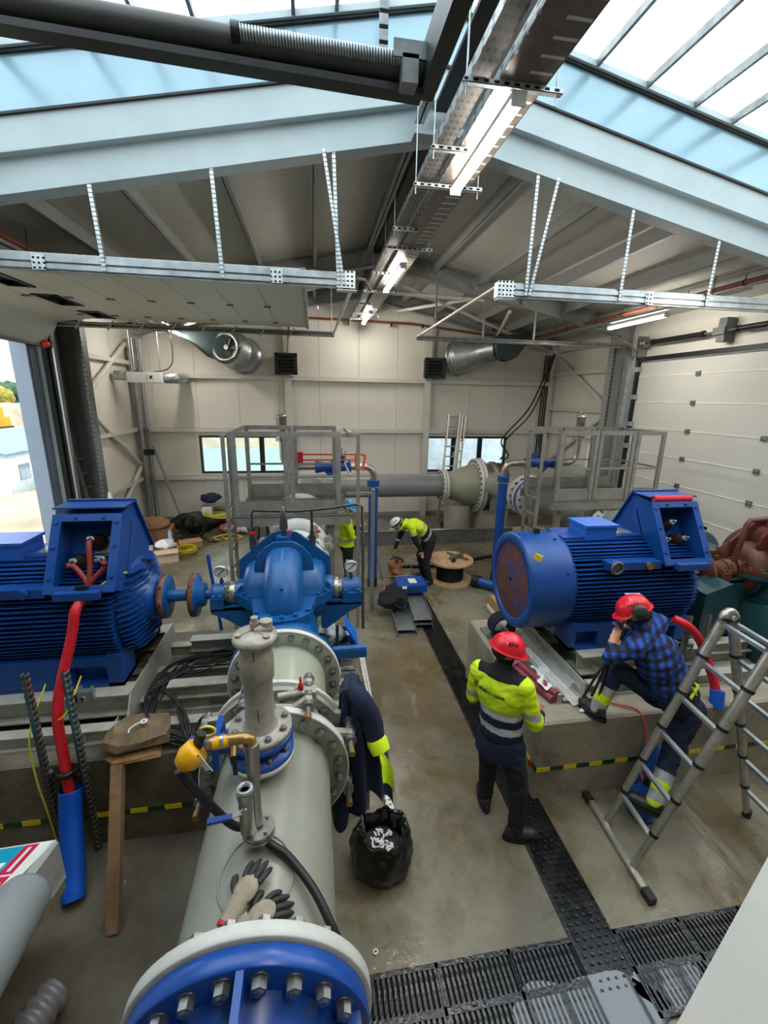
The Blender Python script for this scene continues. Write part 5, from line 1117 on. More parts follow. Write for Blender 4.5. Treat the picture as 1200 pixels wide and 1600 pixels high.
# ================================================================ pipework behind the pumps
def ringy(x, z, y0, y1, r0, r1, m_, parent, nm='flange', n=48): return O(nm, B().lathe([(r0, 0), (r1, 0), (r1, y1-y0), (r0, y1-y0)], (x, y0, z), (0, 1, 0), n=n), m_, parent)
t = thing('rear_pipe', 'white flanged pipe with eared joint just behind the blue pump', 'pipe', (XP, 5.5, .9))
O('pipe', B().cyl((XP, 5.0, ZP), (XP, 7.2, ZP), .3, n=48), PIPEG, t)
for a, b_ in ((5.0, 5.04), (5.14, 5.18), (5.42, 5.46), (6.0, 6.05)): ringy(XP, ZP, a, b_, .3, .43, WHITEP, t)
for y in (5.0, 5.14, 5.42):
    for k in range(20):
        a = 2*pi*(k+.5)/20
        if sin(a) > -.2: inst('bolt', FB, t, (XP+.37*cos(a), y, ZP+.37*sin(a)), (0, -1, 0), k)
for a in (R(35), R(62), R(118), R(145)):
    p = (XP+.5*cos(a), 5.3, ZP+.5*sin(a)); O('tie_lug', B().cyl((p[0], 5.44, p[2]), (p[0], 5.48, p[2]), .055, n=18), CAST, t); O('tie_lug', B().cyl((p[0], 5.16, p[2]), (p[0], 5.2, p[2]), .055, n=18), CAST, t)
    O('tie_rod', B().cyl((p[0], 5.1, p[2]), (p[0], 5.55, p[2]), .015, n=8), BOLT, t)
O('valve_body', B().cyl((XP, 6.1, ZP), (XP, 6.5, ZP), .36, n=40).cyl((XP, 6.3, ZP), (XP, 6.3, ZP+.34), .2, n=28), VBLUE, t)
ringy(XP, ZP, 7.2, 7.28, .3, .52, WHITEP, t); ringy(XP, ZP, 7.3, 7.36, .3, .5, WHITEP, t)
O('elbow', B().tube([(XP, 7.2, ZP)]+[Vector((XP+.5-.5*cos(a), 10.4+.5*sin(a), 1.4)) for a in [pi/2*i/8 for i in range(9)]]+[(.4, 10.9, 1.38)], .29, n=32), PIPED, t)
ZH = 1.38; YH = 10.9
def ringx(x0, x1, r0, r1, m_, parent, nm='flange', n=56, y=YH, z=ZH): return O(nm, B().lathe([(r0, 0), (r1, 0), (r1, x1-x0), (r0, x1-x0)], (x0, y, z), (1, 0, 0), n=n), m_, parent)
FBH = hexbolt('bolt', .028, .03, BOLT)
t = thing('header_pipe', 'mid grey header pipe crossing behind the platforms', 'pipe', (1.9, YH, .9))
O('pipe', B().cyl((.2, YH, ZH), (3.3, YH, ZH), .28, n=48), PIPED, t)
ringx(3.26, 3.31, .28, .425, WHITEP, t)
for k in range(20):
    a = 2*pi*k/20; inst('bolt', FBH, t, (3.26, YH+.36*cos(a), ZH+.36*sin(a)), (-1, 0, 0), k)
t = thing('reducer', 'olive grey conical pipe reducer between two white flanges', 'pipe reducer', (3.7, YH, .7))
ringx(3.33, 3.39, .28, .425, WHITEP, t)
O('cone', B().lathe([(.285, 3.39), (.345, 3.46), (.54, 4.01), (.56, 4.15)], (0, YH, ZH), (1, 0, 0), n=56), OLIVE, t)
ringx(4.15, 4.22, .52, .71, WHITEP, t); ringx(4.24, 4.31, .52, .71, WHITEP, t)
for k in range(28):
    a = 2*pi*k/28
    for x, d in ((4.15, -1), (4.31, 1)): inst('bolt', FBH, t, (x, YH+.64*cos(a), ZH+.64*sin(a)), (d, 0, 0), k)
t = thing('pipe_coupling', 'brushed steel repair coupling with brown band behind the blue standpipe', 'pipe coupling', (4.6, YH, .7))
O('shell', B().lathe([(.57, 4.33), (.61, 4.36), (.61, 4.43), (.57, 4.45), (.57, 4.59), (.62, 4.61), (.62, 4.7), (.57, 4.73)], (0, YH, ZH), (1, 0, 0), n=56), STAIN, t)
O('brown_band', B().lathe([(.57, 4.73), (.585, 4.73), (.585, 4.93), (.57, 4.93)], (0, YH, ZH), (1, 0, 0), n=56), mat('brown_rubber', (70, 54, 46), .6), t)
O('lock_box', B().box(4.4, 4.66, YH-.66, YH-.58, ZH-.55, ZH+.34).cyl((4.53, YH-.7, ZH+.06), (4.53, YH-.66, ZH+.06), .045, n=14), GALV, t)
t = thing('header_pipe', 'wide beige header pipe behind the right platform', 'pipe', (5.9, YH, .7))
O('pipe', B().cyl((4.93, YH, ZH), (7.2, YH, ZH), .53, n=48), PIPEG, t)
t = thing('concrete_support', 'round concrete support under the conical reducer', 'support', (3.85, YH, 0))
O('block', B().cyl((3.8, YH+.1, 0), (3.8, YH+.1, .86), .36, n=28), CONCP, t)
t = thing('concrete_support', 'square concrete support under the steel coupling', 'support', (4.6, YH, 0)); O('block', B().box(4.28, 5.0, YH-.42, YH+.4, 0, .78), CONCP, t)
t = thing('concrete_support', 'low concrete support under the flanged branch by the right platform', 'support', (4.5, 8.3, 0)); O('block', B().box(4.25, 4.95, 8.0, 8.6, 0, .9), CONCP, t)
# flanged branch by the right platform
BX, BY = 4.5, 8.3
t = thing('branch_pipe', 'flanged branch with blue valve ring left of the right platform', 'pipe', (BX, BY, 1.0))
for y0, y1, m_ in ((BY-.14, BY-.1, WHITEP), (BY-.08, BY+.02, VBLUE), (BY+.04, BY+.08, WHITEP), (BY+.3, BY+.34, WHITEP)):
    ringy(BX, 1.61, y0, y1, .28, .44 if m_ is not VBLUE else .43, m_, t)
    for k in range(16):
        a = 2*pi*k/16; inst('bolt', FB, t, (BX+.375*cos(a), y0, 1.61+.375*sin(a)), (0, -1, 0), k)
O('pipe', B().cyl((BX, BY-.14, 1.61), (BX, 10.5, 1.5), .29, n=40), PIPEG, t)
O('front_pipe', B().cyl((BX, BY-.5, 1.61), (BX, BY-.14, 1.61), .28, n=40).ell((BX, BY-.5, 1.61), .28, .12, .28, n=40), PIPEG, t)
t = thing('rear_pipe', 'grey pipe with white flange running back from the rusty pump', 'pipe', (W2(0, 0, 0)[0], 5.6, .9)); xx = W2(0, 0, 0)[0]
O('pipe', B().cyl((xx, 4.98, ZP), (xx, 7.0, ZP), .29, n=40), PIPEG, t)
for a, b_ in ((5.0, 5.05), (6.62, 6.68), (6.9, 6.96)): ringy(xx, ZP, a, b_, .29, .43, WHITEP, t)
for k in range(20):
    a = 2*pi*(k+.5)/20; inst('bolt', FB, t, (xx+.365*cos(a), 6.62, ZP+.365*sin(a)), (0, -1, 0), k)
O('link', B().tube([(xx, 7.0, ZP), (xx-.1, 7.4, ZP), (BX+.1, 7.7, 1.61), (BX, 7.9, 1.61)], .28, n=32), PIPEG, t)
# blue standpipes, stainless loops, small blue valves, air vents
def smallline(xs, xv, y, z, labs, s):
    t = thing('standpipe', labs[0], 'pipe', (xs, y, 0))
    O('pipe', B().cyl((xs, y, .1), (xs, y, z-.2), .09, n=20), BLUEH if False else VBLUE, t)
    O('rubber_foot', B().cyl((xs, y, 0), (xs, y, .16), .096, n=20), BLACKR, t)
    O('coupling', B().cyl((xs, y, z-.24), (xs, y, z-.14), .115, n=20), VBLUE, t)
    O('clamp_ring', B().cyl((xs, y, z-.27), (xs, y, z-.25), .12, n=20), GALV, t)
    t = thing('vent_line', labs[1], 'pipework', (xv, y-.1, z))
    d = 1 if xv > xs else -1
    O('elbow_pipe', B().tube([(xs, y, z-.14), (xs, y, z-.05)]+[Vector((xs+d*(.16-.16*cos(a)), y, z-.05+.16*sin(a))) for a in [pi/2*i/6 for i in range(1, 7)]]+[(xs+d*.42, y, z+.11)], .06, n=16), STAIN, t)
    z1 = z+.11
    xa = xs+d*.42; xb = xv-d*.25
    vb = B().lathe([(.09, 0), (.11, .01), (.11, .04), (.075, .06), (.085, .16), (.075, .26), (.11, .28), (.11, .31)], (xa, y, z1), (d, 0, 0), n=24).cyl((xa+d*.16, y, z1), (xa+d*.16, y, z1+.2), .05, n=16).cyl((xa+d*.5, y, z1), (xa+d*.34, y, z1-.16), .05, n=14)
    vb.lathe([(.11, .33), (.11, .36), (.075, .38), (.085, .48), (.11, .6), (.11, .64)], (xa, y, z1), (d, 0, 0), n=24)
    O('blue_valve_body', vb, VBLUE, t)
    O('valve_spindle', B().cyl((xa+d*.16, y, z1+.2), (xa+d*.16, y, z1+.34), .012, n=8).cyl((xa+d*.1, y-.02, z1+.15), (xa+d*.1, y-.02, z1+.3), .01, n=6).cyl((xa+d*.22, y-.02, z1+.15), (xa+d*.22, y-.02, z1+.3), .01, n=6), GALVD, t)
    O('link_pipe', B().tube([(xa+d*.64, y, z1), (xb, y, z1)]+[Vector((xb+d*(.2*sin(a)), y-.0, z1+.2-.2*cos(a))) for a in [pi/2*i/6 for i in range(1, 7)]]+[(xb+d*.2, y, z1+.5)], .055, n=16), STAIN, t)
    xt = xb+d*.2
    O('flange', B().cyl((xt, y, z1+.46), (xt, y, z1+.5), .11, n=20).cyl((xt, y, z1+.51), (xt, y, z1+.55), .11, n=20), STAIN, t)
    O('vent_body', B().lathe([(.06, .55), (.06, .65), (.085, .68), (.085, .86), (.1, .88), (.1, .9), (.03, .92), (.001, .92)], (xt, y, z1), (0, 0, 1), n=24), STAIN, t)
    O('vent_cap', B().cyl((xt-.02, y, z1+.9), (xt-.02, y, z1+1.0), .025, n=10).cyl((xt+.05, y, z1+.9), (xt+.05, y, z1+.96), .03, n=10).cyl((xt-.08, y, z1+.88), (xt-.08, y, z1+.93), .02, n=8), CAST, t)
smallline(1.07, -.6, 7.9, 2.25, ('blue standpipe with rubber foot left of the bending man', 'stainless vent line with blue valves over the left platform'), 1)
smallline(3.62, 5.15, 7.9, 2.3, ('blue standpipe left of the right platform', 'stainless vent line with blue valves over the right platform'), 1)
t = thing('red_actuator', 'orange-red valve linkage beside the left platform railing', 'actuator', (.4, 7.9, 2.5))
RO = mat('orange_red_paint', (206, 66, 44), .4)
O('rod', B().cyl((-.25, 7.8, 2.6), (.75, 7.8, 2.6), .014, n=8).cyl((-.25, 7.8, 2.5), (.75, 7.8, 2.5), .014, n=8), RO, t)
O('hand_grip', B().box(-.32, -.2, 7.76, 7.84, 2.46, 2.64), REDC, t)
O('bracket', B().bar((.72, 7.8, 2.62), (.9, 7.8, 2.58), .04, .04).bar((.9, 7.8, 2.58), (.86, 7.8, 2.3), .04, .04).bar((.72, 7.8, 2.62), (.74, 7.8, 2.3), .03, .03).bar((.74, 7.8, 2.34), (.86, 7.8, 2.34), .03, .03), mat('orange_paint', (236, 92, 48), .4), t)
# ================================================================ stainless service platforms
PF = mat('platform_steel', (150, 147, 140), .42, .55, .14, 6, rvar=.08)
def platform(label, x0, x1, y0, y1, zd, mods, ladx, extra=None):
    t = thing('service_platform', label, 'platform', ((x0+x1)/2, (y0+y1)/2, 0)); zt = zd+1.1
    def post(x, y, z0=zd-.15, z1=zt): O('post', B().box(x-.032, x+.032, y-.022, y+.022, z0, z1), PF, t)
    for y, lift in ((y0, 0), (y1, 0)):
        for xa, xb in mods:
            post(xa+.03, y); post(xb-.03, y)
            O('top_rail', B().box(xa, xb, y-.025, y+.025, zt-.01, zt+.055), PF, t)
            O('mid_rail', B().box(xa+.05, xb-.05, y-.012, y+.012, zd+.52, zd+.55), PF, t)
            O('kick_plate', B().box(xa+.055, xb-.055, y-.004, y+.004, zd, zd+.2), PF, t)
    for x in (x0, x1):
        O('top_rail', B().box(x-.025, x+.025, y0+.03, y1-.03, zt, zt+.05), PF, t)
        if x == x1: O('mid_rail', B().box(x-.012, x+.012, y0+.03, y1-.03, zd+.52, zd+.55), PF, t)
    O('edge_beam', B().box(x0, x1, y0-.03, y0, zd-.16, zd-.0).box(x0, x1, y0-.05, y0, zd-.01, zd+.0), PF, t)
    O('edge_beam', B().box(x0, x1, y1, y1+.03, zd-.16, zd), PF, t)
    g = B(); n = int((x1-x0)/.04)
    for i in range(n): g.box(x0+i*.04, x0+i*.04+.004, y0, y1, zd-.03, zd)
    for i in range(6): g.box(x0, x1, y0+(y1-y0)*i/5-.003, y0+(y1-y0)*i/5+.003, zd-.03, zd-.004)
    O('grate', g, PF, t, kind='stuff')
    for x in (x0+.22, x1-.28):
        for y in (y0+.12, y1-.12): O('leg', B().box(x-.045, x+.045, y-.045, y+.045, 0, zd-.16), PF, t)
    # side ladder: two stiles, rungs
    yl0, yl1 = y0+.0, y0+.42
    for y in (yl0, yl1): O('ladder_stile', B().bar((ladx, y, .0), (ladx, y, zt), .05, .03, (0, 1, 0)), PF, t)
    z = .3
    while z < zd+.05: O('rung', B().box(ladx-.012, ladx+.012, yl0, yl1, z, z+.03), PF, t); z += .28
    return t
platform('stainless service platform with railings over the pipe behind the blue pump', -1.1, .5, 6.1, 7.35, 1.97, ((-1.1, -.36), (-.34, .36)), -1.2)
pr2 = platform('stainless service platform with railings on the right behind the right motor', 3.9, 5.85, 6.6, 7.7, 1.97, ((3.95, 4.62), (4.64, 5.3), (5.32, 5.85)), 3.66)
t = thing('steel_post', 'tall stainless post right of the left platform, in front of the blue standpipe', 'post', (.93, 6.9, 0))
O('post', B().box(.9, .96, 6.87, 6.93, 0, 2.15), PF, t); O('arm', B().box(.5, .9, 6.88, 6.92, 2.05, 2.1), PF, t)
t = thing('steel_post', 'long flat stainless bar at the right corner of the left platform', 'post', (.62, 6.3, 0)); O('post', B().box(.6, .65, 6.28, 6.31, 0, 3.06), PF, t); O('top_arm', B().box(.36, .65, 6.27, 6.32, 3.04, 3.09), PF, t)
t = thing('handrail_loop', 'low grey handrail tube leading off behind the blue pump', 'handrail', (0, 5.6, 0))
O('tube', B().tube([(.42, 5.7, 0), (.42, 5.7, 1.4)], .025), PF, t)
# low barrier sheet and things by the back wall
t = thing('barrier', 'low galvanised sheet barrier across the aisle before the back wall', 'barrier', (3.5, 10.25, 0))
for a, b_ in ((.9, 2.6), (2.6, 4.3), (4.3, 6.2)): O('sheet', B().box(a+.003, b_-.003, 10.25, 10.27, 0, .36), GALVD, t)
O('top_edge', B().box(.9, 6.2, 10.22, 10.3, .36, .375), GALV, t)
def ladder(label, a, b_, wv, n, m_, name='ladder'):
    t = thing(name, label, 'ladder', a); a = Vector(a); b_ = Vector(b_); wv = Vector(wv)
    for s in (0, 1): O('stile', B().bar(a+wv*s, b_+wv*s, .045, .08, (0, 1, 0)), m_, t)
    for i in range(n):
        p = a+(b_-a)*((i+.7)/n); O('rung', B().cyl(p, p+wv, .02, n=8), m_, t)
    return t
ladder('aluminium extension ladder leaning on the back wall by the right window', (3.62, 12.2, 0), (3.98, 12.85, 3.15), (.34, .0, 0), 11, ALU)
ladder('narrow top section of a ladder against the right-hand ladder by the window', (4.0, 12.12, 0), (4.38, 12.8, 3.1), (.1, 0, 0), 10, ALU)
ladder('aluminium ladder leaning beside the open doorway on the left', (-4.45, 9.6, .0), (-4.78, 9.66, 2.35), (.06, .36, 0), 8, ALU)
t = thing('trestle', 'small dark red steel trestle near the back wall', 'trestle', (4.2, 11.9, 0))
MR = mat('maroon_paint', (84, 30, 32), .5)
for x in (4.1, 4.3): O('leg', B().bar((x, 11.9, 0), (x+.05, 12.0, .62), .05, .04), MR, t)
for z in (.12, .36, .58): O('bar', B().box(4.12, 4.34, 11.92+z*.15, 11.96+z*.15, z, z+.06), MR, t)
single('bucket', 'flat black tub on the floor by the back wall ladder', 'tub', B().lathe([(.001, 0), (.26, 0), (.3, .16), (.28, .16), (.25, .03), (.001, .03)], (3.75, 11.4, 0), (0, 0, 1), n=24), BLACKR)
# cable reel
t = thing('cable_reel', 'wooden cable drum with black cable lying flat in the aisle', 'cable reel', (2.68, 8.0, 0))
for z in (.0, .42):
    n = 9; rr = .46
    for i in range(n):
        x0 = -rr+2*rr*i/n; x1 = -rr+2*rr*(i+1)/n-.004; poly = []
        for j in range(5): x = x0+(x1-x0)*j/4; poly.append((x, -sqrt(max(0, rr*rr-x*x))))
        for j in range(5): x = x1+(x0-x1)*j/4; poly.append((x, sqrt(max(0, rr*rr-x*x))))
        O('plank', B().prism(poly, .035, (2.68, 8.0, z), (1, 0, 0), (0, 1, 0)), PLY, t)
    O('hub_hole', B().cyl((2.68, 8, z+.035), (2.68, 8, z+.037), .04, n=14), HOLE, t)
pr_ = []
for i in range(17): pr_ += [(.265, .04+.0225*i), (.275, .04+.0225*i+.011)]
O('wound_cable', B().lathe(pr_, (2.68, 8, 0), (0, 0, 1), n=36), BLACKR, t)
t = thing('hand_tool', 'grey power tool lying on top of the cable drum', 'tool', (2.78, 8, .457))
O('body', B().bar((2.66, 7.9, .5), (2.95, 8.1, .5), .08, .07), GALVD, t); O('grip', B().bar((2.72, 7.86, .49), (2.66, 7.78, .49), .05, .05), BLACKR, t)
single('wooden_strip', 'short wooden strip lying on the cable drum', 'strip', B().bar((2.7, 8.3, .48), (3.0, 7.85, .48), .04, .03), WOOD)
single('floor_cable', 'thick black cable along the floor behind the cable drum', 'cable', B().tube(smoothpath([(1.75, 8.75, .03), (2.4, 8.7, .03), (3.1, 8.85, .03), (4.2, 9.2, .03)], 6), .04, n=8), BLACKR)
t = thing('small_pump', 'small blue submersible pump lying on the floor by the cable drum', 'pump', (3.2, 7.4, 0))
O('body', B().cyl((3.15, 7.55, .12), (3.6, 7.1, .12), .09, n=20), VBLUE, t); O('head', B().cyl((3.05, 7.65, .12), (3.15, 7.55, .12), .12, n=20), BLACKR, t)
t = thing('plastic_wrapped_box', 'beige plastic-wrapped box on the floor behind the right plinth', 'box', (3.2, 6.3, 0)); O('carton', B().box(2.95, 3.4, 6.1, 6.6, 0, .3), CARD, t); O('wrap', B().box(2.93, 3.42, 6.08, 6.62, .05, .12), WPL, t)
# cable trays on the floor
TR = mat('tray_steel', (134, 138, 138), .4, .6, .12, 8)
TRP = perforated('tray_perforated_floor', (150, 154, 154), 1, .05, dark=(60, 62, 62), metal=.6, across=0, apitch=.03, duty=.5)
def ftray(label, a, b_, w_, z, h=.06):
    t = thing('cable_tray', label, 'cable tray', ((a[0]+b_[0])/2, (a[1]+b_[1])/2, z)); a = Vector((*a, z)); b_ = Vector((*b_, z))
    O('tray_bottom', B().bar(a+Vector((0, 0, .004)), b_+Vector((0, 0, .004)), w_, .006), TRP, t); n_ = (b_-a).normalized().cross(Vector((0, 0, 1)))*w_/2
    for s in (-1, 1): O('side_rail', B().bar(a+n_*s+Vector((0, 0, h/2)), b_+n_*s+Vector((0, 0, h/2)), .008, h), TR, t)
for i in range(2): ftray(['lower left cable tray lying on the floor beside the aisle', 'upper left cable tray, under the black bag'][i], (1.37-.01*i, 5.95+.05*i), (1.52, 9.2), .3, .002+.066*i)
for i in range(3): ftray(['bottom tray of the right floor stack', 'middle tray of the right floor stack', 'top tray of the right floor stack, under the blue case'][i], (1.66, 6.1+.02*i), (1.78, 8.3), .3, .002+.075*i, .07)
t = thing('tool_case', 'blue plastic tool case with white label on the floor trays', 'case', (1.68, 7.2, .23))
O('base', B().box(1.42, 1.94, 6.98, 7.42, .23, .3), VBLUE, t); O('lid', B().box(1.42, 1.94, 6.98, 7.42, .305, .37), VBLUE, t); O('white_label', B().box(1.64, 1.78, 7.1, 7.3, .371, .373), WPL, t); O('handle', B().tube([(1.6, 6.98, .3), (1.6, 6.92, .3), (1.78, 6.92, .3), (1.78, 6.98, .3)], .012), BLACKR, t)
def lumpy(c, rx, ry, rz, seed, amp=.12, fr=4., n=40, m=24, cut=None):
    b = B().ell(c, rx, ry, rz, n=n, m=m)
    for i, p in enumerate(b.v):
        q = p*fr+Vector((seed, seed*1.7, 0)); d = (p-Vector(c)).normalized()
        b.v[i] = p+d*amp*(noise.noise(q)+.5*noise.noise(q*2.3))
        if b.v[i].z < c[2]-rz*.92: b.v[i].z = c[2]-rz*.92
    return b
t = thing('tool_bag', 'black cloth bag with strap on the left floor trays', 'bag', (1.3, 6.75, .13)); O('sack', lumpy((1.32, 6.75, .27), .23, .27, .15, 3, .13, 5), BLKC, t); O('strap', B().tube(smoothpath([(1.2, 6.65, .42), (1.25, 6.5, .3), (1.4, 6.45, .22), (1.5, 6.6, .34)], 6), .018, n=8), BLKC, t); O('white_tag', B().box(1.45, 1.53, 6.8, 6.84, .4, .43), WPL, t)
t = thing('tool_bag', 'brown open-topped tool bag by the bending man\'s hand', 'bag', (1.58, 8.15, .14)); O('sack', lumpy((1.58, 8.12, .26), .15, .2, .13, 5, .12, 7), mat('brown_leather', (146, 100, 60), .6), t); O('tool_handles', B().bar((1.5, 8.05, .35), (1.62, 8.0, .5), .03, .03).bar((1.62, 8.2, .35), (1.55, 8.25, .48), .025, .025), BLACKR, t); O('handle', B().tube(arc((1.58, 8.12, .34), .15, .2, pi-.2, 10), .018), mat('dark_leather', (60, 42, 30), .6), t)
single('orange_cord', 'pale cord trailing from the brown tool bag over the trays', 'cord', B().tube(smoothpath([(1.6, 7.95, .22), (1.75, 7.7, .27), (1.5, 7.6, .3), (1.3, 7.8, .18), (1.22, 7.3, .17)], 6), .012, n=6), CARD)
# ================================================================ clutter in the back left corner
rnd = random.Random(11)
def carton(label, x, y, w_, d_, h, rz=0, m_=CARD, open_=True, z=0):
    t = thing('cardboard_box', label, 'box', (x, y, z), rz, world=False); 
    b = B().box(-w_/2, w_/2, -d_/2, d_/2, 0, .012).box(-w_/2, -w_/2+.012, -d_/2, d_/2, 0, h).box(w_/2-.012, w_/2, -d_/2, d_/2, 0, h).box(-w_/2, w_/2, -d_/2, -d_/2+.012, 0, h).box(-w_/2, w_/2, d_/2-.012, d_/2, 0, h)
    O('walls', b, m_, t)
    if open_:
        O('flap', B().bar((-w_/2, -d_/2, h), (w_/2, -d_/2, h), .01, .01).add([(-w_/2, -d_/2, h), (w_/2, -d_/2, h), (w_/2, -d_/2-.13, h-.06), (-w_/2, -d_/2-.13, h-.06)], [(0, 1, 2, 3)]).add([(-w_/2, -d_/2, h), (-w_/2, d_/2, h), (-w_/2-.12, d_/2, h+.03), (-w_/2-.12, -d_/2, h+.03)], [(0, 1, 2, 3)]), m_, t)
    else: O('lid', B().box(-w_/2, w_/2, -d_/2, d_/2, h, h+.012), m_, t)
    return t
CARD2 = mat('pinkish_carton', (204, 176, 152), .8)
carton('open pale carton of white packaging on the floor in the back left', -3.3, 9.75, .5, .42, .32, .3, CARD2)
single('packaging', 'crumpled white packaging in the open pale carton', 'packaging', lumpy((-3.3, 9.8, .36), .2, .18, .11, 8, .06, 9), WPL)
single('packaging', 'crumpled white bag beside the open pale carton', 'packaging', lumpy((-3.75, 10.0, .1), .18, .15, .1, 2, .05, 9), mat('dirty_white_bag', (200, 184, 170), .7))
single('cleaning_bottle', 'small bottle with blue cap standing in the pale carton', 'bottle', B().cyl((-3.2, 9.85, .4), (-3.2, 9.85, .62), .04, n=14).cyl((-3.2, 9.85, .62), (-3.2, 9.85, .68), .02, n=10), mat('pale_bottle', (170, 196, 220), .3))
carton('brown carton at the back of the heap in the left corner', -3.9, 11.2, .7, .5, .35, .15, mat('dull_brown_carton', (150, 112, 80), .85), False)
carton('flattened brown carton in front of the left corner heap', -3.8, 10.4, .9, .6, .1, -.2, mat('flat_carton', (166, 126, 86), .85), False)
carton('small brown carton beside the black cable coil', -3.0, 10.6, .5, .35, .16, .4, CARD, False)
single('crumpled_paper', 'crumpled brown paper over the cartons in the left corner', 'paper', lumpy((-4.0, 11.1, .48), .4, .3, .15, 4, .09, 6), mat('brown_paper', (148, 110, 80), .9))
def coil(name, label, x, y, z, r_, m_, turns=9, th=.016, tilt=0, sq=1.):
    b = B(); pts = []; rr = random.Random(int(x*100))
    n = 26*turns
    for i in range(n):
        a = 2*pi*i/26; k = i/n; rj = r_*(1+.12*sin(a*.31+k*9)); pts.append(Vector((x+rj*cos(a), y+rj*sin(a)*sq, z+.02+.1*abs(sin(k*7))+.02*sin(a*1.3+k*20))))
    return single(name, label, 'cable coil', b.tube(pts, th, n=6), m_)
YC = mat('yellow_cable', (206, 190, 30), .5)
coil('cable_coil', 'coil of yellow cable on the floor right of the pale carton', -3.0, 10.15, .02, .22, YC)
coil('cable_coil', 'yellow cable coil on the pile against the back wall', -2.55, 11.9, .42, .38, YC, 8, .018)
single('yellow_cable', 'loose yellow cable on the floor below the back wall pile', 'cable', B().tube(smoothpath([(-2.4, 11.2, .03), (-2.2, 11.0, .05), (-1.9, 11.15, .03), (-2.2, 11.4, .06), (-2.6, 11.2, .03), (-2.4, 10.95, .04)], 8), .022, n=6), YC)
t = thing('cable_coil', 'standing coil of black cable in the left corner clutter', 'cable coil', (-3.1, 11.3, 0))
for i in range(9):
    y = 11.15+.03*i; O('loop', B().tube([Vector((-3.1+.04*sin(i)+(.3-.01*(i % 3))*cos(a), y, .34+.3*sin(a))) for a in [2*pi*k/28 for k in range(28)]], .018, n=6, closed=True), BLACKR, t)
O('loose_end', B().tube(smoothpath([(-2.85, 11.1, .1), (-2.6, 10.9, .03), (-2.4, 11.0, .03), (-2.6, 11.1, .03)], 6), .018, n=6), BLACKR, t)
single('black_sheeting', 'heap of black plastic sheeting and cable behind the coil', 'sheeting', lumpy((-3.2, 12.0, .25), .7, .35, .25, 6, .1, 4), BLACKR)
t = thing('metal_tray_stack', 'grey metal trays stacked on the heap by the back wall', 'tray', (-2.6, 12.3, .5))
for i in range(2): O('sheet', B().bar((-3.1, 12.3, .56+.05*i), (-2.1, 12.35, .6+.05*i), .4, .03), GALV, t)
O('white_box', B().box(-3.0, -2.75, 11.85, 12.0, .45, .65), WPL, t)
single('blue_jacket', 'dark blue bundle of cloth on top of the metal trays', 'cloth', lumpy((-2.85, 12.35, .82), .28, .2, .13, 9, .07, 6), NAVY)
single('red_bag', 'red and pink plastic bag on the floor by the back wall pile', 'bag', lumpy((-2.2, 11.75, .12), .42, .2, .12, 12, .06, 6), mat('red_pink_bag', (190, 60, 70), .5, alt=(220, 190, 180), altamt=.5))
single('white_bag', 'round white bag beside the ladder of the left platform', 'bag', lumpy((-1.85, 11.6, .22), .16, .16, .2, 14, .03, 6), WPL)
single('black_crate', 'black box standing behind the left platform ladder', 'crate', B().box(-1.5, -1.05, 10.8, 11.2, 0, .42), BLACKP)
single('paper_scrap', 'small pinkish scrap of paper on the floor left of the platform', 'paper', B().add([(-1.95, 8.9, .01), (-1.6, 8.95, .02), (-1.55, 9.15, .01), (-1.9, 9.2, .015)], [(0, 1, 2, 3)]), CARD2)
t = thing('leaning_prop', 'grey steel prop leaning in the left corner against the back wall', 'prop', (-3.5, 12.6, 0)); O('tube', B().cyl((-3.55, 12.2, 0), (-4.35, 12.85, 2.2), .03, n=10), GALVD, t); O('strap_block', B().box(-4.6, -4.35, 12.8, 12.9, 1.95, 2.1), BLACKR, t)
single('blue_drum', 'blue canister in the left corner behind the motor', 'canister', B().cyl((-4.3, 10.9, 0), (-4.3, 10.9, .7), .2, n=20), mat('navy_drum', (30, 56, 110), .4))
single('spray_bottle', 'white bottle standing behind the left motor terminal box', 'bottle', B().cyl((-4.2, 9.6, .0), (-4.2, 9.6, 1.2), .05, n=14).lathe([(.09, 1.2), (.1, 1.4), (.04, 1.5), (.03, 1.6)], (-4.2, 9.6, 0), (0, 0, 1), n=16), WHTH)
single('wood_plank', 'wooden plank leaning beside the open doorway', 'plank', B().bar((-4.75, 8.3, .0), (-4.6, 8.0, .5), .2, .04), CARD)
# ================================================================ loose things around the left machine
rnd = random.Random(5)
t = thing('cable_bundle', 'tangle of thin black cables hanging over the left skid beside the near pipe', 'cable bundle', (-1.0, 3.8, .9))
for i in range(13):
    j = lambda s: rnd.uniform(-s, s)
    pts = [(-.52+j(.05), 3.75+j(.1), 1.42+j(.04)), (-.75+j(.1), 3.85+j(.12), 1.24+j(.05)), (-1.1+j(.12), 3.9+j(.14), 1.14+j(.04)), (-1.38+j(.1), 3.7+j(.15), 1.1+j(.04)), (-1.42+j(.08), 3.4+j(.1), 1.05+j(.04)), (-1.25+j(.08), 3.2+j(.06), .96+j(.04)), (-1.0+j(.1), 3.1+j(.05), .9+j(.03))]
    O('cable', B().tube(smoothpath(pts, 8), .0085, n=6), BLACKR, t)
for i in range(4):
    j = lambda s: rnd.uniform(-s, s)
    O('cable', B().tube(smoothpath([(-1.3+j(.06), 3.5+j(.06), 1.1), (-1.15+j(.05), 3.35+j(.05), 1.03), (-1.02+j(.05), 3.1, .95), (-.98+j(.03), 2.98, .7), (-.95, 2.9, .5)], 8), .01, n=6), BLACKR, t)
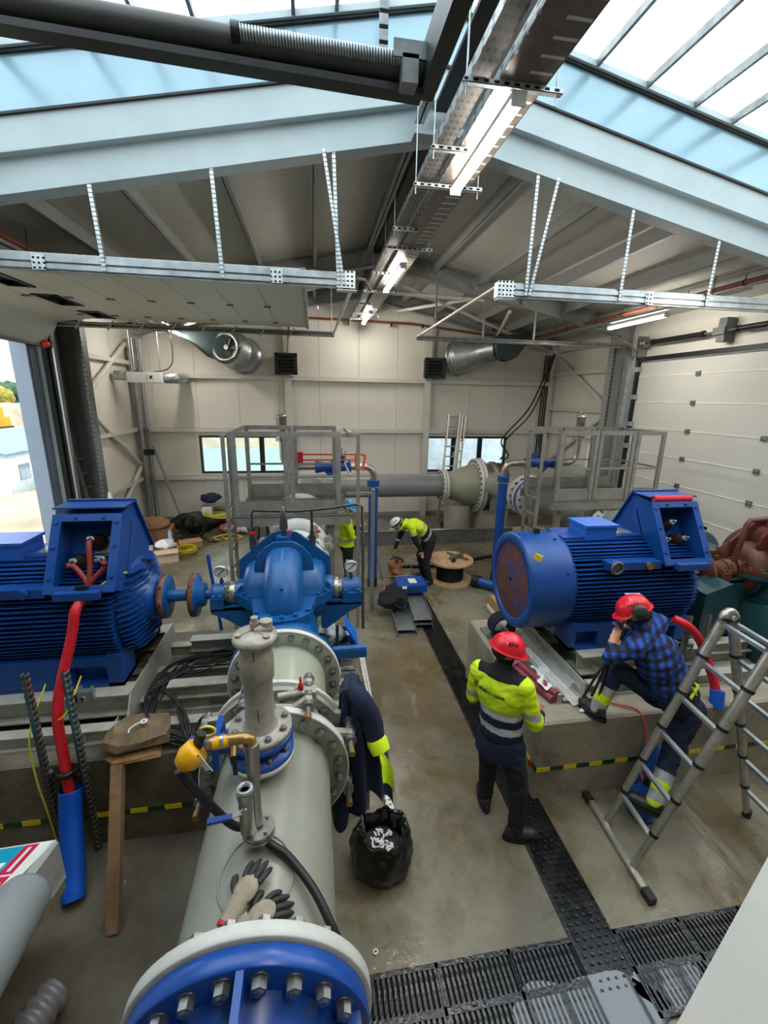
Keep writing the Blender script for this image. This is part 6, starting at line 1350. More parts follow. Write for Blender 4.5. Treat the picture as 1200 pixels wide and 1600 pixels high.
for i in range(6):
    j = lambda s: rnd.uniform(-s, s)
    O('cable', B().tube(smoothpath([(-.5+j(.02), 3.8+j(.05), 1.44+j(.03)), (-.48+j(.02), 4.6+j(.05), 1.75+j(.05)), (-.85+j(.05), 6.0+j(.05), 1.65+j(.04)), (-1.1, 6.6, 1.9+j(.05))], 8), .009, n=6), BLACKR, t)
t = thing('lifting_sling', 'black webbing sling loop hanging beside the yellow sensor', 'sling', (-.72, 2.5, 1.2))
O('loop', B().tube(smoothpath([(-.78, 2.45, 1.15), (-.8, 2.5, 1.4), (-.72, 2.5, 1.6), (-.62, 2.48, 1.42), (-.6, 2.4, 1.15)], 10), .026, n=8), BLACKR, t)
O('loop', B().tube(smoothpath([(-.74, 2.43, 1.2), (-.72, 2.46, 1.45), (-.66, 2.46, 1.5), (-.64, 2.42, 1.2)], 8), .018, n=8), BLACKR, t)
def stone(name, label, c, dims, seed, m_, rz=0):
    b = B().ell((0, 0, 0), 1, 1, 1, n=9, m=5); q = Quaternion((0, 0, 1), rz)
    for i, p in enumerate(b.v):
        k = max(abs(p.x), abs(p.y), abs(p.z)); p = p/(k**.85); p *= 1+.22*noise.noise(p*1.3+Vector((seed, 0, 0)))
        b.v[i] = q@Vector((p.x*dims[0], p.y*dims[1], p.z*dims[2]))+Vector(c)
    b.sm = [False]*len(b.sm); return single(name, label, 'stone', b, m_)
stone('stone_block', 'brown broken stone slab on the left plinth with a white tag on it', (-1.45, 3.2, .96), (.23, .16, .085), 4, mat('brown_stone', (124, 104, 76), .8, 0, .3, 7, bump=.5, bscale=18, alt=(92, 78, 58), altamt=.4), .2)
stone('stone_block', 'flat brown stone under the larger slab on the plinth edge', (-1.46, 3.15, .85), (.2, .13, .035), 9, mat('ochre_stone', (146, 108, 66), .8, 0, .3, 7, bump=.4), .1)
t = thing('white_tag', 'white round tag with tail lying on the brown stone', 'tag', (-1.42, 3.15, 1.08))
O('disc', B().cyl((-1.38, 3.17, 1.085), (-1.38, 3.17, 1.09), .027, n=20), WPL, t); O('disc_hole', B().cyl((-1.38, 3.17, 1.09), (-1.38, 3.17, 1.0905), .01, n=12), GALVD, t)
O('tail', B().tube(smoothpath([(-1.405, 3.16, 1.087), (-1.44, 3.13, 1.086), (-1.46, 3.09, 1.084), (-1.45, 3.06, 1.08)], 5), .006, n=6), WPL, t)
O_ = B().bar((-1.44, 2.42, .0), (-1.54, 3.02, .84), .085, .055, (0, 1, .2))
single('timber_prop', 'rough timber prop leaning against the left plinth', 'timber', O_, WOOD)
single('blue_stick', 'thin blue rod standing behind the coupling of the left motor', 'rod', B().bar((-1.13, 5.15, 0), (-1.28, 5.15, 1.75), .035, .02, (0, 1, 0)), VBLUE)
# packaged material lower left
t = thing('wrapped_insulation', 'white, teal and red printed insulation pack in torn plastic at the left edge', 'package', (-2.1, 2.2, .3))
def quad_slab(b, P4, dz):
    vs = [Vector(p) for p in P4]; vs += [p+Vector((0, 0, -dz)) for p in vs]
    return b.add(vs, [(0, 1, 2, 3), (7, 6, 5, 4), (0, 4, 5, 1), (1, 5, 6, 2), (2, 6, 7, 3), (3, 7, 4, 0)])
ux = Vector((-.93, -.05, .02)).normalized(); uy = Vector((-.1, -.95, .1)).normalized()
c0 = Vector((-1.72, 2.5, .76))                   # far right corner of the pack top
PP = lambda a, b_, h=0: c0+ux*a+uy*b_+Vector((0, 0, h))
O('insulation', quad_slab(B(), [PP(0, 0), PP(.95, 0), PP(.95, 1.2), PP(0, 1.2)], .4), mat('mineral_wool', (150, 140, 104), .9, 0, .2, 8, bump=.5, bscale=30), t)
O('plastic_cover', quad_slab(B(), [PP(.0, -.01, .008), PP(.96, -.01, .008), PP(.96, .7, .008), PP(.16, .7, .008)], .006), WPL, t)
O('teal_print', quad_slab(B(), [PP(.17, -.0, .0095), PP(.94, -.0, .0095), PP(.94, .6, .0095), PP(.23, .6, .0095)], .001), mat('teal_print', (14, 160, 190), .4), t)
O('red_print', quad_slab(B(), [PP(.09, -.0, .0100), PP(.17, -.0, .0100), PP(.23, .6, .0100), PP(.15, .6, .0100)], .001), mat('crimson_print', (206, 30, 72), .4), t)
O('white_stripe', quad_slab(B(), [PP(.12, .02, .0106), PP(.14, .02, .0106), PP(.155, .18, .0106), PP(.135, .18, .0106)], .001), WPL, t)
O('white_stripe', quad_slab(B(), [PP(.11, .2, .0106), PP(.94, .2, .0106), PP(.94, .212, .0106), PP(.11, .212, .0106)], .001), WPL, t)
O('white_mark', quad_slab(B(), [PP(.2, .11, .0106), PP(.25, .11, .0106), PP(.255, .16, .0106), PP(.205, .16, .0106)], .001), WPL, t)
O('white_mark', quad_slab(B(), [PP(.13, .25, .0106), PP(.175, .25, .0106), PP(.185, .31, .0106), PP(.14, .31, .0106)], .001), WPL, t)
O('clear_film', quad_slab(B(), [PP(-.03, .02, .015), PP(.02, -.01, .012), PP(.05, 1.2, .01), PP(-.04, 1.2, .0)], .3), mat('plastic_film', (214, 222, 222), .15, 0, .05, 6, alpha=.45, bump=.6, bscale=14), t)
t = thing('grey_pipe', 'short grey plastic pipe lying on the insulation pack at the left edge', 'pipe', (-1.75, 2.0, .9))
pa = Vector((-1.66, 2.12, .86)); pb = Vector((-1.56, 1.2, 1.05))
O('wall', B().lathe([(.001, 0), (.09, 0), (.13, .02), (.14, .05), (.14, .95)], pa, pb-pa, n=36), mat('grey_plastic_pipe', (150, 156, 158), .35, 0, .05, 6), t)
single('corrugated_hose', 'dark grey corrugated hose lying on the floor at the bottom left', 'hose', B().lathe([(.001, 0)]+[(.088+.014*(1 if (i//3) % 2 else 0), .011*i) for i in range(60)], (-1.60, 2.08, .12), (-.35, -.93, .05), n=32), mat('dark_grey_hose', (136, 132, 134), .4, .2, .1, 8))
for i, (x, y) in enumerate(((-1.5, 2.75), (.33, 2.05))):
    t = thing('steel_nut', ['small nut on the floor beside the blue hose', 'small bright nut on the floor right of the near pipe'][i], 'nut', (x, y, 0)); O('ring', B().lathe([(.008, 0), (.02, 0), (.02, .012), (.008, .012), (.008, 0)], (x, y, 0), (0, 0, 1), n=6, flat=True), GALV, t)
# under and beside the blue pump
t = thing('parts_bin', 'blue plastic parts bin with clear bag under the right bearing of the blue pump', 'bin', (.3, 4.45, PL))
O('bin', B().box(.0, .4, 4.2, 4.21, PL, PL+.16).box(.0, .4, 4.6, 4.61, PL, PL+.16).box(.0, .01, 4.2, 4.6, PL, PL+.16).box(.39, .4, 4.2, 4.6, PL, PL+.16).box(.0, .4, 4.2, 4.6, PL, PL+.01), VBLUE, t)
O('raised_lid', B().bar((.3, 4.3, PL+.38), (.42, 4.3, PL+.16), .3, .02, (1, 0, .3)), mat('bright_blue_plastic', (20, 120, 240), .35), t)
single('clear_bag', 'crumpled clear plastic bag in the blue parts bin', 'bag', lumpy((.15, 4.4, PL+.2), .12, .15, .11, 21, .05, 12), mat('cloudy_plastic', (206, 210, 206), .2, 0, .05, 8, alpha=.8))
single('rag', 'rusty brown rag on the plinth below the pump drain', 'rag', lumpy((.32, 3.7, PL+.03), .07, .09, .03, 22, .03, 20), ORUST)
t = thing('paper_cup', 'white cup standing on the plinth by the jacket', 'cup', (.36, 3.5, PL)); O('body', B().lathe([(.03, 0), (.035, .0), (.045, .1), (.042, .1), (.03, .01)], (.36, 3.5, PL), (0, 0, 1), n=18), WPL, t)
# jacket hung over the joint
t = thing('work_jacket', 'navy work jacket with hi-vis yellow bands hung over the tie bolts of the pipe joint', 'jacket', (.3, 2.3, .8))
def drape(u, v):
    # u around, v down
    w_ = .16+.22*min(1, v*1.6); x = .20+.07*v+w_*(u-.5); y = 2.36-.05*v-.1*sin(u*pi)*(.5+v)+.04*sin(u*19+v*3)*(.3+v); z = 1.87-.12*(u-.4)**2*4-(.88+.1*sin(u*6+1)-.18*u)*v
    return Vector((x+.014*sin(u*23+v*4), y, z))
bb = B().grid(drape, 40, 30); o_ = len(bb.v); bb2 = B().grid(lambda u, v: drape(u, v)+Vector((.02, .12+.1*sin(u*pi)*(.5+v), 0)), 40, 30)
bb.add(bb2.v, bb2.f, True)
def edge(fn0, fn1, n):
    e = B(); vs = [f(i/n) for i in range(n+1) for f in (fn0, fn1)]; return e.add(vs, [(2*i, 2*i+1, 2*i+3, 2*i+2) for i in range(n)], True)
off_ = lambda u, v: drape(u, v)+Vector((.02, .12+.1*sin(u*pi)*(.5+v), 0))
for e in (edge(lambda s: drape(s, 0), lambda s: off_(s, 0), 20), edge(lambda s: drape(0, s), lambda s: off_(0, s), 20), edge(lambda s: drape(1, s), lambda s: off_(1, s), 20)): bb.add(e.v, e.f, True)
O('cloth', bb, NAVY, t)
def band(u0f, u1f, v0, v1, n=16):
    return B().grid(lambda a, b_: drape(u0f(b_)+(u1f(b_)-u0f(b_))*a, v0+(v1-v0)*b_)+Vector((.004, -.014, 0)), 6, n)
O('hi_vis_band', band(lambda s: .55+.25*s, lambda s: .82+.22*s, .27, .52), HIVIS, t)
O('hi_vis_band', band(lambda s: .86+.03*s, lambda s: 1.06, .5, .84), HIVIS, t)
O('hi_vis_cuff', B().lathe([(.055, 0), (.065, .03), (.06, .09)], (.33, 2.22, 1.58), (.3, -.4, -.7), n=18), HIVIS, t)
O('sleeve', B().tube(smoothpath([(.19, 2.32, 1.86), (.25, 2.26, 1.82), (.31, 2.24, 1.7), (.33, 2.22, 1.58)], 6), [.05]*3+[.06]*16, n=14), NAVY, t)
O('zip_pull', B().cyl((.24, 2.12, 1.1), (.245, 2.11, 1.02), .006, n=8), GALV, t)
# rubbish bag
t = thing('rubbish_bag', 'open black rubbish bag on the floor beside the near pipe', 'bag', (.46, 2.62, 0))
cb = Vector((.46, 2.62, 0))
def bagf(u, v):
    a = 2*pi*u; prof = [(.02, .0), (.17, .0), (.235, .06), (.25, .16), (.235, .25), (.205, .33), (.185, .37), (.17, .36), (.165, .28), (.16, .2)]
    k = v*(len(prof)-1); i = min(int(k), len(prof)-2); f_ = k-i; r_ = prof[i][0]*(1-f_)+prof[i+1][0]*f_; z = prof[i][1]*(1-f_)+prof[i+1][1]*f_
    w_ = .035*sin(a*7+v*6)*v+.05*noise.noise(Vector((cos(a)*2.2, sin(a)*2.2, v*4)))+.02*noise.noise(Vector((cos(a)*7, sin(a)*7, v*11)))
    r_ *= 1+w_*2.2; return cb+Vector((r_*cos(a), r_*sin(a)*.95, z+.03*sin(a*2+1)*v+.02*noise.noise(Vector((cos(a)*5, sin(a)*5, 9)))))
O('bag_skin', B().grid(bagf, 90, 54), mat('black_bag_plastic', (16, 16, 17), .22, 0, .1, 5, bump=.5, bscale=16), t)
fb = B(); rr = random.Random(2)
for i in range(46):
    p = cb+Vector((rr.uniform(-.08, .08), rr.uniform(-.08, .1), .2+rr.uniform(0, .02))); d = Vector((rr.uniform(-1, 1), rr.uniform(-1, 1), rr.uniform(-.3, .3))).normalized()*.018; fb.bar(p-d, p+d, .014, .012)
for i in range(20): pass
O('rubbish', fb, WPL, t, kind='stuff')
O('filling', B().cyl(cb+Vector((0, 0, .19)), cb+Vector((0, 0, .2)), .15, n=24), BLACKR, t)
# work gloves on the pipe
GLK = mat('glove_coating', (44, 44, 44), .6, 0, .15, 20); GLG = mat('glove_knit', (158, 148, 128), .85, 0, .15, 25, bump=.2, bscale=200)
def onpipe(x, y, h=.0): return Vector((x, y, ZP+sqrt(max(0, .305**2-(x-XP)**2))+h))
def glove(label, wx, wy, ang, h):
    t = thing('work_glove', label, 'glove', onpipe(wx, wy)); d = Vector((cos(ang), sin(ang), 0)); s_ = Vector((-d.y, d.x, 0))
    g = lambda a, b_, hh=0: onpipe(wx+(d*a+s_*b_).x, wy+(d*a+s_*b_).y, h+hh)
    O('cuff', B().tube([g(-.01, 0, .014), g(.03, 0, .018), g(.06, 0, .02)], [.03, .034, .036], n=14), GLG, t)
    O('red_trim', B().tube([g(-.02, 0, .013), g(-.008, 0, .014)], [.031, .032], n=14), REDC, t)
    O('palm', lumpyq(g(.1, 0, .02), .055, .042, .02, ang), GLG, t)
    for i, (b_, ln) in enumerate(((-.032, .07), (-.011, .085), (.011, .08), (.03, .062))):
        O('finger', B().tube(smoothpath([g(.135, b_, .02), g(.16, b_*1.15, .024), g(.135+ln, b_*1.25, .012)], 5), [.011]*9+[.009, .005], n=10), GLK, t)
    O('thumb', B().tube(smoothpath([g(.08, .03, .016), g(.11, .06, .016), g(.14, .07, .01)], 5), [.013]*9+[.01, .006], n=10), GLK, t)
def lumpyq(c, a, b_, cc, ang):
    q = Quaternion((0, 0, 1), ang); return B().ell(c, a, b_, cc, n=20, m=12, q=q)
glove('grey and black work glove lying on top of the near pipe, upper of the pair', XP-.07, 1.16, R(62), .03)
glove('grey and black work glove under the other one behind the near flange', XP-.05, 1.13, R(30), .0)
# ================================================================ things on and by the right plinth
BAG = mat('maroon_bag', (140, 62, 72), .6, 0, .12, 6, bump=.2)
t = thing('rolled_sleeves', 'bundle of dull red cable sleeves on the corner of the right plinth', 'bundle', (2.15, 3.35, PR_))
for i, (dx, dz) in enumerate(((0, 0), (.08, 0), (.04, .05))):
    O('sleeve', B().tube(smoothpath([(1.98+dx, 3.95, PR_+.05+dz), (2.05+dx, 3.6, PR_+.05+dz), (2.16+dx, 3.22, PR_+.04+dz)], 8), .035, n=14), BAG, t)
O('red_wrap', B().grid(lambda u, v: Vector((1.95+.2*u+.12*(1-v), 4.3-.6*v, PR_+.05+.09*sin(pi*u)+.01*sin(v*20+u*9))), 16, 16), mat('pinkish_film', (170, 90, 104), .35, 0, .1, 6, alpha=.75), t)
single('white_cloth', 'white plastic strip lying over the red sleeves', 'cloth', B().grid(lambda u, v: Vector((2.1+.1*u+.03*sin(v*6), 3.58-.3*v, PR_+.15+.02*sin(u*6+v*9)-.03*v)), 10, 16), WPL)
single('plastic_sheet', 'clear plastic sheet crumpled over the skid channels on the right plinth', 'plastic sheet', B().grid(lambda u, v: Vector((2.16+.3*u, 4.2-.95*v, PR_+.14+.05*noise.noise(Vector((u*5, v*9, 2)))+.03*sin(u*11))), 24, 40), mat('clear_sheet', (205, 210, 212), .12, 0, .04, 6, alpha=.3, bump=.5, bscale=12))
t = thing('cable_tie_bundle', 'bundle of white cable ties on the right plinth', 'cable ties', (2.3, 3.4, PR_))
for i in range(5): O('tie', B().bar((2.15+.015*i, 3.85, PR_+.2), (2.33+.02*i, 3.14, PR_+.02+.004*i), .012, .004), WPL, t)
t = thing('pliers', 'pliers with orange handles on the edge of the right plinth', 'pliers', (2.45, 3.12, PR_))
ORH = mat('orange_handle', (232, 118, 30), .4)
O('handle', B().tube(smoothpath([(2.4, 3.14, PR_+.02), (2.46, 3.12, PR_+.02), (2.52, 3.06, PR_+.02)], 4), .009, n=8), ORH, t); O('handle', B().tube(smoothpath([(2.4, 3.14, PR_+.02), (2.46, 3.09, PR_+.02), (2.5, 3.03, PR_+.02)], 4), .009, n=8), ORH, t); O('jaw', B().bar((2.4, 3.14, PR_+.02), (2.36, 3.17, PR_+.02), .02, .012), GALVD, t)
single('white_scrap', 'small white scrap beside the pliers', 'scrap', lumpy((2.37, 3.07, PR_+.015), .03, .02, .015, 31, .01, 30), WPL)
t = thing('hose_reel', 'dark cable coil on the far corner of the right plinth', 'coil', (2.2, 4.4, PR_))
for i in range(6): O('loop', B().tube([Vector((2.16+.13*cos(a), 4.42+.03*i-.08, PR_+.15+.13*sin(a))) for a in [2*pi*k/24 for k in range(24)]], .017, n=6, closed=True), BLACKR if i % 2 else NAVY, t)
O('tray', B().box(1.98, 2.4, 4.3, 4.62, PR_, PR_+.02), GALVD, t)
single('air_hose', 'thin orange-red air hose looping from the right plinth down to the floor', 'hose', B().tube(smoothpath([(2.55, 3.2, PR_+.02), (2.75, 3.1, PR_+.02), (2.9, 3.0, PR_+.0), (2.95, 2.92, .6), (2.88, 2.86, .4), (2.86, 2.75, .25)], 8), .009, n=7), mat('coral_hose', (214, 84, 66), .4))
t = thing('gas_bottle', 'small blue gas bottle with valve at the foot of the ladder', 'gas bottle', (2.84, 2.72, 0))
O('body', B().lathe([(.001, 0), (.1, 0), (.12, .03), (.125, .1), (.12, .18), (.08, .26), (.03, .3), (.03, .33)], (2.84, 2.72, 0), (0, 0, 1), n=32), VBLUE, t)
O('valve', B().cyl((2.84, 2.72, .33), (2.84, 2.72, .4), .02, n=12).box(2.8, 2.88, 2.71, 2.73, .38, .4), BLACKR, t)
t = thing('gas_bottle', 'second blue gas bottle standing against the plinth behind the ladder', 'gas bottle', (2.98, 2.86, 0))
O('body', B().lathe([(.001, 0), (.08, 0), (.09, .03), (.09, .5), (.06, .58), (.025, .62), (.025, .66)], (2.98, 2.86, 0), (0, 0, 1), n=28), VBLUE, t)
O('valve', B().cyl((2.98, 2.86, .66), (2.98, 2.86, .71), .02, n=12), BLACKR, t)
# telescopic ladder
t = thing('telescopic_ladder', 'telescopic aluminium A-frame ladder with black joint rings', 'ladder', (3.1, 2.45, 0))
L1a, L1b = Vector((2.46, 2.66, .04)), Vector((3.12, 2.62, 1.98)); R1a, R1b = Vector((2.42, 2.28, .04)), Vector((3.08, 2.2, 1.98))
L2a, L2b = Vector((3.78, 2.56, .02)), Vector((3.2, 2.62, 1.98)); R2a, R2b = Vector((3.74, 2.14, .02)), Vector((3.16, 2.2, 1.98))
n = 6
for k, (a, b_) in enumerate(((L1a, L1b), (R1a, R1b), (L2a, L2b), (R2a, R2b))):
    for i in range(n):
        p = a+(b_-a)*i/n; q = a+(b_-a)*(i+1)/n; r_ = .027+.0022*i if True else .03
        st = O('stile_tube', B().cyl(p, q, r_, n=20), ALU, t)
        O('joint_ring', B().cyl(q-(b_-a).normalized()*.012, q+(b_-a).normalized()*.014, r_+.007, n=20).cyl(q-(b_-a).normalized()*.0, q+(b_-a).normalized()*.0+Vector((0, 0, .001)), r_, n=8), BLACKR, st)
for a, b_, c, d in ((L1a, L1b, R1a, R1b), (L2a, L2b, R2a, R2b)):
    for i in range(1, n+1):
        p = a+(b_-a)*(i/n-.02); q = c+(d-c)*(i/n-.02); O('rung', B().bar(p, q, .034, .028), GALV, t)
for a, b_, sy in ((L1b, L2b, 0), (R1b, R2b, 0)):
    m_ = (a+b_)/2+Vector((0, 0, .05)); O('hinge', B().tube(smoothpath([a-Vector((.01, 0, .04)), a+Vector((.0, 0, .02)), m_, b_+Vector((.0, 0, .02)), b_-Vector((-.01, 0, .04))], 6), .04, n=16), STAIN, t)
    O('hinge_pin', B().cyl(m_-Vector((0, .05, .03)), m_+Vector((0, .05, -.03)), .022, n=14), GALV, t)
sa, sb_ = Vector((2.44, 2.86, .035)), Vector((2.39, 2.12, .035))
O('stabiliser_bar', B().bar(sa, sb_, .045, .035), ALU, t)
for p, d in ((sa, 1), (sb_, -1)): O('rubber_foot', B().bar(p, p+Vector((.0, .09*d, -.0)), .06, .06), RUBB, t)
for p in (L2a, R2a): O('rubber_foot', B().cyl(p-Vector((0, 0, .02)), p+Vector((0, 0, .05)), .034, n=16), RUBB, t)
# gallery edge plate in the bottom right corner
t = thing('gallery_kick_plate', 'pale galvanised guard plate of the viewing gallery, bottom right corner', 'guard plate', (.7, .2, 2.8))
pts = [(.72, .46), (.36, .22), (.3, -.3), (1.6, -.3), (1.6, .46)]
O('plate', B().prism([(.34, .25), (.35, .08), (.42, .02), (.98, .3), (.9, .53)][::-1], -.02, (0, 0, 2.9), (1, 0, 0), (0, 1, 0)), mat('worn_galvanised_plate', (150, 149, 144), .45, .25, .06, 5, bump=.05, bscale=20), t)
O('support_post', B().box(.76, .82, .28, .34, 0, 2.88), GALVD, t)
# ================================================================ people: each body one continuous remeshed surface
def cone(b, a, c, r1, r2, n=14, flat=None):
    """tapered limb with round ends"""
    a = Vector(a); c = Vector(c); b.cyl(a, c, r1, r2, n=n); b.ell(a, r1, n=n, m=8); b.ell(c, r2, n=n, m=8)
def hand(b, w_, d, nrm, side, sc=1., curl=.9, spread=.16):
    """palm and five separate fingers; d direction of the hand, nrm back of hand"""
    w_ = Vector(w_); d = Vector(d).normalized(); nrm = (Vector(nrm)-d*Vector(nrm).dot(d)).normalized(); s_ = d.cross(nrm)*side
    q = Matrix((d, s_, nrm)).transposed().to_quaternion() if d.cross(s_).dot(nrm) > 0 else Matrix((d, -s_, nrm)).transposed().to_quaternion()
    b.ell(w_+d*.045*sc, .052*sc, .041*sc, .019*sc, n=16, m=10, q=q)
    for off, ln in ((-.031, .062), (-.0105, .072), (.0105, .068), (.03, .052)):
        p = w_+d*.082*sc+s_*off*sc; dd = (d+s_*off*spread*10*.4).normalized(); r_ = .0092*sc
        for seg, f in enumerate((.42, .33, .25)):
            e = p+dd*ln*f*sc*1.15; cone(b, p, e, r_, r_*.92, 8); p = e; r_ *= .92
            dd = (Quaternion(s_*side, 0)@dd); ax = d.cross(nrm); dd = (Quaternion(ax, curl*.62)@dd).normalized()
    p = w_+d*.02*sc-s_*.032*sc; dd = (d*.6-s_*.75-nrm*.25).normalized(); r_ = .0115*sc
    for f in (.034, .028, .024):
        e = p+dd*f*sc; cone(b, p, e, r_, r_*.9, 8); p = e; r_ *= .9; dd = (dd+d*.5-nrm*.15*curl).normalized()
def headshape(b, c, f, up, sc=1.):
    """skull, jaw, nose, ears, neck is added outside; c centre, f facing, up"""
    c = Vector(c); f = Vector(f).normalized(); up = (Vector(up)-f*Vector(up).dot(f)).normalized(); r_ = f.cross(up)
    q = Matrix((f, -r_, up)).transposed().to_quaternion()
    b.ell(c+up*.02*sc, .098*sc, .077*sc, .11*sc, n=24, m=16, q=q)
    b.ell(c+f*.03*sc-up*.055*sc, .062*sc, .056*sc, .07*sc, n=20, m=12, q=q)
    b.ell(c+f*.072*sc-up*.085*sc, .026*sc, .03*sc, .024*sc, n=12, m=8, q=q)
    cone(b, c+f*.09*sc+up*.005*sc, c+f*.108*sc-up*.03*sc, .009*sc, .014*sc, 8)
    b.ell(c+f*.083*sc-up*.06*sc, .014*sc, .024*sc, .009*sc, n=10, m=6, q=q)
    b.ell(c+f*.08*sc+up*.025*sc, .016*sc, .05*sc, .01*sc, n=12, m=6, q=q)
    for s in (-1, 1): b.ell(c+r_*.078*s*sc-up*.012*sc-f*.005*sc, .02*sc, .009*sc, .032*sc, n=10, m=8, q=q)
    return q, f, up, r_
def body(name, b, zones, parent, voxel, folds):
    """zones: list of (segment a, b, radius, fn(t, p) -> material index); mats list last"""
    segs, mats = zones
    me = b.mesh('tmp', mats[0]); o = bpy.data.objects.new('tmp', me); COL.objects.link(o)
    m = o.modifiers.new('r', 'REMESH'); m.mode = 'VOXEL'; m.voxel_size = voxel; m.use_smooth_shade = True
    s = o.modifiers.new('s', 'SMOOTH'); s.factor = .5; s.iterations = 5
    dg = bpy.context.evaluated_depsgraph_get(); out = bpy.data.meshes.new_from_object(o.evaluated_get(dg)); bpy.data.objects.remove(o)
    out.materials.clear()
    for k in mats: out.materials.append(k)
    S = [(Vector(a), Vector(c), r_, fn) for a, c, r_, fn in segs]
    def near(p):
        best = None
        for a, c, r_, fn in S:
            d = c-a; t = max(0., min(1., (p-a).dot(d)/max(1e-9, d.length_squared))); k = (p-(a+d*t)).length/r_
            if best is None or k < best[0]: best = (k, fn, t)
        return best[1](best[2], p)
    off = _root_off(parent); mi = [near(p.center) for p in out.polygons]; vm = {}
    for p, k in zip(out.polygons, mi):
        for v in p.vertices: vm[v] = k
    nm = [v.normal.copy() for v in out.vertices]
    for i, v in enumerate(out.vertices):
        am = folds.get(vm.get(i, 0), 0)
        if am:
            c = v.co; k = noise.noise(Vector((c.x*9, c.y*9, c.z*16)))+.6*noise.noise(Vector((c.x*21, c.y*21, c.z*30+5)))
            v.co = c+nm[i]*am*k
        v.co = v.co-off
    out.polygons.foreach_set('material_index', mi); out.polygons.foreach_set('use_smooth', [True]*len(mi)); out.update()
    out.name = name; ob = bpy.data.objects.new(name, out); COL.objects.link(ob); ob.parent = parent; return ob
def shoe(nm, a, toe, parent, m_=SHOE, up=(0, 0, 1)):
    a = Vector(a); toe = Vector(toe); d = (toe-a).normalized(); upv = (Vector(up)-d*Vector(up).dot(d)).normalized(); s = d.cross(upv)
    q = Matrix((d, -s, upv)).transposed().to_quaternion(); c = a+d*.055
    b = B().ell(c-upv*.035, .15, .052, .05, n=24, m=14, q=q).ell(a-d*.02-upv*.005, .065, .05, .065, n=18, m=12, q=q).ell(a+d*.13-upv*.03, .07, .05, .042, n=18, m=12, q=q)
    lo = -.075
    for i, p in enumerate(b.v):
        h = (p-a).dot(upv)
        if h < lo: b.v[i] = p+upv*(lo-h)
    o = O(nm, b, m_, parent)
    pts = []
    for i in range(28):
        t_ = 2*pi*i/28; x = .055+.158*cos(t_); pts.append((x, (.056 if x < 0.06 else .052)*sin(t_)))
    sb = B(); k = 28; vs = [a+d*x+s*y+upv*(lo-.012) for x, y in pts]+[a+d*x+s*y+upv*(lo+.014) for x, y in pts]
    sb.add(vs, [tuple(range(k))[::-1], tuple(range(k, 2*k))]+[(i, (i+1) % k, k+(i+1) % k, k+i) for i in range(k)]); O('sole', sb, RUBB, o)
def helmet(c, q, f, up, r_, parent, m_, sc=1., muffs=False, bare=False):
    c = Vector(c); cc = c+up*.045*sc
    b = B()
    n = 40; m = 14; vs = []
    for j in range(m+1):
        t_ = -.12+(pi/2+.12)*j/m
        for i in range(n):
            a = 2*pi*i/n; R0 = .135*sc*cos(t_)*(1+.03*cos(a)); x = R0*cos(a)*1.02; y = R0*sin(a)*.86; z = .118*sc*sin(t_)
            if abs(y) < .03*sc and z > .05*sc: z += .006*sc
            if j == 0: x *= 1.06; y *= 1.07
            vs.append(cc+f*x+r_*y+up*z)
    b.add(vs, [(j*n+i, j*n+(i+1) % n, (j+1)*n+(i+1) % n, (j+1)*n+i) for j in range(m) for i in range(n)], True)
    h = O('helmet', b, m_, parent)
    br = B(); vs = []; kk = 20   # peak
    for j in range(4):
        for i in range(kk+1):
            a = -1.15+2.3*i/kk; e = .135+.052*(j/3)*cos(a*1.1)
            vs.append(cc+f*(e*cos(a)*1.0*sc)+r_*(e*sin(a)*.88*sc)+up*(-.008-.016*j/3)*sc)
    br.add(vs, [(j*(kk+1)+i, j*(kk+1)+i+1, (j+1)*(kk+1)+i+1, (j+1)*(kk+1)+i) for j in range(3) for i in range(kk)], True)
    O('peak', br, m_, h)
    O('rim', B().tube([cc+f*(.139*sc*cos(a)*1.02)+r_*(.139*sc*sin(a)*.89)-up*.016*sc for a in [2*pi*i/36 for i in range(36)]], .006*sc, n=6, closed=True), m_, h)
    for s in (-1, 1):
        vb = B()
        for k in range(4):
            p = cc+r_*s*.095*sc+up*.068*sc+f*(-.05+.022*k)*sc; vb.bar(p-up*.01*sc, p+up*.012*sc-r_*s*.008*sc, .008*sc, .012*sc, r_)
        O('vent_slots', vb, HOLE, h, kind='stuff')
    if muffs:
        for s in (-1, 1):
            p = cc+r_*s*.12*sc-f*.045*sc+up*.01*sc
            e = O('ear_defender', B().ell(p, .062*sc, .042*sc, .066*sc, n=20, m=12, q=q), mat('dark_olive_plastic', (52, 54, 48), .35), h)
            O('defender_arm', B().tube([p+up*.04*sc, p+f*.04*sc+up*.0, cc+r_*s*.125*sc+f*.05*sc-up*.015*sc], .006*sc), STAIN, e)
    return h
# ---- man in the hi-vis jacket with the red helmet
t = thing('person', 'man in hi-vis yellow and navy jacket and red helmet, standing in the aisle', 'person', (1.55, 2.8, 0))
b = B()
pel = Vector((1.47, 2.83, .93)); che = Vector((1.45, 2.85, 1.28)); nek = Vector((1.45, 2.87, 1.5)); hd = Vector((1.46, 2.87, 1.665))
Lh, Rh_ = Vector((1.41, 2.9, .9)), Vector((1.53, 2.75, .9)); Lk, Rk = Vector((1.45, 2.96, .5)), Vector((1.60, 2.68, .5)); La, Ra = Vector((1.47, 3.0, .1)), Vector((1.60, 2.66, .1))
Ls, Rs = Vector((1.31, 2.99, 1.43)), Vector((1.57, 2.72, 1.43)); Le, Re = Vector((1.30, 3.05, 1.15)), Vector((1.67, 2.68, 1.13)); Lw, Rw = Vector((1.5, 3.1, 1.1)), Vector((1.80, 2.83, 1.07))
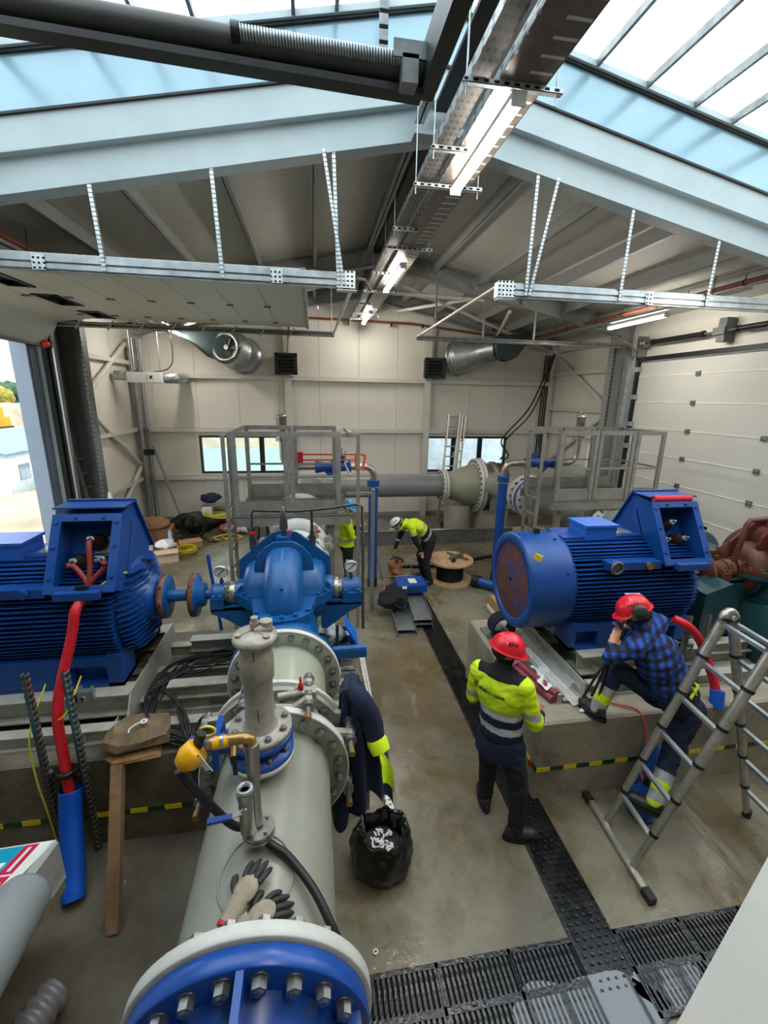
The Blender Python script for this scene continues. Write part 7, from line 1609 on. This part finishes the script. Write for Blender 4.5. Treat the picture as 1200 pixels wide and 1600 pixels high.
fw = Vector((.72, .69, 0)); rt = Vector((.69, -.72, 0)); qb = Matrix((fw, -rt, Vector((0, 0, 1)))).transposed().to_quaternion()
b.ell(che+Vector((0, 0, .04)), .145, .21, .24, n=28, m=18, q=qb); b.ell(pel+Vector((0, 0, .05)), .14, .18, .19, n=28, m=16, q=qb); b.ell((che+pel)/2, .135, .18, .24, n=24, m=14, q=qb)
cone(b, Ls, Rs, .085, .085, 18); cone(b, nek-Vector((0, 0, .06)), nek+Vector((0, 0, .04)), .1, .07, 16); cone(b, nek, hd, .06, .055, 14)
for s_, e_, w_ in ((Ls, Le, Lw), (Rs, Re, Rw)): cone(b, s_, e_, .082, .066); cone(b, e_, w_, .062, .045)
for h_, k_, a_ in ((Lh, Lk, La), (Rh_, Rk, Ra)): cone(b, h_, k_, .105, .08, 18); cone(b, k_, a_, .078, .062, 16)
q, f, up, r_ = headshape(b, hd, (.97, -.05, -.3), (0.1, 0, 1))
hand(b, Rw, (.5, .85, -.2), (.6, -.5, .5), 1, 1., 1.1); hand(b, Lw, (.8, -.3, -.3), (0, 0, 1), -1, 1., 1.)
def torso1(tt, p):
    z = p.z
    if z > 1.475 and (p-nek).length < .19: return 4
    if 1.02 < z < 1.075 or 1.15 < z < 1.205: return 3
    if z > 1.205: return 1
    return 2 if z > .74 else 5
def arm1(tt, p): return 3 if 1.19 < p.z < 1.245 else 1
def fore1(tt, p): return 1 if tt < .45 else 2
zones = ([(pel, che, .2, torso1), (che, nek, .2, torso1), (nek, nek+Vector((0, 0, .05)), .085, lambda a, p: 4), (hd, hd+up*.05, .1, lambda a, p: 6 if (p-hd).dot(up) < -.035 and (p-hd).dot(f) > -.03 else 0),
  (Ls, Le, .085, arm1), (Rs, Re, .085, arm1), (Le, Lw, .06, fore1), (Re, Rw, .06, fore1), (Rw, Rw+Vector((.04, .08, -.02)), .05, lambda a, p: 0), (Lw, Lw+Vector((.08, -.03, -.03)), .05, lambda a, p: 0),
  (Lh-Vector((0, 0, .08)), Lk, .1, lambda a, p: 5 if p.z < .76 else 2), (Rh_-Vector((0, 0, .08)), Rk, .1, lambda a, p: 5 if p.z < .76 else 2), (Lk, La, .08, lambda a, p: 5), (Rk, Ra, .08, lambda a, p: 5)], [SKIN, HIVIS, NAVY, REFL, BLKC, BLKC, BEARD])
man_body = body('body', b, zones, t, .0075, {1: .009, 2: .009, 3: .006, 4: .006, 5: .011})
O('jacket_hem', B().lathe([(.155, 0), (.168, .02), (.16, .16), (.15, .2)], (pel.x, pel.y, .74), (0, 0, 1), n=36), NAVY, t)
for p in list(t.children): pass
hem = [c for c in t.children if c.name.startswith('jacket_hem')][0]
for v in hem.data.vertices:
    w_ = Vector((v.co.x, v.co.y, 0))-Vector((pel.x-1.55, pel.y-2.8, 0)); a = w_.dot(rt); c_ = w_.dot(fw); n_ = rt*a*1.22+fw*c_*.95; v.co = Vector((pel.x-1.55+n_.x, pel.y-2.8+n_.y, v.co.z+.012*sin(v.co.x*40)))
O('hair', B().ell(hd+up*.01-f*.038, .078, .08, .075, n=24, m=14, q=q), HAIR, t)
helmet(hd, q, f, up, r_, t, REDH)
for s in (-1, 1): O('eye', B().ell(hd+f*.083+r_*.03*s+up*.012, .011, n=12, m=8), mat('eye_dark', (60, 50, 44), .2), t)
shoe('shoe', La+Vector((0, 0, -.01)), La+Vector((.03, .2, -.01)), t); shoe('shoe', Ra+Vector((0, 0, -.01)), Ra+Vector((.2, -.03, -.01)), t)
O('trouser_badge', B().box(1.665, 1.672, 2.66, 2.69, .72, .78), REDC, t)
# printing on the back of the jacket
back_c = che+Vector((0, 0, .12))-fw*.146-rt*.03
tm = text_mesh('elektroam', .055, depth=.0015)
ob = bpy.data.objects.new('lettering', tm); tm.materials.append(mat('black_print', (40, 46, 30), .7)); COL.objects.link(ob); ob.parent = t
from mathutils.bvhtree import BVHTree
bvh = BVHTree.FromPolygons([v.co+_root_off(t) for v in man_body.data.vertices], [tuple(q_.vertices) for q_ in man_body.data.polygons])
def onback(x, z, h):
    """point on the back of the jacket at sideways offset x and height z"""
    o_ = Vector((che.x, che.y, 0))+rt*x-fw*.6; o_.z = z; hit = bvh.ray_cast(o_, fw); return (hit[0] if hit[0] else o_+fw*.45)-fw*h
for v in tm.vertices:
    x, y, z = v.co; v.co = onback(x-.035, che.z+.085+y, .004+z)-_root_off(t)
lg = B()
for k in range(3): lg.bar(onback(-.2, che.z+.105-.022*k, .004), onback(-.172, che.z+.108-.022*k, .004), .008, .01, fw)
O('logo_mark', lg, mat('brown_print', (120, 90, 40), .7), t)
# ---- man in the plaid shirt on the ladder
def plaid():
    m = bpy.data.materials.new('blue_plaid_cloth'); m.use_nodes = True; nt = m.node_tree; N = nt.nodes; L = nt.links; bs = N['Principled BSDF']; bs.inputs['Roughness'].default_value = .85
    tc = N.new('ShaderNodeTexCoord'); mp = N.new('ShaderNodeMapping'); mp.inputs['Rotation'].default_value = (0, .25, .4); L.new(tc.outputs['Object'], mp.inputs[0]); sx = N.new('ShaderNodeSeparateXYZ'); L.new(mp.outputs[0], sx.inputs[0])
    outs = []
    for ax, p in ((0, .07), (2, .07)):
        d = N.new('ShaderNodeMath'); d.operation = 'MULTIPLY'; d.inputs[1].default_value = 2*pi/p; L.new(sx.outputs[ax], d.inputs[0])
        s = N.new('ShaderNodeMath'); s.operation = 'SINE'; L.new(d.outputs[0], s.inputs[0]); r_ = N.new('ShaderNodeMapRange'); r_.inputs[1].default_value = -.25; r_.inputs[2].default_value = .25; L.new(s.outputs[0], r_.inputs[0]); outs.append(r_.outputs[0])
    a = N.new('ShaderNodeMath'); a.operation = 'ADD'; L.new(outs[0], a.inputs[0]); L.new(outs[1], a.inputs[1]); h = N.new('ShaderNodeMath'); h.operation = 'MULTIPLY'; h.inputs[1].default_value = .5; L.new(a.outputs[0], h.inputs[0])
    cr = N.new('ShaderNodeValToRGB'); L.new(h.outputs[0], cr.inputs[0]); cr.color_ramp.interpolation = 'LINEAR'
    cr.color_ramp.elements[0].position = 0; cr.color_ramp.elements[0].color = (*lin((15, 18, 28)), 1); cr.color_ramp.elements[1].position = 1; cr.color_ramp.elements[1].color = (*lin((28, 78, 172)), 1)
    e = cr.color_ramp.elements.new(.5); e.color = (*lin((22, 40, 88)), 1); L.new(cr.outputs[0], bs.inputs['Base Color']); return m
PLAID = plaid()
t = thing('person', 'man in blue plaid shirt and red helmet with ear defenders, climbing the ladder', 'person', (2.85, 2.8, .3))
b = B()
pel = Vector((3.04, 2.78, 1.15)); che = Vector((2.87, 2.88, 1.47)); nek = Vector((2.72, 2.94, 1.72)); hd = Vector((2.66, 2.98, 1.87))
Ls, Rs = Vector((2.58, 2.84, 1.62)), Vector((2.94, 3.04, 1.71)); Le, Re = Vector((2.40, 2.88, 1.53)), Vector((2.86, 3.26, 1.80)); Lw, Rw = Vector((2.46, 2.95, 1.63)), Vector((2.66, 3.08, 1.74))
Lh, Rh_ = Vector((2.96, 2.88, 1.1)), Vector((3.10, 2.70, 1.1)); Lk, Rk = Vector((2.58, 2.99, 1.33)), Vector((2.94, 2.64, .73)); La, Ra = Vector((2.46, 2.99, .945)), Vector((2.73, 2.5, .40))
ax = (nek-pel).normalized(); rt = (Rs-Ls); rt = (rt-ax*rt.dot(ax)).normalized(); fw = ax.cross(rt)*-1
fw = rt.cross(ax)*-1 if False else Vector(rt.cross(ax)); fw = -fw if fw.dot(Vector((-.5, 1, 0))) < 0 else fw
qb = Matrix((fw, -rt, ax)).transposed(); qb = qb.to_quaternion() if qb.determinant() > 0 else Matrix((fw, rt, ax)).transposed().to_quaternion()
b.ell(che, .165, .225, .26, n=28, m=18, q=qb); b.ell(pel+ax*.02, .16, .19, .17, n=28, m=16, q=qb); b.ell((che+pel)/2, .165, .205, .25, n=24, m=14, q=qb)
cone(b, Ls, Rs, .095, .095, 18); cone(b, nek-ax*.06, nek+ax*.03, .085, .065, 16); cone(b, nek, hd, .06, .055, 14)
for s_, e_, w_ in ((Ls, Le, Lw), (Rs, Re, Rw)): cone(b, s_, e_, .078, .06); cone(b, e_, w_, .056, .036)
for h_, k_, a_ in ((Lh, Lk, La), (Rh_, Rk, Ra)): cone(b, h_, k_, .11, .082, 18); cone(b, k_, a_, .08, .066, 16)
q, f, up, r_ = headshape(b, hd, (-.72, .5, -.5), (-.2, .1, 1))
hand(b, Lw, (.55, .35, .6), (-.4, -.7, .3), -1, 1., 1.5); hand(b, Rw, (-.8, -.3, -.1), (-.1, .3, .9), 1, 1., 1.5)
def leg2(lo, hi):
    def fn(tt, p):
        if tt < lo: return 2
        k = (tt-lo)/(hi-lo)
        return 2 if k > 1 else (3, 4, 3, 4)[min(3, int(k*4))]
    return fn
zones = ([(pel+ax*.12, che, .2, lambda a, p: 1), (che, nek, .2, lambda a, p: 1), (nek, nek+ax*.05, .07, lambda a, p: 0), (hd, hd+up*.05, .1, lambda a, p: 0),
  (Ls, Le, .08, lambda a, p: 1), (Rs, Re, .08, lambda a, p: 1), (Le, Lw, .06, lambda a, p: 1 if a < .88 else 0), (Re, Rw, .06, lambda a, p: 1 if a < .88 else 0),
  (Lw, Lw+Vector((.06, .04, .06)), .05, lambda a, p: 0), (Rw, Rw+Vector((-.08, -.03, -.01)), .05, lambda a, p: 0),
  (pel-ax*.12, pel+ax*.02, .2, lambda a, p: 2), (Lh, Lk, .1, lambda a, p: 2), (Rh_, Rk, .1, lambda a, p: 2), (Lk, La, .08, leg2(.42, 1.2)), (Rk, Ra, .08, leg2(.4, 1.2))], [SKIN, PLAID, NAVY, REFL, HIVIS])
body('body', b, zones, t, .0075, {1: .010, 2: .011, 3: .005, 4: .005})
O('hair', B().ell(hd-f*.03-up*.015, .09, .08, .085, n=24, m=14, q=q), HAIR, t)
helmet(hd, q, f, up, r_, t, REDH, muffs=True)
O('clear_visor', B().grid(lambda u, v: hd+up*(.172-.035*v)-f*(-.02+.11*v)+r_*(.03+.1*u)-up*(.05*u*u), 10, 6), mat('grey_visor', (200, 204, 214), .2), t)
shoe('shoe', La+Vector((-.01, .0, -.005)), La+Vector((-.06, .2, -.02)), t); shoe('shoe', Ra+Vector((-.02, .0, -.02)), Ra+Vector((-.12, .12, -.03)), t)
O('hi_vis_trim', B().bar(pel+ax*.08-fw*.155-rt*.08, pel+ax*.07-fw*.158+rt*.1, .01, .022, ax).bar(pel+ax*.05-fw*.163+rt*.0, pel+ax*.13-fw*.16+rt*.0, .012, .01, rt), HIVIS, t)
O('hi_vis_pocket', B().ell(pel-ax*.02-fw*.06+rt*.165, .03, .05, .05, n=14, m=8), HIVIS, t)
t = thing('crimping_tool', 'long black two-handled crimping tool held by the man on the ladder', 'tool', (2.5, 2.96, 1.1))
O('head', B().cyl((2.62, 2.97, 1.80), (2.56, 2.98, 1.68), .026, n=14), BLACKP, t); O('steel_collar', B().cyl((2.6, 2.975, 1.765), (2.588, 2.978, 1.742), .031, n=14), STAIN, t)
O('handle', B().cyl((2.57, 2.97, 1.7), (2.46, 2.95, 1.44), .018, n=12), BLACKP, t); O('handle', B().cyl((2.55, 3.0, 1.69), (2.48, 2.97, 1.46), .014, n=12), BLACKP, t)
for i, dx in enumerate((-.045, .0, .04)): O('cable_tail', B().tube(smoothpath([(2.46, 2.96, 1.46), (2.42+dx, 2.96, 1.32), (2.37+dx*1.8, 2.98, 1.08)], 6), .011, n=8), BLACKP, t)
# ---- bending man by the cable drum
t = thing('person', 'man in hi-vis yellow top bending over the tool bag by the cable drum', 'person', (2.15, 8.0, 0))
b = B()
pel = Vector((2.22, 8.0, .92)); che = Vector((1.98, 7.98, 1.16)); nek = Vector((1.72, 7.97, 1.24)); hd = Vector((1.56, 7.95, 1.22))
Ls, Rs = Vector((1.78, 8.17, 1.2)), Vector((1.80, 7.78, 1.2)); Le, Re = Vector((1.66, 8.2, .92)), Vector((1.88, 7.72, .93)); Lw, Rw = Vector((1.56, 8.14, .68)), Vector((2.0, 7.74, .74))
Lh, Rh_ = Vector((2.22, 8.1, .88)), Vector((2.22, 7.9, .88)); Lk, Rk = Vector((2.08, 8.16, .5)), Vector((2.12, 7.84, .48)); La, Ra = Vector((2.16, 8.16, .1)), Vector((2.2, 7.8, .1))
ax = (nek-pel).normalized(); rt = Vector((0, -1, 0)); fw = ax.cross(rt); fw = fw if fw.z < 0 else -fw
qm = Matrix((fw, rt.cross(ax).cross(fw) if False else rt, ax)).transposed(); qb = qm.to_quaternion() if qm.determinant() > 0 else Matrix((fw, -rt, ax)).transposed().to_quaternion()
b.ell(che, .13, .19, .24, n=24, m=16, q=qb); b.ell(pel+ax*.02, .14, .17, .16, n=24, m=14, q=qb); b.ell((che+pel)/2, .13, .17, .22, n=24, m=14, q=qb); b.ell(che+Vector((-.03, 0, -.07)), .1, .14, .13)
cone(b, Ls, Rs, .075, .075, 16); cone(b, nek-ax*.05, hd, .07, .055, 14)
for s_, e_, w_ in ((Ls, Le, Lw), (Rs, Re, Rw)): cone(b, s_, e_, .07, .058); cone(b, e_, w_, .055, .036)
for h_, k_, a_ in ((Lh, Lk, La), (Rh_, Rk, Ra)): cone(b, h_, k_, .105, .08, 16); cone(b, k_, a_, .078, .062, 14)
q, f, up, r_ = headshape(b, hd, (-.75, 0, -.65), (-.6, 0, .8))
hand(b, Lw, (-.2, 0, -1), (-1, 0, 0), 1); hand(b, Rw, (.2, 0, -1), (.3, -1, 0), -1)
def tor3(tt, p):
    k = (p-pel).dot(ax)
    if k < .07: return 5
    if k < .12: return 4
    if k < .2: return 2
    return 3 if (.27 < k < .31) else 1
zones = ([(pel, che, .2, tor3), (che, nek, .18, tor3), (hd, hd+up*.04, .1, lambda a, p: 0), (Ls, Le, .07, lambda a, p: 1 if a < .45 else (3 if a < .6 else 2)), (Rs, Re, .07, lambda a, p: 1 if a < .4 else (3 if a < .55 else 2)),
  (Le, Lw, .055, lambda a, p: 2 if not .3 < a < .45 else 3), (Re, Rw, .055, lambda a, p: 2), (Lw, Lw+Vector((0, 0, -.08)), .05, lambda a, p: 0), (Rw, Rw+Vector((0, 0, -.08)), .05, lambda a, p: 0),
  (Lh, Lk, .1, lambda a, p: 5), (Rh_, Rk, .1, lambda a, p: 5), (Lk, La, .08, lambda a, p: 5), (Rk, Ra, .08, lambda a, p: 5)], [SKIN, HIVIS, BLKC, REFL, REFL, BLKC])
body('body', b, zones, t, .011, {1: .009, 2: .009, 5: .011})
helmet(hd, q, f, up, r_, t, WHTH, .95); O('dark_band', B().lathe([(.128, 0), (.132, .02), (.125, .04)], hd+up*.03, up, n=28), BLACKR, t)
O('hair', B().ell(hd-f*.02, .09, .08, .07, n=20, m=12, q=q), HAIR, t)
shoe('shoe', La, La+Vector((-.2, .02, 0)), t); shoe('shoe', Ra, Ra+Vector((-.2, -.06, 0)), t)
# ---- man half hidden behind the left platform
t = thing('person', 'man in hi-vis vest and dark trousers, half hidden behind the left platform', 'person', (.55, 7.5, 0))
b = B()
pel = Vector((.55, 7.5, .95)); che = Vector((.53, 7.5, 1.3)); nek = Vector((.54, 7.5, 1.53)); hd = Vector((.57, 7.47, 1.7))
Ls, Rs = Vector((.53, 7.69, 1.46)), Vector((.53, 7.31, 1.46)); Le, Re = Vector((.62, 7.74, 1.2)), Vector((.64, 7.28, 1.22)); Lw, Rw = Vector((.78, 7.66, 1.3)), Vector((.76, 7.32, 1.38))
Lh, Rh_ = Vector((.55, 7.6, .92)), Vector((.55, 7.4, .92)); Lk, Rk = Vector((.58, 7.62, .5)), Vector((.56, 7.38, .5)); La, Ra = Vector((.55, 7.64, .1)), Vector((.52, 7.36, .1))
qb = Quaternion((0, 0, 1), 0)
b.ell(che+Vector((0, 0, .03)), .13, .19, .24, n=24, m=16); b.ell(pel+Vector((0, 0, .04)), .13, .17, .17, n=24, m=14); b.ell((che+pel)/2, .125, .165, .22, n=24, m=14)
cone(b, Ls, Rs, .075, .075, 16); cone(b, nek, hd, .06, .055, 14)
for s_, e_, w_ in ((Ls, Le, Lw), (Rs, Re, Rw)): cone(b, s_, e_, .07, .058); cone(b, e_, w_, .052, .036)
for h_, k_, a_ in ((Lh, Lk, La), (Rh_, Rk, Ra)): cone(b, h_, k_, .1, .078, 16); cone(b, k_, a_, .075, .062, 14)
q, f, up, r_ = headshape(b, hd, (.9, -.3, -.3), (0, 0, 1))
hand(b, Lw, (.9, 0, .3), (0, 0, 1), 1); hand(b, Rw, (.8, .2, .4), (0, 0, 1), -1)
zones = ([(pel, che, .2, lambda a, p: (2 if p.z < 1.0 else 3 if 1.1 < p.z < 1.15 else 1)), (che, nek, .18, lambda a, p: 1), (hd, hd+up*.05, .1, lambda a, p: 0), (Ls, Le, .07, lambda a, p: 1), (Rs, Re, .07, lambda a, p: 1), (Le, Lw, .055, lambda a, p: 2), (Re, Rw, .055, lambda a, p: 2),
  (Lw, Lw+Vector((.08, 0, .03)), .05, lambda a, p: 0), (Rw, Rw+Vector((.08, 0, .03)), .05, lambda a, p: 0), (Lh, Lk, .1, lambda a, p: 2), (Rh_, Rk, .1, lambda a, p: 2), (Lk, La, .08, lambda a, p: 1 if .3 < a < .6 else 2), (Rk, Ra, .08, lambda a, p: 1 if .3 < a < .6 else 2)], [SKIN, HIVIS, BLKC, REFL])
body('body', b, zones, t, .012, {1: .009, 2: .01})
O('hair', B().ell(hd-f*.02, .09, .08, .08, n=20, m=12, q=q), HAIR, t)
helmet(hd, q, f, up, r_, t, mat('light_blue_helmet', (70, 150, 220), .35), .95)
shoe('shoe', La, La+Vector((.2, .02, 0)), t); shoe('shoe', Ra, Ra+Vector((.2, -.03, 0)), t)
